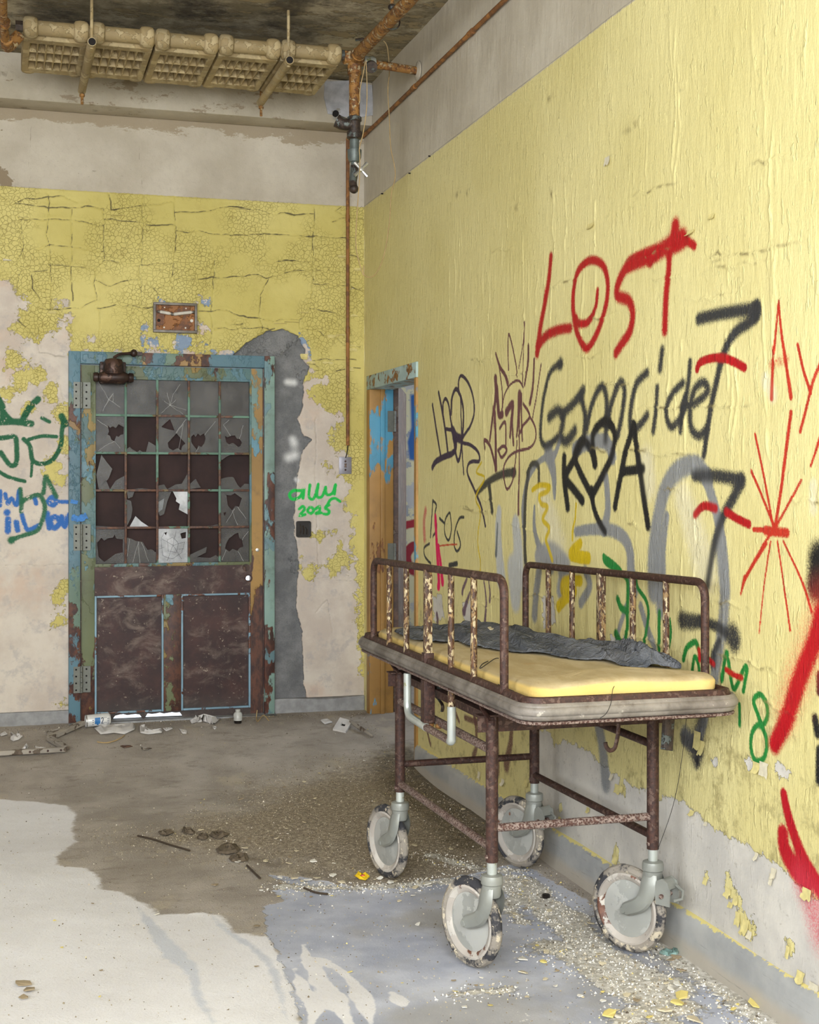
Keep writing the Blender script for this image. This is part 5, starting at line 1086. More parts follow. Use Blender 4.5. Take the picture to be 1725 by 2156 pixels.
# latch under the tray, hook, torn flap
p = on_x(925, 1448, 1.40); bm = B(); lathe(bm, [(0, 0), (0.013, 0), (0.016, 0.006), (0.013, 0.012), (0.007, 0.012), (0.007, 0.03), (0, 0.03)], 8, axis_mat(p, (0.9, 0.4, 0))); obj('wing_nut', bm, M_darkpipe, g)
bm = B(); tube(bm, cat([tuple(on_x(x, y, 1.42)) for x, y in ((912, 1462), (922, 1470), (932, 1485), (931, 1498))], 5), 0.006, 8, flat=0.5); obj('latch_lever', bm, M_darkpipe, g)
for q in (((1013, 1480), (1016, 1492), (1026, 1508), (1034, 1520)), ((824, 1393), (830, 1405), (842, 1418))):
    bm = B(); tube(bm, cat([tuple(on_x(x, y, 1.375)) for x, y in q], 5), 0.008, 8, flat=0.5); obj('bent_strap', bm, M_rust, g)
hk = [tuple(on_y(x, y, TY0+0.33)) for x, y in ((1303, 1522), (1302, 1540), (1299, 1560), (1294, 1576), (1284, 1580), (1277, 1572), (1275, 1563))]
bm = B(); tube(bm, cat(hk, 5), 0.0065, 8, flat=0.45); obj('hook', bm, M_rust, g)
fp = on_y(1412, 1545, 3.70); bm = B(); tube(bm, cat([(fp.x, fp.y, TZ-0.04), (fp.x-0.004, fp.y, TZ-0.06), (fp.x-0.012, fp.y-0.004, fp.z-0.02), (fp.x-0.016, fp.y-0.008, fp.z-0.045)], 4), 0.02, 8, radii=None, flat=0.55); obj('torn_flap', bm, M_darkpipe, g)
# casters
M_tyre = NT('caked_rubber_tyre')
c = M_tyre.mix(M_tyre.step(M_tyre.noise(13, 6, 0.68), 0.44, 0.54), lin((54, 54, 58)), lin((150, 142, 130)))
c = M_tyre.mix(M_tyre.step(M_tyre.noise(30, 6, 0.72, off=3), 0.55, 0.60), c, lin((200, 188, 164)))
M_tyre.bump(M_tyre.noise(45, 6, 0.75), 0.004); M_tyre = M_tyre.fin(c, 0.8)
M_wheel = flaky('pale_grey_wheel_disc', [((152, 153, 147), 0.88, 7), ((166, 166, 160), 0.5, 5)], 0.5, (96, 62, 46), (140, 96, 72), 12, bump=0.0005, grime=0.12)
M_wrim = flaky('worn_pale_wheel_rim', [((176, 168, 158), 0.66, 9), ((190, 184, 174), 0.4, 16)], 0.5, (92, 58, 44), (124, 84, 66), 18, bump=0.0006, grime=0.15)
M_fork = flaky('cast_grey_fork', [((146, 148, 141), 0.93, 8)], 0.4, (120, 116, 104), (150, 146, 132), 14, metal=0.25, bump=0.0008, grime=0.2)
RW = 0.135
def caster(nm, x, y, roll, trail, brake, label=None):
    a = math.atan2(roll[1], roll[0]); ca_, sa_ = math.cos(a), math.sin(a)
    L = lambda u, v, z: Vector((x+u*ca_-v*sa_, y+u*sa_+v*ca_, z))    # u along the roll, v along the axle
    bm = B(); lathe(bm, [(0, 0.300), (0.022, 0.300), (0.031, 0.296), (0.033, 0.288), (0.033, 0.272), (0.029, 0.268), (0.028, 0.240), (0.024, 0.232), (0, 0.232)], 22, Matrix.Translation((x, y, 0)))
    cs = obj('caster', bm, M_fork, g)
    ctr = L(trail, 0, RW); ax = L(0, 1, 0)-L(0, 0, 0)
    m = axis_mat(ctr, ax); w2 = 0.017
    bm = B(); lathe(bm, [(RW-0.030, -w2*0.7), (RW-0.016, -w2), (RW-0.005, -w2*0.72), (RW, -w2*0.2), (RW, w2*0.2), (RW-0.005, w2*0.72), (RW-0.016, w2), (RW-0.030, w2*0.7)], 56, m, True)
    for v in bm.verts:
        n = (v.co-ctr).normalized(); v.co += n*random.uniform(-.0012, .0010)
        if v.co.z < 0.002: v.co.z = 0.002
    wh = obj('tyre', bm, M_tyre, cs)
    rr = RW-0.026
    bm = B(); lathe(bm, [(0, -0.010), (0.03, -0.010), (rr-0.040, -0.004), (rr-0.016, -0.004), (rr-0.016, 0.004), (rr-0.040, 0.004), (0.03, 0.010), (0, 0.010)], 40, m); obj('wheel_disc', bm, M_wheel, cs)
    bm = B(); lathe(bm, [(rr-0.021, -0.006), (rr-0.016, -0.011), (rr-0.005, -0.016), (rr+0.003, -0.013), (rr+0.003, 0.013), (rr-0.005, 0.016), (rr-0.016, 0.011), (rr-0.021, 0.006)], 44, m, True); obj('wheel_rim', bm, M_wrim, cs)
    for s in (-1, 1):
        pts = cat([L(0.004, 0.018*s, 0.268), L(0.000, 0.028*s, 0.235), L(0.006, 0.031*s, 0.200), L(0.030, 0.031*s, 0.165), L(trail-0.012, 0.030*s, RW+0.006), L(trail, 0.029*s, RW)], 5)
        rad = [0.024+(0.030-0.024)*min(1, i/6)-(0.012)*max(0, (i-6)/(len(pts)-7)) for i in range(len(pts))]
        bm = B(); T = [Vector(q) for q in pts]
        # a pressed arm: flat, curved section
        rows = []
        for i, q in enumerate(T):
            d = (T[min(i+1, len(T)-1)]-T[max(i-1, 0)]).normalized(); av = ax*s; sidev = d.cross(av).normalized(); r = rad[i]
            rows.append([bm.verts.new(q+sidev*r*cx_+av*0.006*cy_) for cx_, cy_ in ((-1, -1.0), (-0.75, 0.3), (0, 1.0), (0.75, 0.3), (1, -1.0), (0.7, -0.3), (0, 0.1), (-0.7, -0.3))])
        for A, C in zip(rows, rows[1:]):
            for k in range(8): bm.faces.new((A[k], A[(k+1) % 8], C[(k+1) % 8], C[k]))
        bm.faces.new(rows[0][::-1]); bm.faces.new(rows[-1]); obj('fork_arm', bm, M_fork, cs)
        bm = B(); lathe(bm, [(0, 0.036), (0.009, 0.036), (0.011, 0.033), (0.013, 0.028), (0.013, 0.012), (0, 0.012)], 14, axis_mat(ctr, ax*s)); obj('axle_cap', bm, M_fork, cs)
    if brake:
        bm = B(); c0 = L(-0.048, 0.0, 0.225)
        for s in (-1, 1):
            pr = [(-0.026, -0.045), (0.022, -0.045), (0.026, 0.0), (0.020, 0.026), (0, 0.036), (-0.020, 0.026), (-0.028, 0.0)]
            prism(bm, [pr], lambda a_, b_, k: L(-0.050+a_, (0.022+k)*s, 0.222+b_), 0.005)
        obj('brake_cheek', bm, M_fork, cs)
        bm = B(); pr = [(0.020*math.cos(k), 0.030*math.sin(k)) for k in np.linspace(0, math.pi, 8)]
        rows = [[bm.verts.new(L(-0.050+a_, v, 0.226+b_)) for a_, b_ in pr] for v in (-0.024, 0.024)]
        for k in range(7): bm.faces.new((rows[0][k], rows[0][k+1], rows[1][k+1], rows[1][k]))
        obj('brake_cover', bm, M_fork, cs)
        bm = B(); cyl(bm, L(-0.050, -0.034, 0.205), L(-0.050, 0.034, 0.205), 0.007, 10); obj('brake_pin', bm, M_rustlight, cs)
        bm = B(); tube(bm, [L(-0.075, -0.014, 0.235), L(-0.105, -0.004, 0.225), L(-0.110, 0.006, 0.205), L(-0.085, 0.012, 0.195)], 0.005, 8); obj('brake_pedal', bm, M_fork, cs)
    return cs
caster('caster', LXa, LYa, (-0.35, 0.94), 0.096, False)
caster('caster', LXb, LYa, (-0.50, 0.86), 0.089, True)
caster('caster', LXa, LYb, (-0.27, 0.96), 0.090, False)
caster('caster', LXb, LYb, (-0.38, 0.92), 0.090, True)

# ---- foam mattress, cloth ----------------------------------------------------------------------
t = NT('aged_yellow_foam'); px_, py_, pz_ = t.xyz()
c = t.mix(t.step(t.noise(3, 5, 0.6), 0.35, 0.68), lin((222, 190, 112)), lin((230, 204, 136)))
nrm = t.n('ShaderNodeNewGeometry').outputs['Normal']; up = t.step(t.xyz(nrm)[2], 0.4, 0.8)
dusty = t.mix(t.step(t.noise(5, 6, 0.65, t.sc(t.oc, 2.4, 0.7, 1)), 0.38, 0.66), lin((164, 148, 116)), lin((186, 172, 142)))
c = t.mix(t.m('MULTIPLY', up, 0.85), c, dusty)
c = t.mix(t.m('MULTIPLY', t.step(t.noise(9, 6, 0.7, off=7), 0.58, 0.72), 0.35), c, lin((168, 132, 72)))
c = t.mix(t.step(t.noise(120, 3, 0.7, off=9), 0.72, 0.75), c, lin((120, 92, 56)))
t.bump(t.noise(130, 4, 0.65), 0.0012); M_foam = t.fin(c, 0.85, 0, 0.2)
MX0, MX1, MY0, MY1, MZ = 1.398, 1.962, 3.515, 5.235, TZ-0.012
def foam_dz(x, y):
    u = (x-MX0)/(MX1-MX0); v = (y-MY0)/(MY1-MY0)
    edge = 0.020*math.exp(-((v)/0.10)**2)*(1-0.7*math.exp(-((u-0.15)/0.22)**2))          # the near end lifts off the pan
    return edge+0.006*math.sin(6*u+2.0*v)*math.exp(-v*5)
TH = 0.058
bm = B(); n = 9; base = rrect(MX0, MX1, MY0, MY1, 0.075, 8)
cxm, cym = (MX0+MX1)/2, (MY0+MY1)/2
def prof_ring(k, z): return [bm.verts.new((cxm+(x-cxm)*k[0], cym+(y-cym)*k[1], z+foam_dz(x, y)+MZ)) for x, y in dense]
dense = []
for i in range(len(base)):
    a, b = base[i], base[(i+1) % len(base)]; L = math.hypot(b[0]-a[0], b[1]-a[1]); k = max(1, int(L/0.05)); dense += [(a[0]+(b[0]-a[0])*q/k, a[1]+(b[1]-a[1])*q/k) for q in range(k)]
hx, hy = (MX1-MX0)/2, (MY1-MY0)/2
rings = [prof_ring((1-i/hx, 1-i/hy), z) for i, z in ((0.022, 0.0), (0.006, 0.006), (0.0, 0.020), (0.0, 0.040), (0.005, 0.050), (0.016, TH), (0.05, TH+0.002), (0.12, TH+0.003), (0.20, TH+0.003))]
for A, C in zip(rings, rings[1:]):
    for k in range(len(A)): bm.faces.new((A[k], A[(k+1) % len(A)], C[(k+1) % len(A)], C[k]))
bm.faces.new(rings[0][::-1])
bmesh.ops.triangle_fill(bm, edges=[e for e in bm.edges if e.is_boundary], use_beauty=True)
for v in bm.verts: v.co += Vector((random.uniform(-.0015, .0015), random.uniform(-.0015, .0015), random.uniform(-.0012, .0012)))
mt = obj('foam_mattress', bm, M_foam, None, True, 60, (cxm, cym, MZ)); tag(mt, 'bare yellow foam mattress lying on the trolley', 'mattress')
MT = MZ+TH+0.004
t = NT('charcoal_cotton_cloth')
c = t.mix(t.step(t.noise(9, 6, 0.65), 0.35, 0.68), lin((76, 79, 84)), lin((112, 114, 118)))
c = t.mix(t.m('MULTIPLY', t.step(t.noise(26, 6, 0.7, off=3), 0.55, 0.72), 0.45), c, lin((146, 144, 140)))
t.bump(t.m('ADD', t.m('MULTIPLY', t.m('ABSOLUTE', t.m('SUBTRACT', t.noise(16, 4, 0.6, off=2, dist=0.8), 0.5)), 6.0), t.m('MULTIPLY', t.noise(220, 3), 0.15)), 0.006); M_cloth = t.fin(c, 0.9, 0, 0.15)
lowr = [(832, 1334), (868, 1349), (905, 1352), (935, 1356), (962, 1351), (985, 1362), (1040, 1370), (1090, 1376), (1150, 1381), (1215, 1392), (1270, 1393), (1310, 1405), (1345, 1409), (1390, 1408), (1434, 1411)]
uppr = [(836, 1330), (862, 1322), (890, 1320), (925, 1317), (965, 1313), (1000, 1309), (1040, 1310), (1085, 1318), (1130, 1332), (1185, 1343), (1230, 1349), (1270, 1352), (1330, 1352), (1385, 1366), (1432, 1408)]
bulge = [.004, .008, .010, .012, .016, .020, .022, .022, .020, .020, .018, .022, .040, .034, .006]
def ip(arr, s):
    f = s*(len(arr)-1); i = min(int(f), len(arr)-2); q = f-i
    a, b = np.array(arr[i], float), np.array(arr[i+1], float); return a+(b-a)*q
NS, NTt = 150, 40; bm = B(); gr = []
for i in range(NS+1):
    s = i/NS; lo = ip(lowr, s); hi = ip(uppr, s); bu = float(ip(bulge, s)); row = []
    pl = on_z(lo[0], lo[1], MT); pu = on_z(hi[0], hi[1], MT+bu*0.9)
    pu.x = min(pu.x, 1.945)
    for j in range(NTt+1):
        q = j/NTt; x = pl.x+(pu.x-pl.x)*q; y = pl.y+(pu.y-pl.y)*q
        w1 = float(fbm(np.array(s*26+q*5), np.array(q*5.0-s*9), 3)); w2 = float(vnoise(np.array(s*60+q*16), np.array(q*9.0)))
        ridge1 = 1-abs(2*w1-1)
        hgt = bu*(math.sin(math.pi*min(1, q*1.15))**0.6)*(0.35+0.9*ridge1**1.6)+0.006*w2+0.014*max(0, math.sin(s*34+q*7+3*w1))*bu/0.02
        hgt *= min(1, (q+0.05)*6)
        e = 0.006*(random.random()-0.5) if j in (0, NTt) else 0
        row.append(bm.verts.new((x+e, y+e+0.012*(w1-0.5), MT+0.004+max(0, hgt)+0.004*(q > 0.95))))
    gr.append(row)
for i in range(NS):
    for j in range(NTt): bm.faces.new((gr[i][j], gr[i+1][j], gr[i+1][j+1], gr[i][j+1]))
cl = obj('cloth', bm, M_cloth, None, True, 80, tuple(on_z(1150, 1365, MT))); tag(cl, 'crumpled charcoal cloth lying across the foam mattress', 'cloth')
sm = cl.modifiers.new('thickness', 'SOLIDIFY'); sm.thickness = 0.0025; sm.offset = 1
# torn scraps and threads lying on the trolley
def scrap(name, outline, Z, mat, label, catg, hmax=0.01, org=None, N_=14):
    P = [on_z(px, py, Z) for px, py in outline]; c0 = sum(P, Vector())/len(P); bm = B(); m = len(P); rings = []
    for k in range(6):
        f = 1-k/6; rings.append([bm.verts.new(c0+(p-c0)*f+Vector((random.uniform(-.002, .002), random.uniform(-.002, .002), 0.002+hmax*random.random()*(0.4+0.6*math.sin(math.pi*f))))) for p in P])
    for A, C in zip(rings, rings[1:]):
        for i in range(m): bm.faces.new((A[i], A[(i+1) % m], C[(i+1) % m], C[i]))
    bm.faces.new(rings[-1]); o = obj(name, bm, mat, None, True, 60, tuple(c0)); s_ = o.modifiers.new('thickness', 'SOLIDIFY'); s_.thickness = 0.0015; s_.offset = 1
    return tag(o, label, catg)
M_blackrag = plain('black_rag', (56, 52, 54), 0.9, 0, 0.3, 30, 0.001)
scrap('cloth_scrap', [(1040, 1436), (1072, 1440), (1100, 1446), (1130, 1450), (1150, 1462), (1158, 1472), (1140, 1474), (1112, 1466), (1080, 1458), (1050, 1448)], TZ+0.012, M_blackrag, 'torn black rag stuck in the near left corner of the tray', 'rag', 0.012)
scrap('fabric_chip', [(1026, 1323), (1046, 1320), (1050, 1326), (1032, 1329)], MT+0.032, plain('cream_chip', (214, 202, 170), 0.8), 'cream plaster chip lying on the charcoal cloth', 'chip', 0.004)
M_thread = plain('black_thread', (40, 36, 34), 0.8)
def wire(name, pts, r, mat, label, catg, parent=None):
    bm = B(); tube(bm, cat([tuple(p) for p in pts], 6), r, 5); o = obj(name, bm, mat, parent, True, 80, None if parent else tuple(pts[0]))
    return tag(o, label, catg) if not parent else o
wire('thread', [on_z(1028, 1392, MT+0.004), on_z(1016, 1398, MT+0.003), on_z(1012, 1407, MT+0.003), on_z(1040, 1388, MT+0.006), on_z(1050, 1386, MT+0.004)], 0.0015, M_thread, 'curled black thread on the foam beside the guard post', 'thread')
wire('thread', [on_z(1424, 1412, MT+0.004), on_z(1380, 1425, MT+0.003), on_z(1345, 1430, MT+0.003), on_z(1310, 1432, MT+0.004), on_y(1292, 1448, TY0+0.05), on_y(1287, 1480, TY0-0.003), on_y(1277, 1502, TY0-0.002), on_y(1264, 1512, TY0+0.01)], 0.0009, M_thread, 'long black thread from the cloth over the mattress edge', 'thread')
wire('thread', [on_y(1446, 1505, 3.62), on_y(1441, 1560, 3.7), on_y(1428, 1650, 3.75), on_y(1412, 1715, 3.8), on_y(1385, 1790, 3.86)], 0.0009, M_thread, 'thin dark thread hanging from the right front of the trolley', 'thread')

# ================================================================== radiator slung under the ceiling
RX0, RX1, RYn, RYf, RZ = 0.098, 1.612, 6.635, 7.245, 3.525
rd = empty('radiator', ((RX0+RX1)/2, (RYn+RYf)/2, RZ), 'cream cast iron radiator of five waffled sections hung under the ceiling', 'radiator')
NSEC = 5; SW = (RX1-RX0)/NSEC
def section_mesh():
    bm = B(); w = SW-0.014; x0 = -w/2; y0 = 0.075; y1 = RYf-RYn; th = 0.088
    nx, ny = 6, 3; mx, my0, my1 = 0.026, 0.055, 0.060
    # underside: a waffle of sloping pockets
    cw = (w-2*mx)/nx; ch = (y1-y0-my0-my1)/ny; rb = 0.003
    def V(x, y, z): return bm.verts.new((x, y, z))
    for i in range(nx):
        for j in range(ny):
            a0, a1 = x0+mx+i*cw, x0+mx+(i+1)*cw; b0, b1 = y0+my0+j*ch, y0+my0+(j+1)*ch
            o = [V(a0, b0, 0), V(a1, b0, 0), V(a1, b1, 0), V(a0, b1, 0)]
            ii = [V(a0+rb, b0+rb, 0.001), V(a1-rb, b0+rb, 0.001), V(a1-rb, b1-rb*2, 0.001), V(a0+rb, b1-rb*2, 0.001)]
            d = [V((a0+a1)/2-cw*0.03, b1-ch*0.30, 0.070), V((a0+a1)/2+cw*0.03, b1-ch*0.30, 0.070)]
            for k in range(4): bm.faces.new((o[k], o[(k+1) % 4], ii[(k+1) % 4], ii[k]))
            bm.faces.new((ii[0], ii[1], d[1], d[0])); bm.faces.new((ii[1], ii[2], d[1])); bm.faces.new((ii[2], ii[3], d[0], d[1])); bm.faces.new((ii[3], ii[0], d[0]))
    # plain border of the underside
    xa, xb, ya_, yb_ = x0+mx, x0+w-mx, y0+my0, y1-my1
    for q in ((x0, xa, y0, y1), (xb, x0+w, y0, y1), (xa, xb, y0, ya_), (xa, xb, yb_, y1)):
        bm.faces.new([V(*p) for p in ((q[0], q[2], 0), (q[1], q[2], 0), (q[1], q[3], 0), (q[0], q[3], 0))])
    e = 0.012                                   # sloping rim and sides
    c0 = [(x0, y0, 0), (x0+w, y0, 0), (x0+w, y1, 0), (x0, y1, 0)]; c1 = [(x0-0.004, y0-e, 0.02), (x0+w+0.004, y0-e, 0.02), (x0+w+0.004, y1+e, 0.02), (x0-0.004, y1+e, 0.02)]; c2 = [(x, y, th) for x, y, _ in c1]
    for A, C in ((c0, c1), (c1, c2)):
        for k in range(4): bm.faces.new([V(*p) for p in (A[k], A[(k+1) % 4], C[(k+1) % 4], C[k])])
    bm.faces.new([V(*p) for p in c2])
    bmesh.ops.remove_doubles(bm, verts=bm.verts, dist=0.0004)
    bm.faces.index_update(); nflat = len(bm.faces)
    # header on the near and the far side, with round hubs
    for yy in (0.038, y1+0.002):
        tube(bm, [(x0+0.01, yy, 0.045), (x0+w-0.01, yy, 0.045)], 0.034, 16)
        for s in (x0+0.030, x0+w-0.030): lathe(bm, [(0, -0.034), (0.036, -0.034), (0.046, -0.026), (0.050, -0.010), (0.050, 0.010), (0.046, 0.026), (0.036, 0.034), (0, 0.034)], 18, axis_mat((s, yy, 0.045), (1, 0, 0)))
    for f in bm.faces:
        if f.index >= nflat or f.index < 0: f.smooth = True
    for ed in bm.edges:
        if len(ed.link_faces) == 2 and ed.calc_face_angle(0) > math.radians(32): ed.smooth = False
    me = bpy.data.meshes.new('section'); bm.to_mesh(me); bm.free(); me.materials.append(M_iron); return me
sm_ = section_mesh()
for k in range(NSEC):
    o = bpy.data.objects.new('section', sm_); COL.objects.link(o); o.parent = rd
    o.location = Vector((RX0+SW*(k+0.5), RYn, RZ+0.002*math.sin(k*2.1)))-rd.location
for k in range(NSEC-1):
    for yy in (0.038, RYf-RYn+0.002):
        bm = B(); cyl(bm, (RX0+SW*(k+1)-0.012, RYn+yy, RZ+0.045), (RX0+SW*(k+1)+0.012, RYn+yy, RZ+0.045), 0.030, 14); obj('nipple', bm, M_iron, rd)
for a in ((RX0-0.03, RX0+0.01), (RX1-0.01, RX1+0.04)):
    bm = B(); lathe(bm, [(0, 0), (0.026, 0), (0.026, a[1]-a[0]), (0, a[1]-a[0])], 6, axis_mat((a[0], RYn+0.038, RZ+0.045), (1, 0, 0))); obj('end_plug', bm, M_darkpipe, rd)
for xx, yn, yf in ((0.408, 6.585, 7.42), (1.340, 6.60, 7.385)):
    bm = B(); lathe(bm, [(0.017, 0), (0.021, 0), (0.021, yf-yn), (0, yf-yn), (0, yf-yn-0.01), (0.017, yf-yn-0.01)], 16, axis_mat((xx, yn, RZ-0.024), (0, 1, 0))); hp = obj('support_pipe', bm, M_iron, rd)
    bm = B(); cyl(bm, (xx, yn+0.03, RZ-0.05), (xx, yn+0.03, ZC), 0.0075, 8); obj('hanger_rod', bm, M_iron, hp)
    bm = B(); cyl(bm, (xx, yf-0.02, RZ-0.10), (xx, yf-0.02, ZC), 0.0075, 8); obj('hanger_rod', bm, M_pipe, hp)
    bm = B(); lathe(bm, [(0, 0), (0.014, 0), (0.014, 0.012), (0, 0.012)], 6, Matrix.Translation((xx, yf-0.02, RZ-0.06))); obj('nut', bm, M_pipe, hp)
    bm = B(); cyl(bm, (xx, yn-0.004, RZ-0.024), (xx, yn+0.012, RZ-0.024), 0.0165, 12); obj('pipe_bore', bm, M_dark, hp, False)

# steam pipe at its right end
sx, sy, sz = 1.682, 6.68, 3.562
st = empty('steam_pipe', (sx, sy, sz), 'rust orange steam pipe with drop leg and tap in the corner', 'pipe')
far = on_z(868, -6, sz); e2 = Vector((sx, sy, sz)); dirp = (far-e2).normalized()
bm = B(); tube(bm, [e2+dirp*0.05, far, far+dirp*1.2], 0.030, 16); obj('main_run', bm, M_pipe, st)
bm = B(); tube(bm, fil([e2+dirp*0.075, e2, e2-Vector((0, 0, 0.08))], 0.05, 8), 0.034, 16); obj('elbow', bm, M_pipe, st)
bm = B(); tube(bm, [(sx, sy, sz-0.06), (sx, sy, 3.25)], 0.027, 16); obj('drop_pipe', bm, M_pipe, st)
bm = B(); tube(bm, [(RX1+0.042, RYn+0.038, RZ+0.045), (sx-0.02, sy-0.005, sz)], 0.022, 12); obj('radiator_union', bm, M_galv, st)
bm = B(); lathe(bm, [(0, 0), (0.035, 0), (0.035, 0.035), (0.03, 0.04), (0, 0.04)], 8, axis_mat((sx-0.055, sy-0.004, sz), (1, 0, 0))); obj('union_nut', bm, M_pipe, st)
by_ = 6.735
bm = B(); tube(bm, [(sx, by_-0.03, sz-0.004), (XW, by_+0.02, sz-0.012)], 0.021, 12); obj('branch_pipe', bm, M_pipe, st)
bm = B(); lathe(bm, [(0, 0), (0.034, 0), (0.034, 0.05), (0.028, 0.06), (0, 0.06)], 14, axis_mat((sx+0.055, by_-0.02, sz-0.006), (1, 0, 0))); obj('branch_collar', bm, M_galv, st)
bm = B(); lathe(bm, [(0.022, 0), (0.05, 0.003), (0.05, 0.008), (0.022, 0.018)], 16, axis_mat((XW-0.002, by_+0.02, sz-0.012), (-1, 0, 0))); obj('wall_flange', bm, M_beam, st)
bm = B(); lathe(bm, [(0, 0), (0.028, 0), (0.032, 0.012), (0.028, 0.03), (0, 0.03)], 14, axis_mat((sx+0.085, by_-0.045, sz-0.03), (0, -1, -0.4))); obj('drain_plug', bm, M_darkpipe, st)
p1 = on_y(763, 108, 6.72); bm = B(); tube(bm, [(p1.x, p1.y, sz), (p1.x-0.002, p1.y, sz+0.10)], 0.010, 8, radii=[0.016, 0.009]); vs = obj('valve_stem', bm, M_darkpipe, st)
bm = B(); tube(bm, [(p1.x-0.034, p1.y, sz+0.105), (p1.x, p1.y, sz+0.113), (p1.x+0.034, p1.y, sz+0.105)], 0.007, 8); obj('valve_handle', bm, M_darkpipe, vs)
p2 = on_z(826, 20, 3.62); bm = B(); tube(bm, [(p2.x, p2.y, 3.58), (p2.x, p2.y, ZC)], 0.008, 8); hr_ = obj('hanger_rod', bm, M_pipe, st)
bm = B(); ball(bm, (p2.x, p2.y, 3.63), 0.02, 1, 1, 0.8); obj('hanger_ball', bm, M_darkpipe, hr_)
bm = B(); tube(bm, [Vector((p2.x, p2.y, 3.565))+Vector((0.036*math.cos(k), 0, 0.036*math.sin(k))) for k in np.linspace(0, 2*math.pi, 17)[:-1]], 0.004, 6, closed=True); obj('hanger_ring', bm, M_darkpipe, hr_)
M_red = plain('green_grey_brass', (96, 104, 100), 0.45, 0.3, 0.2, 40)
# tee, reducers and tap at the foot of the drop leg
bm = B(); lathe(bm, [(0.028, 0.075), (0.036, 0.070), (0.036, 0.052), (0.030, 0.048), (0.030, 0.0), (0.038, -0.002), (0.038, -0.034), (0.026, -0.040)], 16, Matrix.Translation((sx, sy, 3.20)))
tee = obj('tee', bm, M_darkpipe, st)
bm = B(); tube(bm, cat([(sx, sy, 3.235), (sx-0.05, sy+0.01, 3.236), (sx-0.085, sy+0.02, 3.252)], 4), 0.028, 12, radii=[.028]*3+[.031]*2+[.033]*3+[.034]); obj('tee_branch', bm, M_darkpipe, tee)
bm = B(); lathe(bm, [(0, 0.012), (0.023, 0.012), (0.023, -0.042), (0.036, -0.046), (0.034, -0.085), (0.026, -0.105), (0.018, -0.108), (0.018, -0.13), (0, -0.13)], 16, Matrix.Translation((sx, sy, 3.155))); obj('reducer', bm, M_red, st)
bm = B(); tube(bm, cat([(sx, sy, 3.03), (sx-0.004, sy-0.004, 2.985), (sx-0.010, sy-0.01, 2.945), (sx-0.008, sy-0.02, 2.915)], 4), 0.02, 12, radii=None); ball(bm, (sx-0.008, sy-0.02, 2.912), 0.024); tp = obj('tap_body', bm, M_darkpipe, st)
for k in range(4):
    a = math.radians(45+90*k); bm = B(); c_ = Vector((sx+0.020, sy-0.052, 3.003)); d_ = Vector((math.cos(a), 0, math.sin(a)))
    tube(bm, [c_+d_*0.006, c_+d_*0.046], 0.008, 8, radii=[0.006, 0.0095]); obj('tap_handle_arm', bm, M_chrome, tp)
bm = B(); lathe(bm, [(0, 0.014), (0.010, 0.012), (0.013, 0.0), (0.009, -0.03), (0, -0.03)], 12, axis_mat((sx+0.020, sy-0.052, 3.003), (0, -1, 0))); obj('tap_hub', bm, M_chrome, tp)

# pipe at the radiator's left end
lp = empty('feed_pipe', (0.04, 6.67, 3.45), 'short rusty feed pipe at the left end of the radiator', 'pipe')
q0 = on_z(6, 48, 3.50); bm = B(); tube(bm, [(q0.x-0.01, q0.y-1.2, 3.50), (q0.x, q0.y, 3.50), (0.028, 6.60, 3.465)], 0.020, 12); obj('run', bm, M_pipe, lp)
bm = B(); tube(bm, fil([(0.028, 6.56, 3.47), (0.030, 6.66, 3.455), (0.085, 6.673, 3.53)], 0.05, 8), 0.027, 14); obj('elbow', bm, M_pipe, lp)
bm = B(); ball(bm, (q0.x+0.004, q0.y, 3.50), 0.032); obj('coupling', bm, M_pipe, lp)

# thin conduit: along the graffiti wall, round the corner, down to the switch plate
zc = 3.478; cdx = on_y(731, 600, YB).x
pl_ = on_y(727, 980, YB)
ct = empty('conduit', (cdx, YB-0.014, zc), 'thin rust brown conduit running round the corner down to the switch plate', 'conduit')
bm = B(); tube(bm, fil([(XW-0.016, 3.0, zc), (XW-0.016, YB-0.018, zc), (cdx, YB-0.018, zc), (cdx, YB-0.018, on_y(729, 938, YB).z)], 0.022, 6), 0.0105, 10); obj('tube', bm, M_condt, ct)
for yy in (4.1, 5.0, 5.9, 6.8): bm = B(); tube(bm, [(XW-0.016, yy-0.03, zc), (XW-0.016, yy+0.03, zc)], 0.0135, 10); obj('coupling', bm, M_condt, ct)
for zz in (2.35, 3.0): bm = B(); tube(bm, [(cdx, YB-0.018, zz-0.02), (cdx, YB-0.018, zz+0.02)], 0.0125, 10); obj('coupling', bm, M_condt, ct)
bm = B(); tube(bm, cat([(cdx, YB-0.018, on_y(729, 936, YB).z), (cdx-0.002, YB-0.014, on_y(729, 950, YB).z), (pl_.x, YB-0.012, on_y(729, 964, YB).z)], 5), 0.003, 6); obj('loose_wire', bm, M_thread, ct)
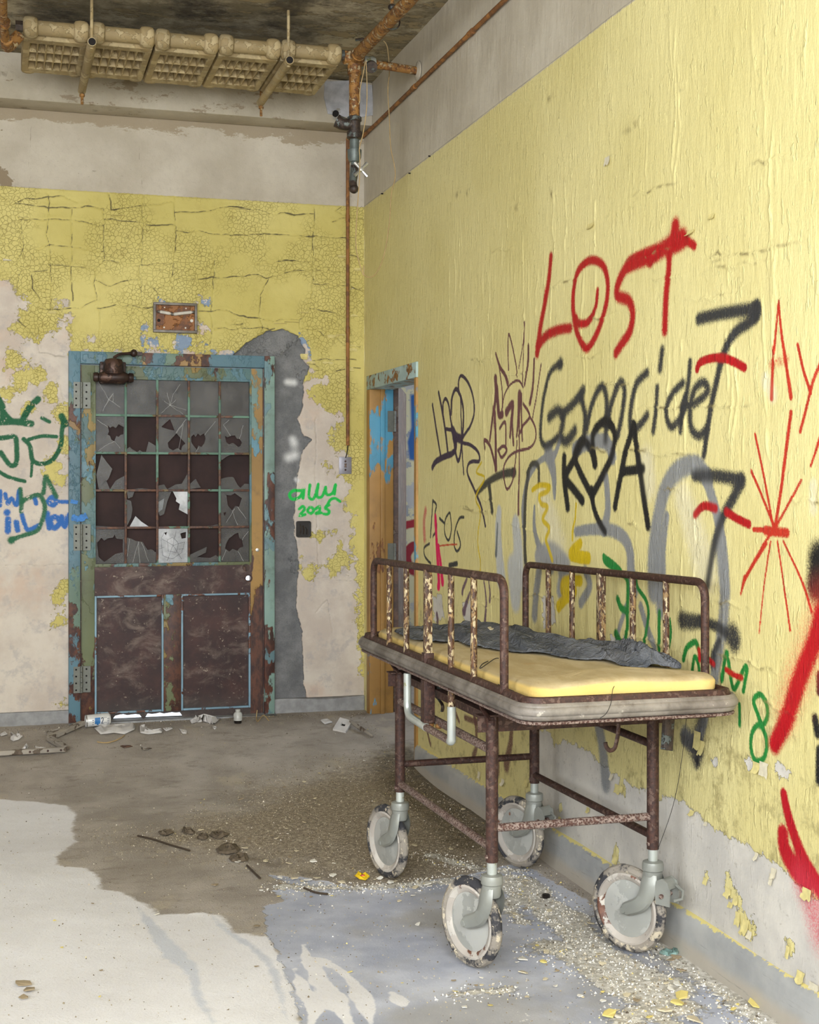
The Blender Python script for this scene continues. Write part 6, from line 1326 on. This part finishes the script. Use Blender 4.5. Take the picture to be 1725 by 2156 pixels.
# switch plate
sp0, sp1 = on_y(713.5, 962, YB), on_y(739.5, 998, YB)
M_plate = plain('dull_steel_plate', (150, 148, 156), 0.4, 0.5, 0.12, 20)
bm = B(); box(bm, sp0.x, sp1.x, YB-0.012, YB-0.004, sp1.z, sp0.z, 0.002); sw = obj('switch_plate', bm, M_plate, None, True, 38, ((sp0.x+sp1.x)/2, YB-0.006, sp1.z)); tag(sw, 'small steel switch plate at the foot of the conduit', 'switch plate')
for f in (0.26, 0.76):
    bm = B(); cyl(bm, ((sp0.x+sp1.x)/2, YB-0.0135, sp0.z+(sp1.z-sp0.z)*f), ((sp0.x+sp1.x)/2, YB-0.010, sp0.z+(sp1.z-sp0.z)*f), 0.006, 10); obj('screw', bm, M_rust, sw, False)
bm = B(); box(bm, (sp0.x+sp1.x)/2-0.006, (sp0.x+sp1.x)/2+0.006, YB-0.016, YB-0.011, (sp0.z+sp1.z)/2-0.012, (sp0.z+sp1.z)/2+0.012); obj('toggle_slot', bm, M_rustlight, sw, False)
# open black junction box
j0, j1 = on_y(623, 1097, YB), on_y(654, 1131, YB)
M_blackp = plain('glossy_black_box', (26, 20, 18), 0.3, 0, 0.3, 30)
jb = empty('junction_box', ((j0.x+j1.x)/2, YB-0.004, j1.z), 'open black junction box below the green lettering', 'junction box')
cx_, cz_ = (j0.x+j1.x)/2, (j0.z+j1.z)/2; hw, hh_ = (j1.x-j0.x)/2, (j0.z-j1.z)/2
def rr2(hw, hh, r, n=5): return [(cx_+sx_*(hw-r)+r*math.cos(math.radians(a)), cz_+sz_*(hh-r)+r*math.sin(math.radians(a))) for sx_, sz_, a0 in ((1, 1, 0), (-1, 1, 90), (-1, -1, 180), (1, -1, 270)) for a in np.linspace(a0, a0+90, n)]
bm = B(); prism(bm, [rr2(hw, hh_, 0.012), rr2(hw-0.006, hh_-0.006, 0.009)[::-1]], lambda a, b, k: Vector((a, YB-0.016+k, b)), 0.03); obj('rim', bm, M_blackp, jb, False)
bm = B(); prism(bm, [rr2(hw-0.005, hh_-0.005, 0.009)], lambda a, b, k: Vector((a, YB-0.004+k, b)), 0.004); obj('back', bm, M_blackp, jb, False)
for k in range(3): bm = B(); tube(bm, cat([(cx_-0.02+0.018*k, YB-0.006, cz_+0.03-0.01*k), (cx_-0.015+0.018*k, YB-0.012, cz_), (cx_-0.02+0.02*k, YB-0.007, cz_-0.03)], 4), 0.0035, 6); obj('wire_stub', bm, M_darkpipe, jb)
# rusty fixture box over the door
f0, f1 = on_y(322, 637, YB), on_y(414, 703, YB)
fx = empty('fixture_box', ((f0.x+f1.x)/2, YB-0.01, f1.z), 'open rusty fixture box with two porcelain tubes above the door', 'fixture box')
M_rim = plain('grey_box_rim', (112, 106, 98), 0.5, 0.4, 0.25, 30); M_orange = flaky('orange_rust_plate', [((158, 100, 40), 0.5, 14)], 0.55, (92, 52, 22), (136, 82, 32), 16)
M_porc = plain('dusty_porcelain', (200, 194, 182), 0.4, 0, 0.1, 50)
for q in ((f0.x, f1.x, f0.z-0.014, f0.z), (f0.x, f1.x, f1.z, f1.z+0.014), (f0.x, f0.x+0.014, f1.z+0.014, f0.z-0.014), (f1.x-0.014, f1.x, f1.z+0.014, f0.z-0.014)):
    bm = B(); box(bm, q[0], q[1], YB-0.034, YB, q[2], q[3], 0.002); obj('rim', bm, M_rim, fx)
bm = B(); box(bm, f0.x+0.012, f1.x-0.012, YB-0.012, YB-0.006, f1.z+0.012, f0.z-0.012); obj('back_plate', bm, M_orange, fx, False)
fp_ = lambda px, py: on_y(px, py, YB)
for a, b in (((333, 657), (361, 662)), ((362, 663), (406, 658))):
    A, C = fp_(*a), fp_(*b); A.y = C.y = YB-0.024
    d_ = (C-A).normalized(); L_ = (C-A).length
    bm = B(); lathe(bm, [(0, 0), (0.006, 0), (0.006, 0.008), (0.0095, 0.010), (0.0095, L_-0.012), (0.006, L_-0.010), (0.006, L_), (0, L_)], 12, axis_mat(A, d_)); tb = obj('porcelain_tube', bm, M_porc, fx)
    for e_ in (A, C): bm = B(); ball(bm, e_, 0.0085); obj('end_clip', bm, M_rim, tb)
for px, py, r, m_ in ((334, 675, 0.009, M_dark), (403, 676, 0.009, M_porc), (345, 690, 0.005, M_porc), (390, 691, 0.005, M_porc), (346, 648, 0.004, M_porc), (391, 650, 0.004, M_porc)):
    p = fp_(px, py); bm = B(); cyl(bm, (p.x, YB-0.0155, p.z), (p.x, YB-0.0115, p.z), r, 12); obj('screw_hole', bm, m_, fx, False)
# wires dangling in the corner
M_wire = plain('pale_old_wire', (176, 150, 104), 0.6)
wpt = lambda l, d0: [on_y(px, py, d0) for px, py in l]
wire('hanging_wire', wpt([(806, 84), (816, 100), (820, 150), (817, 190), (820, 250), (823, 310), (831, 350), (832, 375), (824, 410), (820, 470), (808, 540), (788, 580), (768, 580), (766, 560)], 6.95), 0.0028, M_wire, 'long pale wire hanging free in front of the right wall', 'wire')
wire('hanging_wire', wpt([(769, 130), (766, 150), (758, 190), (757, 215), (745, 230), (742, 222)], 6.66), 0.0028, M_wire, 'short pale wire looped round the drop pipe', 'wire')
wire('hanging_wire', wpt([(771, 128), (773, 180), (772, 230), (765, 280), (757, 312), (758, 330), (757, 380), (752, 450), (750, 520), (762, 570), (766, 580)], 6.6), 0.0026, M_wire, 'pale wire hanging from the pipe elbow past the tap', 'wire')
# plaster rose where a pipe once left the wall
p = on_y(706, 240, 7.676); bm = B()
for k in range(22):
    a = random.uniform(0, 6.28); r = random.uniform(0.008, 0.038); ball(bm, (p.x+r*math.cos(a), 7.672, p.z+r*math.sin(a)*0.9), random.uniform(.006, .013), 1, 0.5, 1, 1)
obj('plaster_lump', bm, plain('grey_mortar', (150, 146, 136), 0.9), bpy.data.objects['trim_1'])
bm = B(); cyl(bm, (p.x, 7.66, p.z), (p.x, 7.68, p.z), 0.018, 14); obj('cut_pipe_end', bm, M_dark, bpy.data.objects['trim_1'], False)
# nails along the paint line
for px, py in ((807, 408), (865, 365), (907, 329)):
    p = on_x(px, py, XW); bm = B(); cyl(bm, (XW-0.012, p.y, p.z), (XW, p.y, p.z), 0.0035, 8); obj('nail', bm, M_dark, wr)

# ================================================================== litter on the floor
def gp(px, py, dz=0.0):
    p = on_floor(px, py)
    if p.y > 7.70: p.x *= 7.70/p.y; p.y = 7.70
    return Vector((p.x, p.y, fz(p.x, p.y)+dz))
M_paper = plain('dirty_white_paper', (206, 202, 198), 0.85, 0, 0.12, 12, 0.001)
M_wood = flaky('dusty_painted_wood', [((160, 152, 140), 0.60, 14)], 0.8, (84, 72, 60), (112, 98, 84), 14)
# broken frame of wooden strips
A1, A2, A3, A4 = gp(-60, 1594, 0.016), gp(140, 1583, 0.016), gp(104, 1560, 0.018), gp(174, 1530, 0.024)
br = empty('broken_frame', tuple(A2-Vector((0, 0, 0.016))), 'broken frame of pale wooden strips left of the glazed door', 'frame')
for nm, a, b in (('strip', A1, A2), ('strip', A2+Vector((0, 0, 0.004)), A3), ('strip', A3, A4)):
    bm = B(); obox(bm, a, b, 0.034, 0.024); bmesh.ops.bevel(bm, geom=list(bm.edges), offset=0.003, segments=1, affect='EDGES'); s_ = obj(nm, bm, M_wood, br, False)
for px in (62, 100, 128):
    p = on_floor(px, 1588); bm = B(); q = A1.lerp(A2, (px+60)/200); cyl(bm, q+Vector((0, -0.019, 0.0)), q+Vector((0, -0.014, 0)), 0.006, 8); obj('nail_head', bm, M_rust, br, False)
# spray can on its side in front of the door
c0, c1 = gp(180, 1531), gp(232, 1526); rc = 0.033
zz = max(c0.z, c1.z)+rc+0.002; c0.z = zz; c1.z = zz+0.006; ax_ = (c1-c0).normalized(); Lc = (c1-c0).length
can = empty('spray_can', tuple((c0+c1)/2-Vector((0, 0, rc))), 'white and blue spray can lying at the foot of the glazed door', 'spray can')
M_can = plain('white_can_enamel', (222, 222, 220), 0.4, 0.1, 0.06, 20); M_canb = plain('blue_can_print', (48, 116, 178), 0.4); M_cand = plain('navy_can_print', (34, 48, 76), 0.4)
mC = axis_mat(c0, ax_)
bm = B(); lathe(bm, [(0, 0.006), (rc-0.006, 0.004), (rc-0.001, 0), (rc, 0.004), (rc, Lc-0.012), (rc-0.002, Lc-0.006), (rc-0.008, Lc), (0, Lc)], 28, mC); obj('body', bm, M_can, can)
bm = B(); lathe(bm, [(rc+0.0008, 0.001), (rc+0.0015, 0.004), (rc+0.0008, 0.007)], 28, mC); obj('base_rim', bm, M_chrome, can)
side = ax_.cross(Vector((0, 0, 1))).normalized()
if side.y > 0: side = -side
def on_can(s, a, k=0.0006): return c0+ax_*s+(side*math.cos(a)+Vector((0, 0, 1))*math.sin(a))*(rc+k)
def can_patch(nm, s0, s1, a0, a1, mat):
    bm = B(); rows = [[bm.verts.new(on_can(s, a)) for a in np.linspace(a0, a1, 7)] for s in (s0, s1)]
    for k in range(6): bm.faces.new((rows[0][k], rows[0][k+1], rows[1][k+1], rows[1][k]))
    obj(nm, bm, mat, can)
can_patch('printed_block', Lc*0.34, Lc*0.56, -0.5, 0.55, M_canb)
can_patch('printed_block', Lc*0.42, Lc*0.50, -0.75, -0.5, M_canb)
for k in range(3): can_patch('printed_line', Lc*0.24, Lc*0.30, -0.6+0.35*k, -0.5+0.35*k, M_cand)
for k in range(4): can_patch('printed_line', Lc*0.84, Lc*0.93, -0.7+0.3*k, -0.62+0.3*k, M_cand)
def can_stroke(pts):
    bm = B(); tube(bm, [on_can(Lc*(0.60+0.20*u), -0.55+1.1*v, 0.0004) for u, v in pts], 0.0022, 5, flat=0.6); obj('printed_letter', bm, M_cand, can)
can_stroke(cat([(0.02, 0.72), (0.18, 0.95), (0.40, 0.80), (0.30, 0.45), (0.02, 0.08)], 4)+[(0.45, 0.08)])      # 2
can_stroke([(0.58, 0.95), (0.98, 0.08)]); can_stroke([(0.98, 0.95), (0.58, 0.08)])                                # X
# papers, shards of board
def sheet(name, outline, hmax, mat, label, catg, lift=0.003, group=None):
    P = [gp(px, py, 0) for px, py in outline]; c0 = sum(P, Vector())/len(P); m = len(P); bm = B(); rings = []
    for k in range(7):
        f = 1-k/7; ring = []
        for p in P:
            q = c0+(p-c0)*f; z = fz(q.x, q.y)+lift+hmax*(random.random()**1.3)*(0.35 if k == 0 else 1)
            ring.append(bm.verts.new((q.x, q.y, z)))
        rings.append(ring)
    for A, C in zip(rings, rings[1:]):
        for i in range(m): bm.faces.new((A[i], A[(i+1) % m], C[(i+1) % m], C[i]))
    bm.faces.new(rings[-1]); o = obj(name, bm, mat, None, True, 25, tuple(c0)); s_ = o.modifiers.new('thickness', 'SOLIDIFY'); s_.thickness = 0.002; s_.offset = 1
    return tag(o, label, catg, group)
sheet('paper_sheet', [(198, 1533), (215, 1528), (240, 1526), (265, 1524), (285, 1528), (283, 1538), (262, 1546), (240, 1544), (212, 1546)], 0.022, M_paper, 'large crumpled paper sheet under the spray can', 'paper')
sheet('paper_sheet', [(398, 1508), (415, 1506), (430, 1509), (455, 1505), (464, 1514), (452, 1526), (440, 1520), (420, 1517), (404, 1522)], 0.045, M_paper, 'white crumpled paper at the foot of the right door panel', 'paper')
sheet('paper_sheet', [(294, 1530), (303, 1528), (306, 1540), (343, 1537), (340, 1543), (312, 1546), (296, 1543)], 0.014, M_paper, 'torn paper strip between the two crumpled sheets', 'paper')
sheet('paper_scrap', [(342, 1532), (362, 1529), (364, 1533), (350, 1538)], 0.008, M_paper, 'oval white paper scrap before the middle of the door', 'paper')
sheet('paper_scrap', [(376, 1533), (394, 1538), (392, 1544), (384, 1543)], 0.008, M_paper, 'pointed white paper scrap right of the oval one', 'paper')
sheet('paper_scrap', [(446, 1529), (458, 1530), (452, 1535)], 0.006, M_paper, 'tiny white scrap below the crumpled paper', 'paper')
sheet('paper_star', [(22, 1544), (32, 1549), (40, 1543), (38, 1550), (48, 1552), (40, 1556), (28, 1560), (22, 1556), (30, 1552)], 0.02, M_paper, 'star shaped pale scrap above the broken frame', 'scrap')
sheet('board_scrap', [(42, 1583), (57, 1570), (60, 1572), (55, 1583)], 0.02, M_paper, 'triangular pale scrap inside the broken frame', 'scrap')
sheet('board_scrap', [(73, 1570), (78, 1574), (97, 1573), (96, 1576), (76, 1577)], 0.006, M_paper, 'thin pale strip inside the broken frame', 'scrap')
sheet('board_scrap', [(98, 1540), (130, 1537), (134, 1541), (104, 1549), (97, 1548)], 0.012, M_wood, 'grey wood splinter behind the broken frame', 'scrap')
sheet('board_scrap', [(253, 1571), (270, 1570), (280, 1572), (262, 1575)], 0.006, M_leaf, 'dark flat scrap below the spray can', 'scrap')
sheet('board_scrap', [(297, 1574), (320, 1576), (306, 1580), (300, 1578)], 0.006, M_wood, 'brown flat scrap below the torn paper', 'scrap')
sheet('board_scrap', [(0, 1545), (12, 1541), (16, 1545), (2, 1549)], 0.01, M_paper, 'pale scrap by the skirting at the left edge', 'scrap')
# small bottle at the threshold
p = gp(501, 1521); bt = empty('small_bottle', tuple(p), 'small grey plastic bottle standing at the right of the threshold', 'bottle')
M_bot = plain('clouded_plastic', (186, 186, 180), 0.35, 0, 0.1, 30)
bm = B(); lathe(bm, [(0, 0.016), (0.024, 0.016), (0.025, 0.05), (0.016, 0.062), (0, 0.062)], 16, Matrix.Translation(p)); obj('body', bm, M_bot, bt)
bm = B(); lathe(bm, [(0, 0), (0.020, 0), (0.022, 0.017), (0, 0.017)], 16, Matrix.Translation(p)); obj('base', bm, M_blackp, bt)
bm = B(); lathe(bm, [(0.013, 0.060), (0.014, 0.076), (0, 0.078)], 14, Matrix.Translation(p)); obj('cap', bm, M_bot, bt)
wire('bent_wire', [gp(542, 1500, .05), gp(540, 1512, .01), gp(543, 1520, .006), gp(555, 1512, .02), gp(566, 1518, .006)], 0.003, M_wire, 'bent pale wire by the right foot of the door frame', 'wire')
wire('cable', [gp(262, 1549, .006), gp(258, 1553, .006), gp(250, 1557, .006), (gp(240, 1561, .006)), gp(222, 1565, .006), gp(205, 1563, .006)], 0.0035, M_wire, 'curled pale cable before the crumpled paper sheet', 'cable')
# broken outlet plate and stick by the corner doorway
p = gp(722, 1530); ob = empty('outlet_plate', tuple(p), 'dusty plaster outlet plate with a square hole near the corner', 'plate')
qs = [gp(701, 1536, .01), gp(716, 1521, .035), gp(742, 1526, .03), gp(728, 1541, .008)]
bm = B()
def quad(u, v): return qs[0]*(1-u)*(1-v)+qs[1]*(1-u)*v+qs[2]*u*v+qs[3]*u*(1-v)
prism(bm, [[(0, 0), (1, 0), (1, 1), (0, 1)], [(0.35, 0.4), (0.35, 0.7), (0.7, 0.7), (0.7, 0.4)]], lambda a, b, k: quad(a, b)+Vector((0, 0, -k)), 0.012); obj('plate', bm, M_paper, ob, False)
bm = B(); prism(bm, [[(0.35, 0.4), (0.35, 0.7), (0.7, 0.7), (0.7, 0.4)]], lambda a, b, k: quad(a, b)+Vector((0, 0, -0.011-k)), 0.002); obj('hole_shadow', bm, M_dark, ob, False)
bm = B(); tube(bm, [gp(738, 1527, .03), gp(760, 1538, .016), gp(785, 1551, .008)], 0.011, 6, radii=[.010, .014, .006]); o = obj('wood_stick', bm, M_wood, None, True, 60, tuple(gp(760, 1538))); tag(o, 'pale wooden stick beside the outlet plate', 'stick')
sheet('board_scrap', [(675, 1518), (690, 1514), (700, 1520), (684, 1524)], 0.012, M_paper, 'curled pale scrap left of the outlet plate', 'scrap')
# wrapper, bottle cap, glass, twigs
M_yw = plain('yellow_wrapper', (240, 204, 36), 0.4); M_rw2 = plain('red_wrapper_print', (206, 70, 60), 0.4)
wr_ = sheet('sweet_wrapper', [(746, 1846), (754, 1841), (764, 1844), (772, 1842), (779, 1848), (770, 1854), (757, 1852)], 0.012, M_yw, 'crushed yellow sweet wrapper at the edge of the rubble', 'wrapper')
q = gp(764, 1848, 0.012); bm = B(); ball(bm, q, 0.008, 1.2, 1, 0.5, 1); obj('red_print', bm, M_rw2, wr_)
p = gp(1150, 1889); bm = B(); lathe(bm, [(0, 0), (0.013, 0), (0.0145, 0.002), (0.0145, 0.011), (0.012, 0.013), (0, 0.013)], 18, Matrix.Translation(p)); o = obj('bottle_cap', bm, M_blackp, None, True, 38, tuple(p)); tag(o, 'black bottle cap on the floor under the trolley', 'cap')
M_gl2 = glass('green_clear_glass', (170, 206, 198), 0.5)
for out, lab in (([(1388, 2006), (1402, 1998), (1420, 2004), (1408, 2014)], 'flat clear glass shard by the right front caster'), ([(1416, 1996), (1432, 2004), (1424, 2014), (1410, 2012)], 'green glass bottle shard beside the clear one')): sheet('glass_shard', out, 0.012, M_gl2, lab, 'shard')
M_twig = plain('dark_twig', (66, 54, 42), 0.9); M_leafd = plain('dirt_brown_leaf', (98, 86, 70), 0.9, 0, 0.3, 40)
for pts, lab in (([(290, 1762), (320, 1770), (360, 1782), (400, 1793)], 'long dark twig lying in the rubble left of the trolley'), ([(640, 1873), (665, 1880), (690, 1883)], 'thin twig at the edge of the grey lino'), ([(520, 1825), (535, 1840), (548, 1852)], 'short dark twig on the damp patch')):
    wire('twig', [gp(x, y, 0.008) for x, y in pts], 0.004, M_twig, lab, 'twig')
for k, (x, y, s) in enumerate(((460, 1760, 16), (480, 1790, 22), (350, 1756, 12), (396, 1752, 12), (505, 1808, 18), (428, 1765, 10))):
    out = [(x+s*1.3*math.cos(a)*random.uniform(.7, 1.1), y+s*0.55*math.sin(a)*random.uniform(.7, 1.1)) for a in np.linspace(0, 6.28, 9)[:-1]]
    sheet('dry_leaf', out, 0.016, M_leafd, ('shrivelled dark leaf by the head of the rubble heap', 'curled dark leaf in the middle of the floor', 'small dark leaf near the long twig', 'dark leaf right of the long twig tip', 'shrivelled leaf nearest the grey lino', 'small curled leaf among the dark leaves')[k], 'leaf')

# flakes of plaster and paint: the larger ones each on their own, the crumbs as one scatter
M_fk = [plain('white_plaster_flake', (226, 222, 210), 0.85, 0, 0.1, 60), plain('cream_plaster_flake', (206, 194, 164), 0.85, 0, 0.12, 60), plain('yellow_paint_flake', (224, 206, 124), 0.7, 0, 0.1, 60), plain('brown_plaster_flake', (150, 134, 108), 0.9, 0, 0.15, 60)]
tmpl = []
for k in range(8):
    bm = B(); n = random.randint(5, 7); ang = sorted(random.uniform(0, 6.28) for _ in range(n)); ang = [a+i*0.02 for i, a in enumerate(ang)]
    ang = [2*math.pi*(i+random.uniform(-.3, .3))/n for i in range(n)]
    pol = [(math.cos(a)*random.uniform(.55, 1), math.sin(a)*random.uniform(.4, .8)) for a in ang]
    prism(bm, [pol], lambda a, b, k_: Vector((a, b, 0.10+0.16*a*a+0.05*b-k_)), 0.12)
    bmesh.ops.recalc_face_normals(bm, faces=bm.faces); me = bpy.data.meshes.new('plaster_flake'); bm.to_mesh(me); bm.free(); tmpl.append(me)
variants = {}
def flake(x, y, s, mi, tilt=0.35):
    k = random.randrange(8)
    if (k, mi) not in variants:
        me = tmpl[k].copy(); me.materials.clear(); me.materials.append(M_fk[mi]); variants[(k, mi)] = me
    o = bpy.data.objects.new('plaster_flake', variants[(k, mi)]); COL.objects.link(o)
    o.location = (x, y, fz(x, y)+0.003+s*0.12); o.scale = (s, s, s*random.uniform(.6, 1.2)); o.rotation_euler = (random.uniform(-tilt, tilt)*0.6, random.uniform(-tilt, tilt)*0.6, random.uniform(0, 6.28))
    cr_, pb_, ln_, du_ = fval(_cr, x, y), fval(_pb, x, y), fval(_pl, x, y), fval(_du, x, y)
    col_ = ('white plaster', 'cream plaster', 'yellow paint', 'brown plaster')[mi]; size = 'large' if s > 0.019 else 'small' if s < 0.0095 else 'flat'
    if x > 1.88: zone = 'along the skirting of the graffiti wall'
    elif du_ > 0.02: zone = 'on the pale dust at the lower left'
    elif y > 6.2: zone = 'on the far floor before the doors'
    elif cr_ > -0.02 and x > LXb-0.1: zone = 'in the pale crumbs by the right front caster'
    elif cr_ > -0.02 and ln_ > 0 and x > LXa: zone = 'in the pale crumbs between the front casters'
    elif ln_ > 0 and x < 0.95: zone = 'on the left end of the grey lino'
    elif ln_ > 0 and y < LYa-0.1: zone = 'on the grey lino before the trolley'
    elif ln_ > 0: zone = 'on the grey lino beside the front left caster'
    elif pb_ > 0 and x > LXa-0.05: zone = 'in the brown rubble under the trolley'
    elif pb_ > 0: zone = 'in the brown rubble left of the trolley'
    else: zone = 'at the edge of the brown rubble'
    tag(o, '%s %s flake %s' % (size, col_, zone), 'flake', 'flakes of fallen plaster on the floor')
def clear(x, y):
    return x < 2.0 and all((x-a)**2+(y-b)**2 > 0.03**2 for a, b in ((LXa-0.03, LYa+0.09), (LXb-0.045, LYa+0.077), (LXa-0.024, LYb+0.086), (LXb-0.034, LYb+0.083)))
for px, py, s, mi in ((1101, 2020, .028, 0), (1102, 2048, .026, 1), (1148, 2060, .014, 1), (1170, 2075, .012, 0), (1222, 2095, .014, 0), (870, 1885, .014, 0), (590, 1848, .018, 0), (620, 1850, .02, 1), (648, 1853, .02, 0), (668, 1850, .018, 1), (700, 1845, .02, 0), (720, 1858, .02, 1), (800, 1850, .016, 0), (822, 1862, .02, 0), (830, 1858, .018, 1), (846, 1880, .014, 0), (875, 1868, .018, 1), (905, 1865, .016, 0), (900, 1862, .03, 0), (610, 1820, .018, 1), (660, 1815, .02, 0), (560, 1815, .016, 1), (500, 1814, .02, 0), (515, 1788, .02, 1), (1285, 2138, .03, 2), (1425, 2115, .03, 2), (1435, 2098, .035, 2), (1400, 2130, .03, 1), (1440, 2100, .02, 1), (1590, 2120, .03, 2), (1460, 2148, .03, 1), (60, 2086, .03, 3), (48, 2074, .03, 3), (50, 2100, .02, 3), (975, 1880, .014, 1), (880, 1945, .014, 0), (1010, 1905, .02, 1), (130, 1995, .008, 2), (115, 1937, .008, 2), (210, 2098, .008, 2), (195, 1902, .008, 3), (214, 2042, .008, 3), (540, 1950, .02, 3), (330, 1925, .012, 0), (452, 1865, .02, 3), (540, 2035, .012, 3)):
    p = on_floor(px, py); flake(p.x, p.y, s, mi)
placed = 46
while placed < 170:
    px = random.uniform(380, 1640); py = random.uniform(1600, 2150)
    p = on_floor(px, py)
    if not clear(p.x, p.y): continue
    cr_, pb_, ln_, du_ = fval(_cr, p.x, p.y), fval(_pb, p.x, p.y), fval(_pl, p.x, p.y), fval(_du, p.x, p.y)
    wgt = 0.9*(cr_ > -0.02)+0.5*(cr_ > -0.10)+0.35*(pb_ > 0)+0.12*(ln_ > 0)
    if random.random() > wgt or (du_ > 0.03 and random.random() < 0.9): continue
    flake(p.x, p.y, random.uniform(.006, .017)*(1.25 if cr_ > 0 else 1), random.choices((0, 1, 2, 3), (5, 4, 1.2, 2) if pb_ < 0 else (2, 4, 0.6, 4))[0]); placed += 1
# crumbs
N_C = 17000
vs, fs, cs_ = [], [], []
cols = [lin(c) for c in ((232, 229, 222), (216, 208, 190), (184, 172, 148), (150, 138, 114), (120, 108, 88), (92, 82, 68), (222, 204, 128))]
cnt = 0; tries = 0
while cnt < N_C and tries < 400000:
    tries += 1
    x = random.uniform(-0.6, 2.0); y = random.uniform(3.15, 7.8)
    i = np.searchsorted(gxf, x); j = np.searchsorted(gyf, y); cr_, pb_, ln_, du_ = _cr[i, j], _pb[i, j], _pl[i, j], _du[i, j]
    wall = max(0, 1-(2.02-x)/0.12)*(y > 3.0)+0.8*max(0, 1-(7.85-y)/0.25)
    wgt = (0.95 if cr_ > 0.0 else 0.35 if cr_ > -0.06 else 0)+(0.75 if pb_ > 0.05 else 0.4 if pb_ > -0.12 else 0)+0.06*(ln_ > 0)+0.05+0.9*wall
    if du_ > 0.02: wgt = 0.03
    if random.random() > wgt or not clear(x, y): continue
    s = random.uniform(.0016, .0046)*(1.5 if random.random() < 0.08 else 1)*(1 if cr_ > -0.05 else 0.75); z = fz(x, y)+s*0.4
    th = random.uniform(0, 6.28); b0 = len(vs)
    for k in range(3): vs.append((x+s*math.cos(th+k*2.1)*random.uniform(.7, 1.3), y+s*math.sin(th+k*2.1)*random.uniform(.7, 1.3), z-s*0.5+s*random.uniform(0, .5)))
    vs.append((x+random.uniform(-s, s)*0.4, y+random.uniform(-s, s)*0.4, z+s*random.uniform(.5, 1.0)))
    fs += [(b0, b0+1, b0+3), (b0+1, b0+2, b0+3), (b0+2, b0, b0+3), (b0+2, b0+1, b0)]
    w_ = (5, 4, 2, 1, .5, .5, .4) if cr_ > -0.05 else (.12, .6, 3, 5, 4, 2, .08)
    if wall > 0.1 and y > 4.2: w_ = (0.6, 1, 1.5, 3, 4, 4, .4)
    cs_ += [random.choices(cols, w_)[0]]*4
    cnt += 1
me = bpy.data.meshes.new('plaster_crumbs'); me.from_pydata(vs, [], fs)
at = me.attributes.new('tint', 'FLOAT_COLOR', 'POINT'); at.data.foreach_set('color', np.array([(*c, 1) for c in cs_], np.float32).ravel())
t = NT('mixed_plaster_crumbs'); me.materials.append(t.fin(t.attr('tint').outputs['Color'], 0.9))
o = bpy.data.objects.new('plaster_crumbs', me); COL.objects.link(o); tag(o, 'fine plaster crumbs and grit strewn over the floor', 'rubble', kind='stuff')
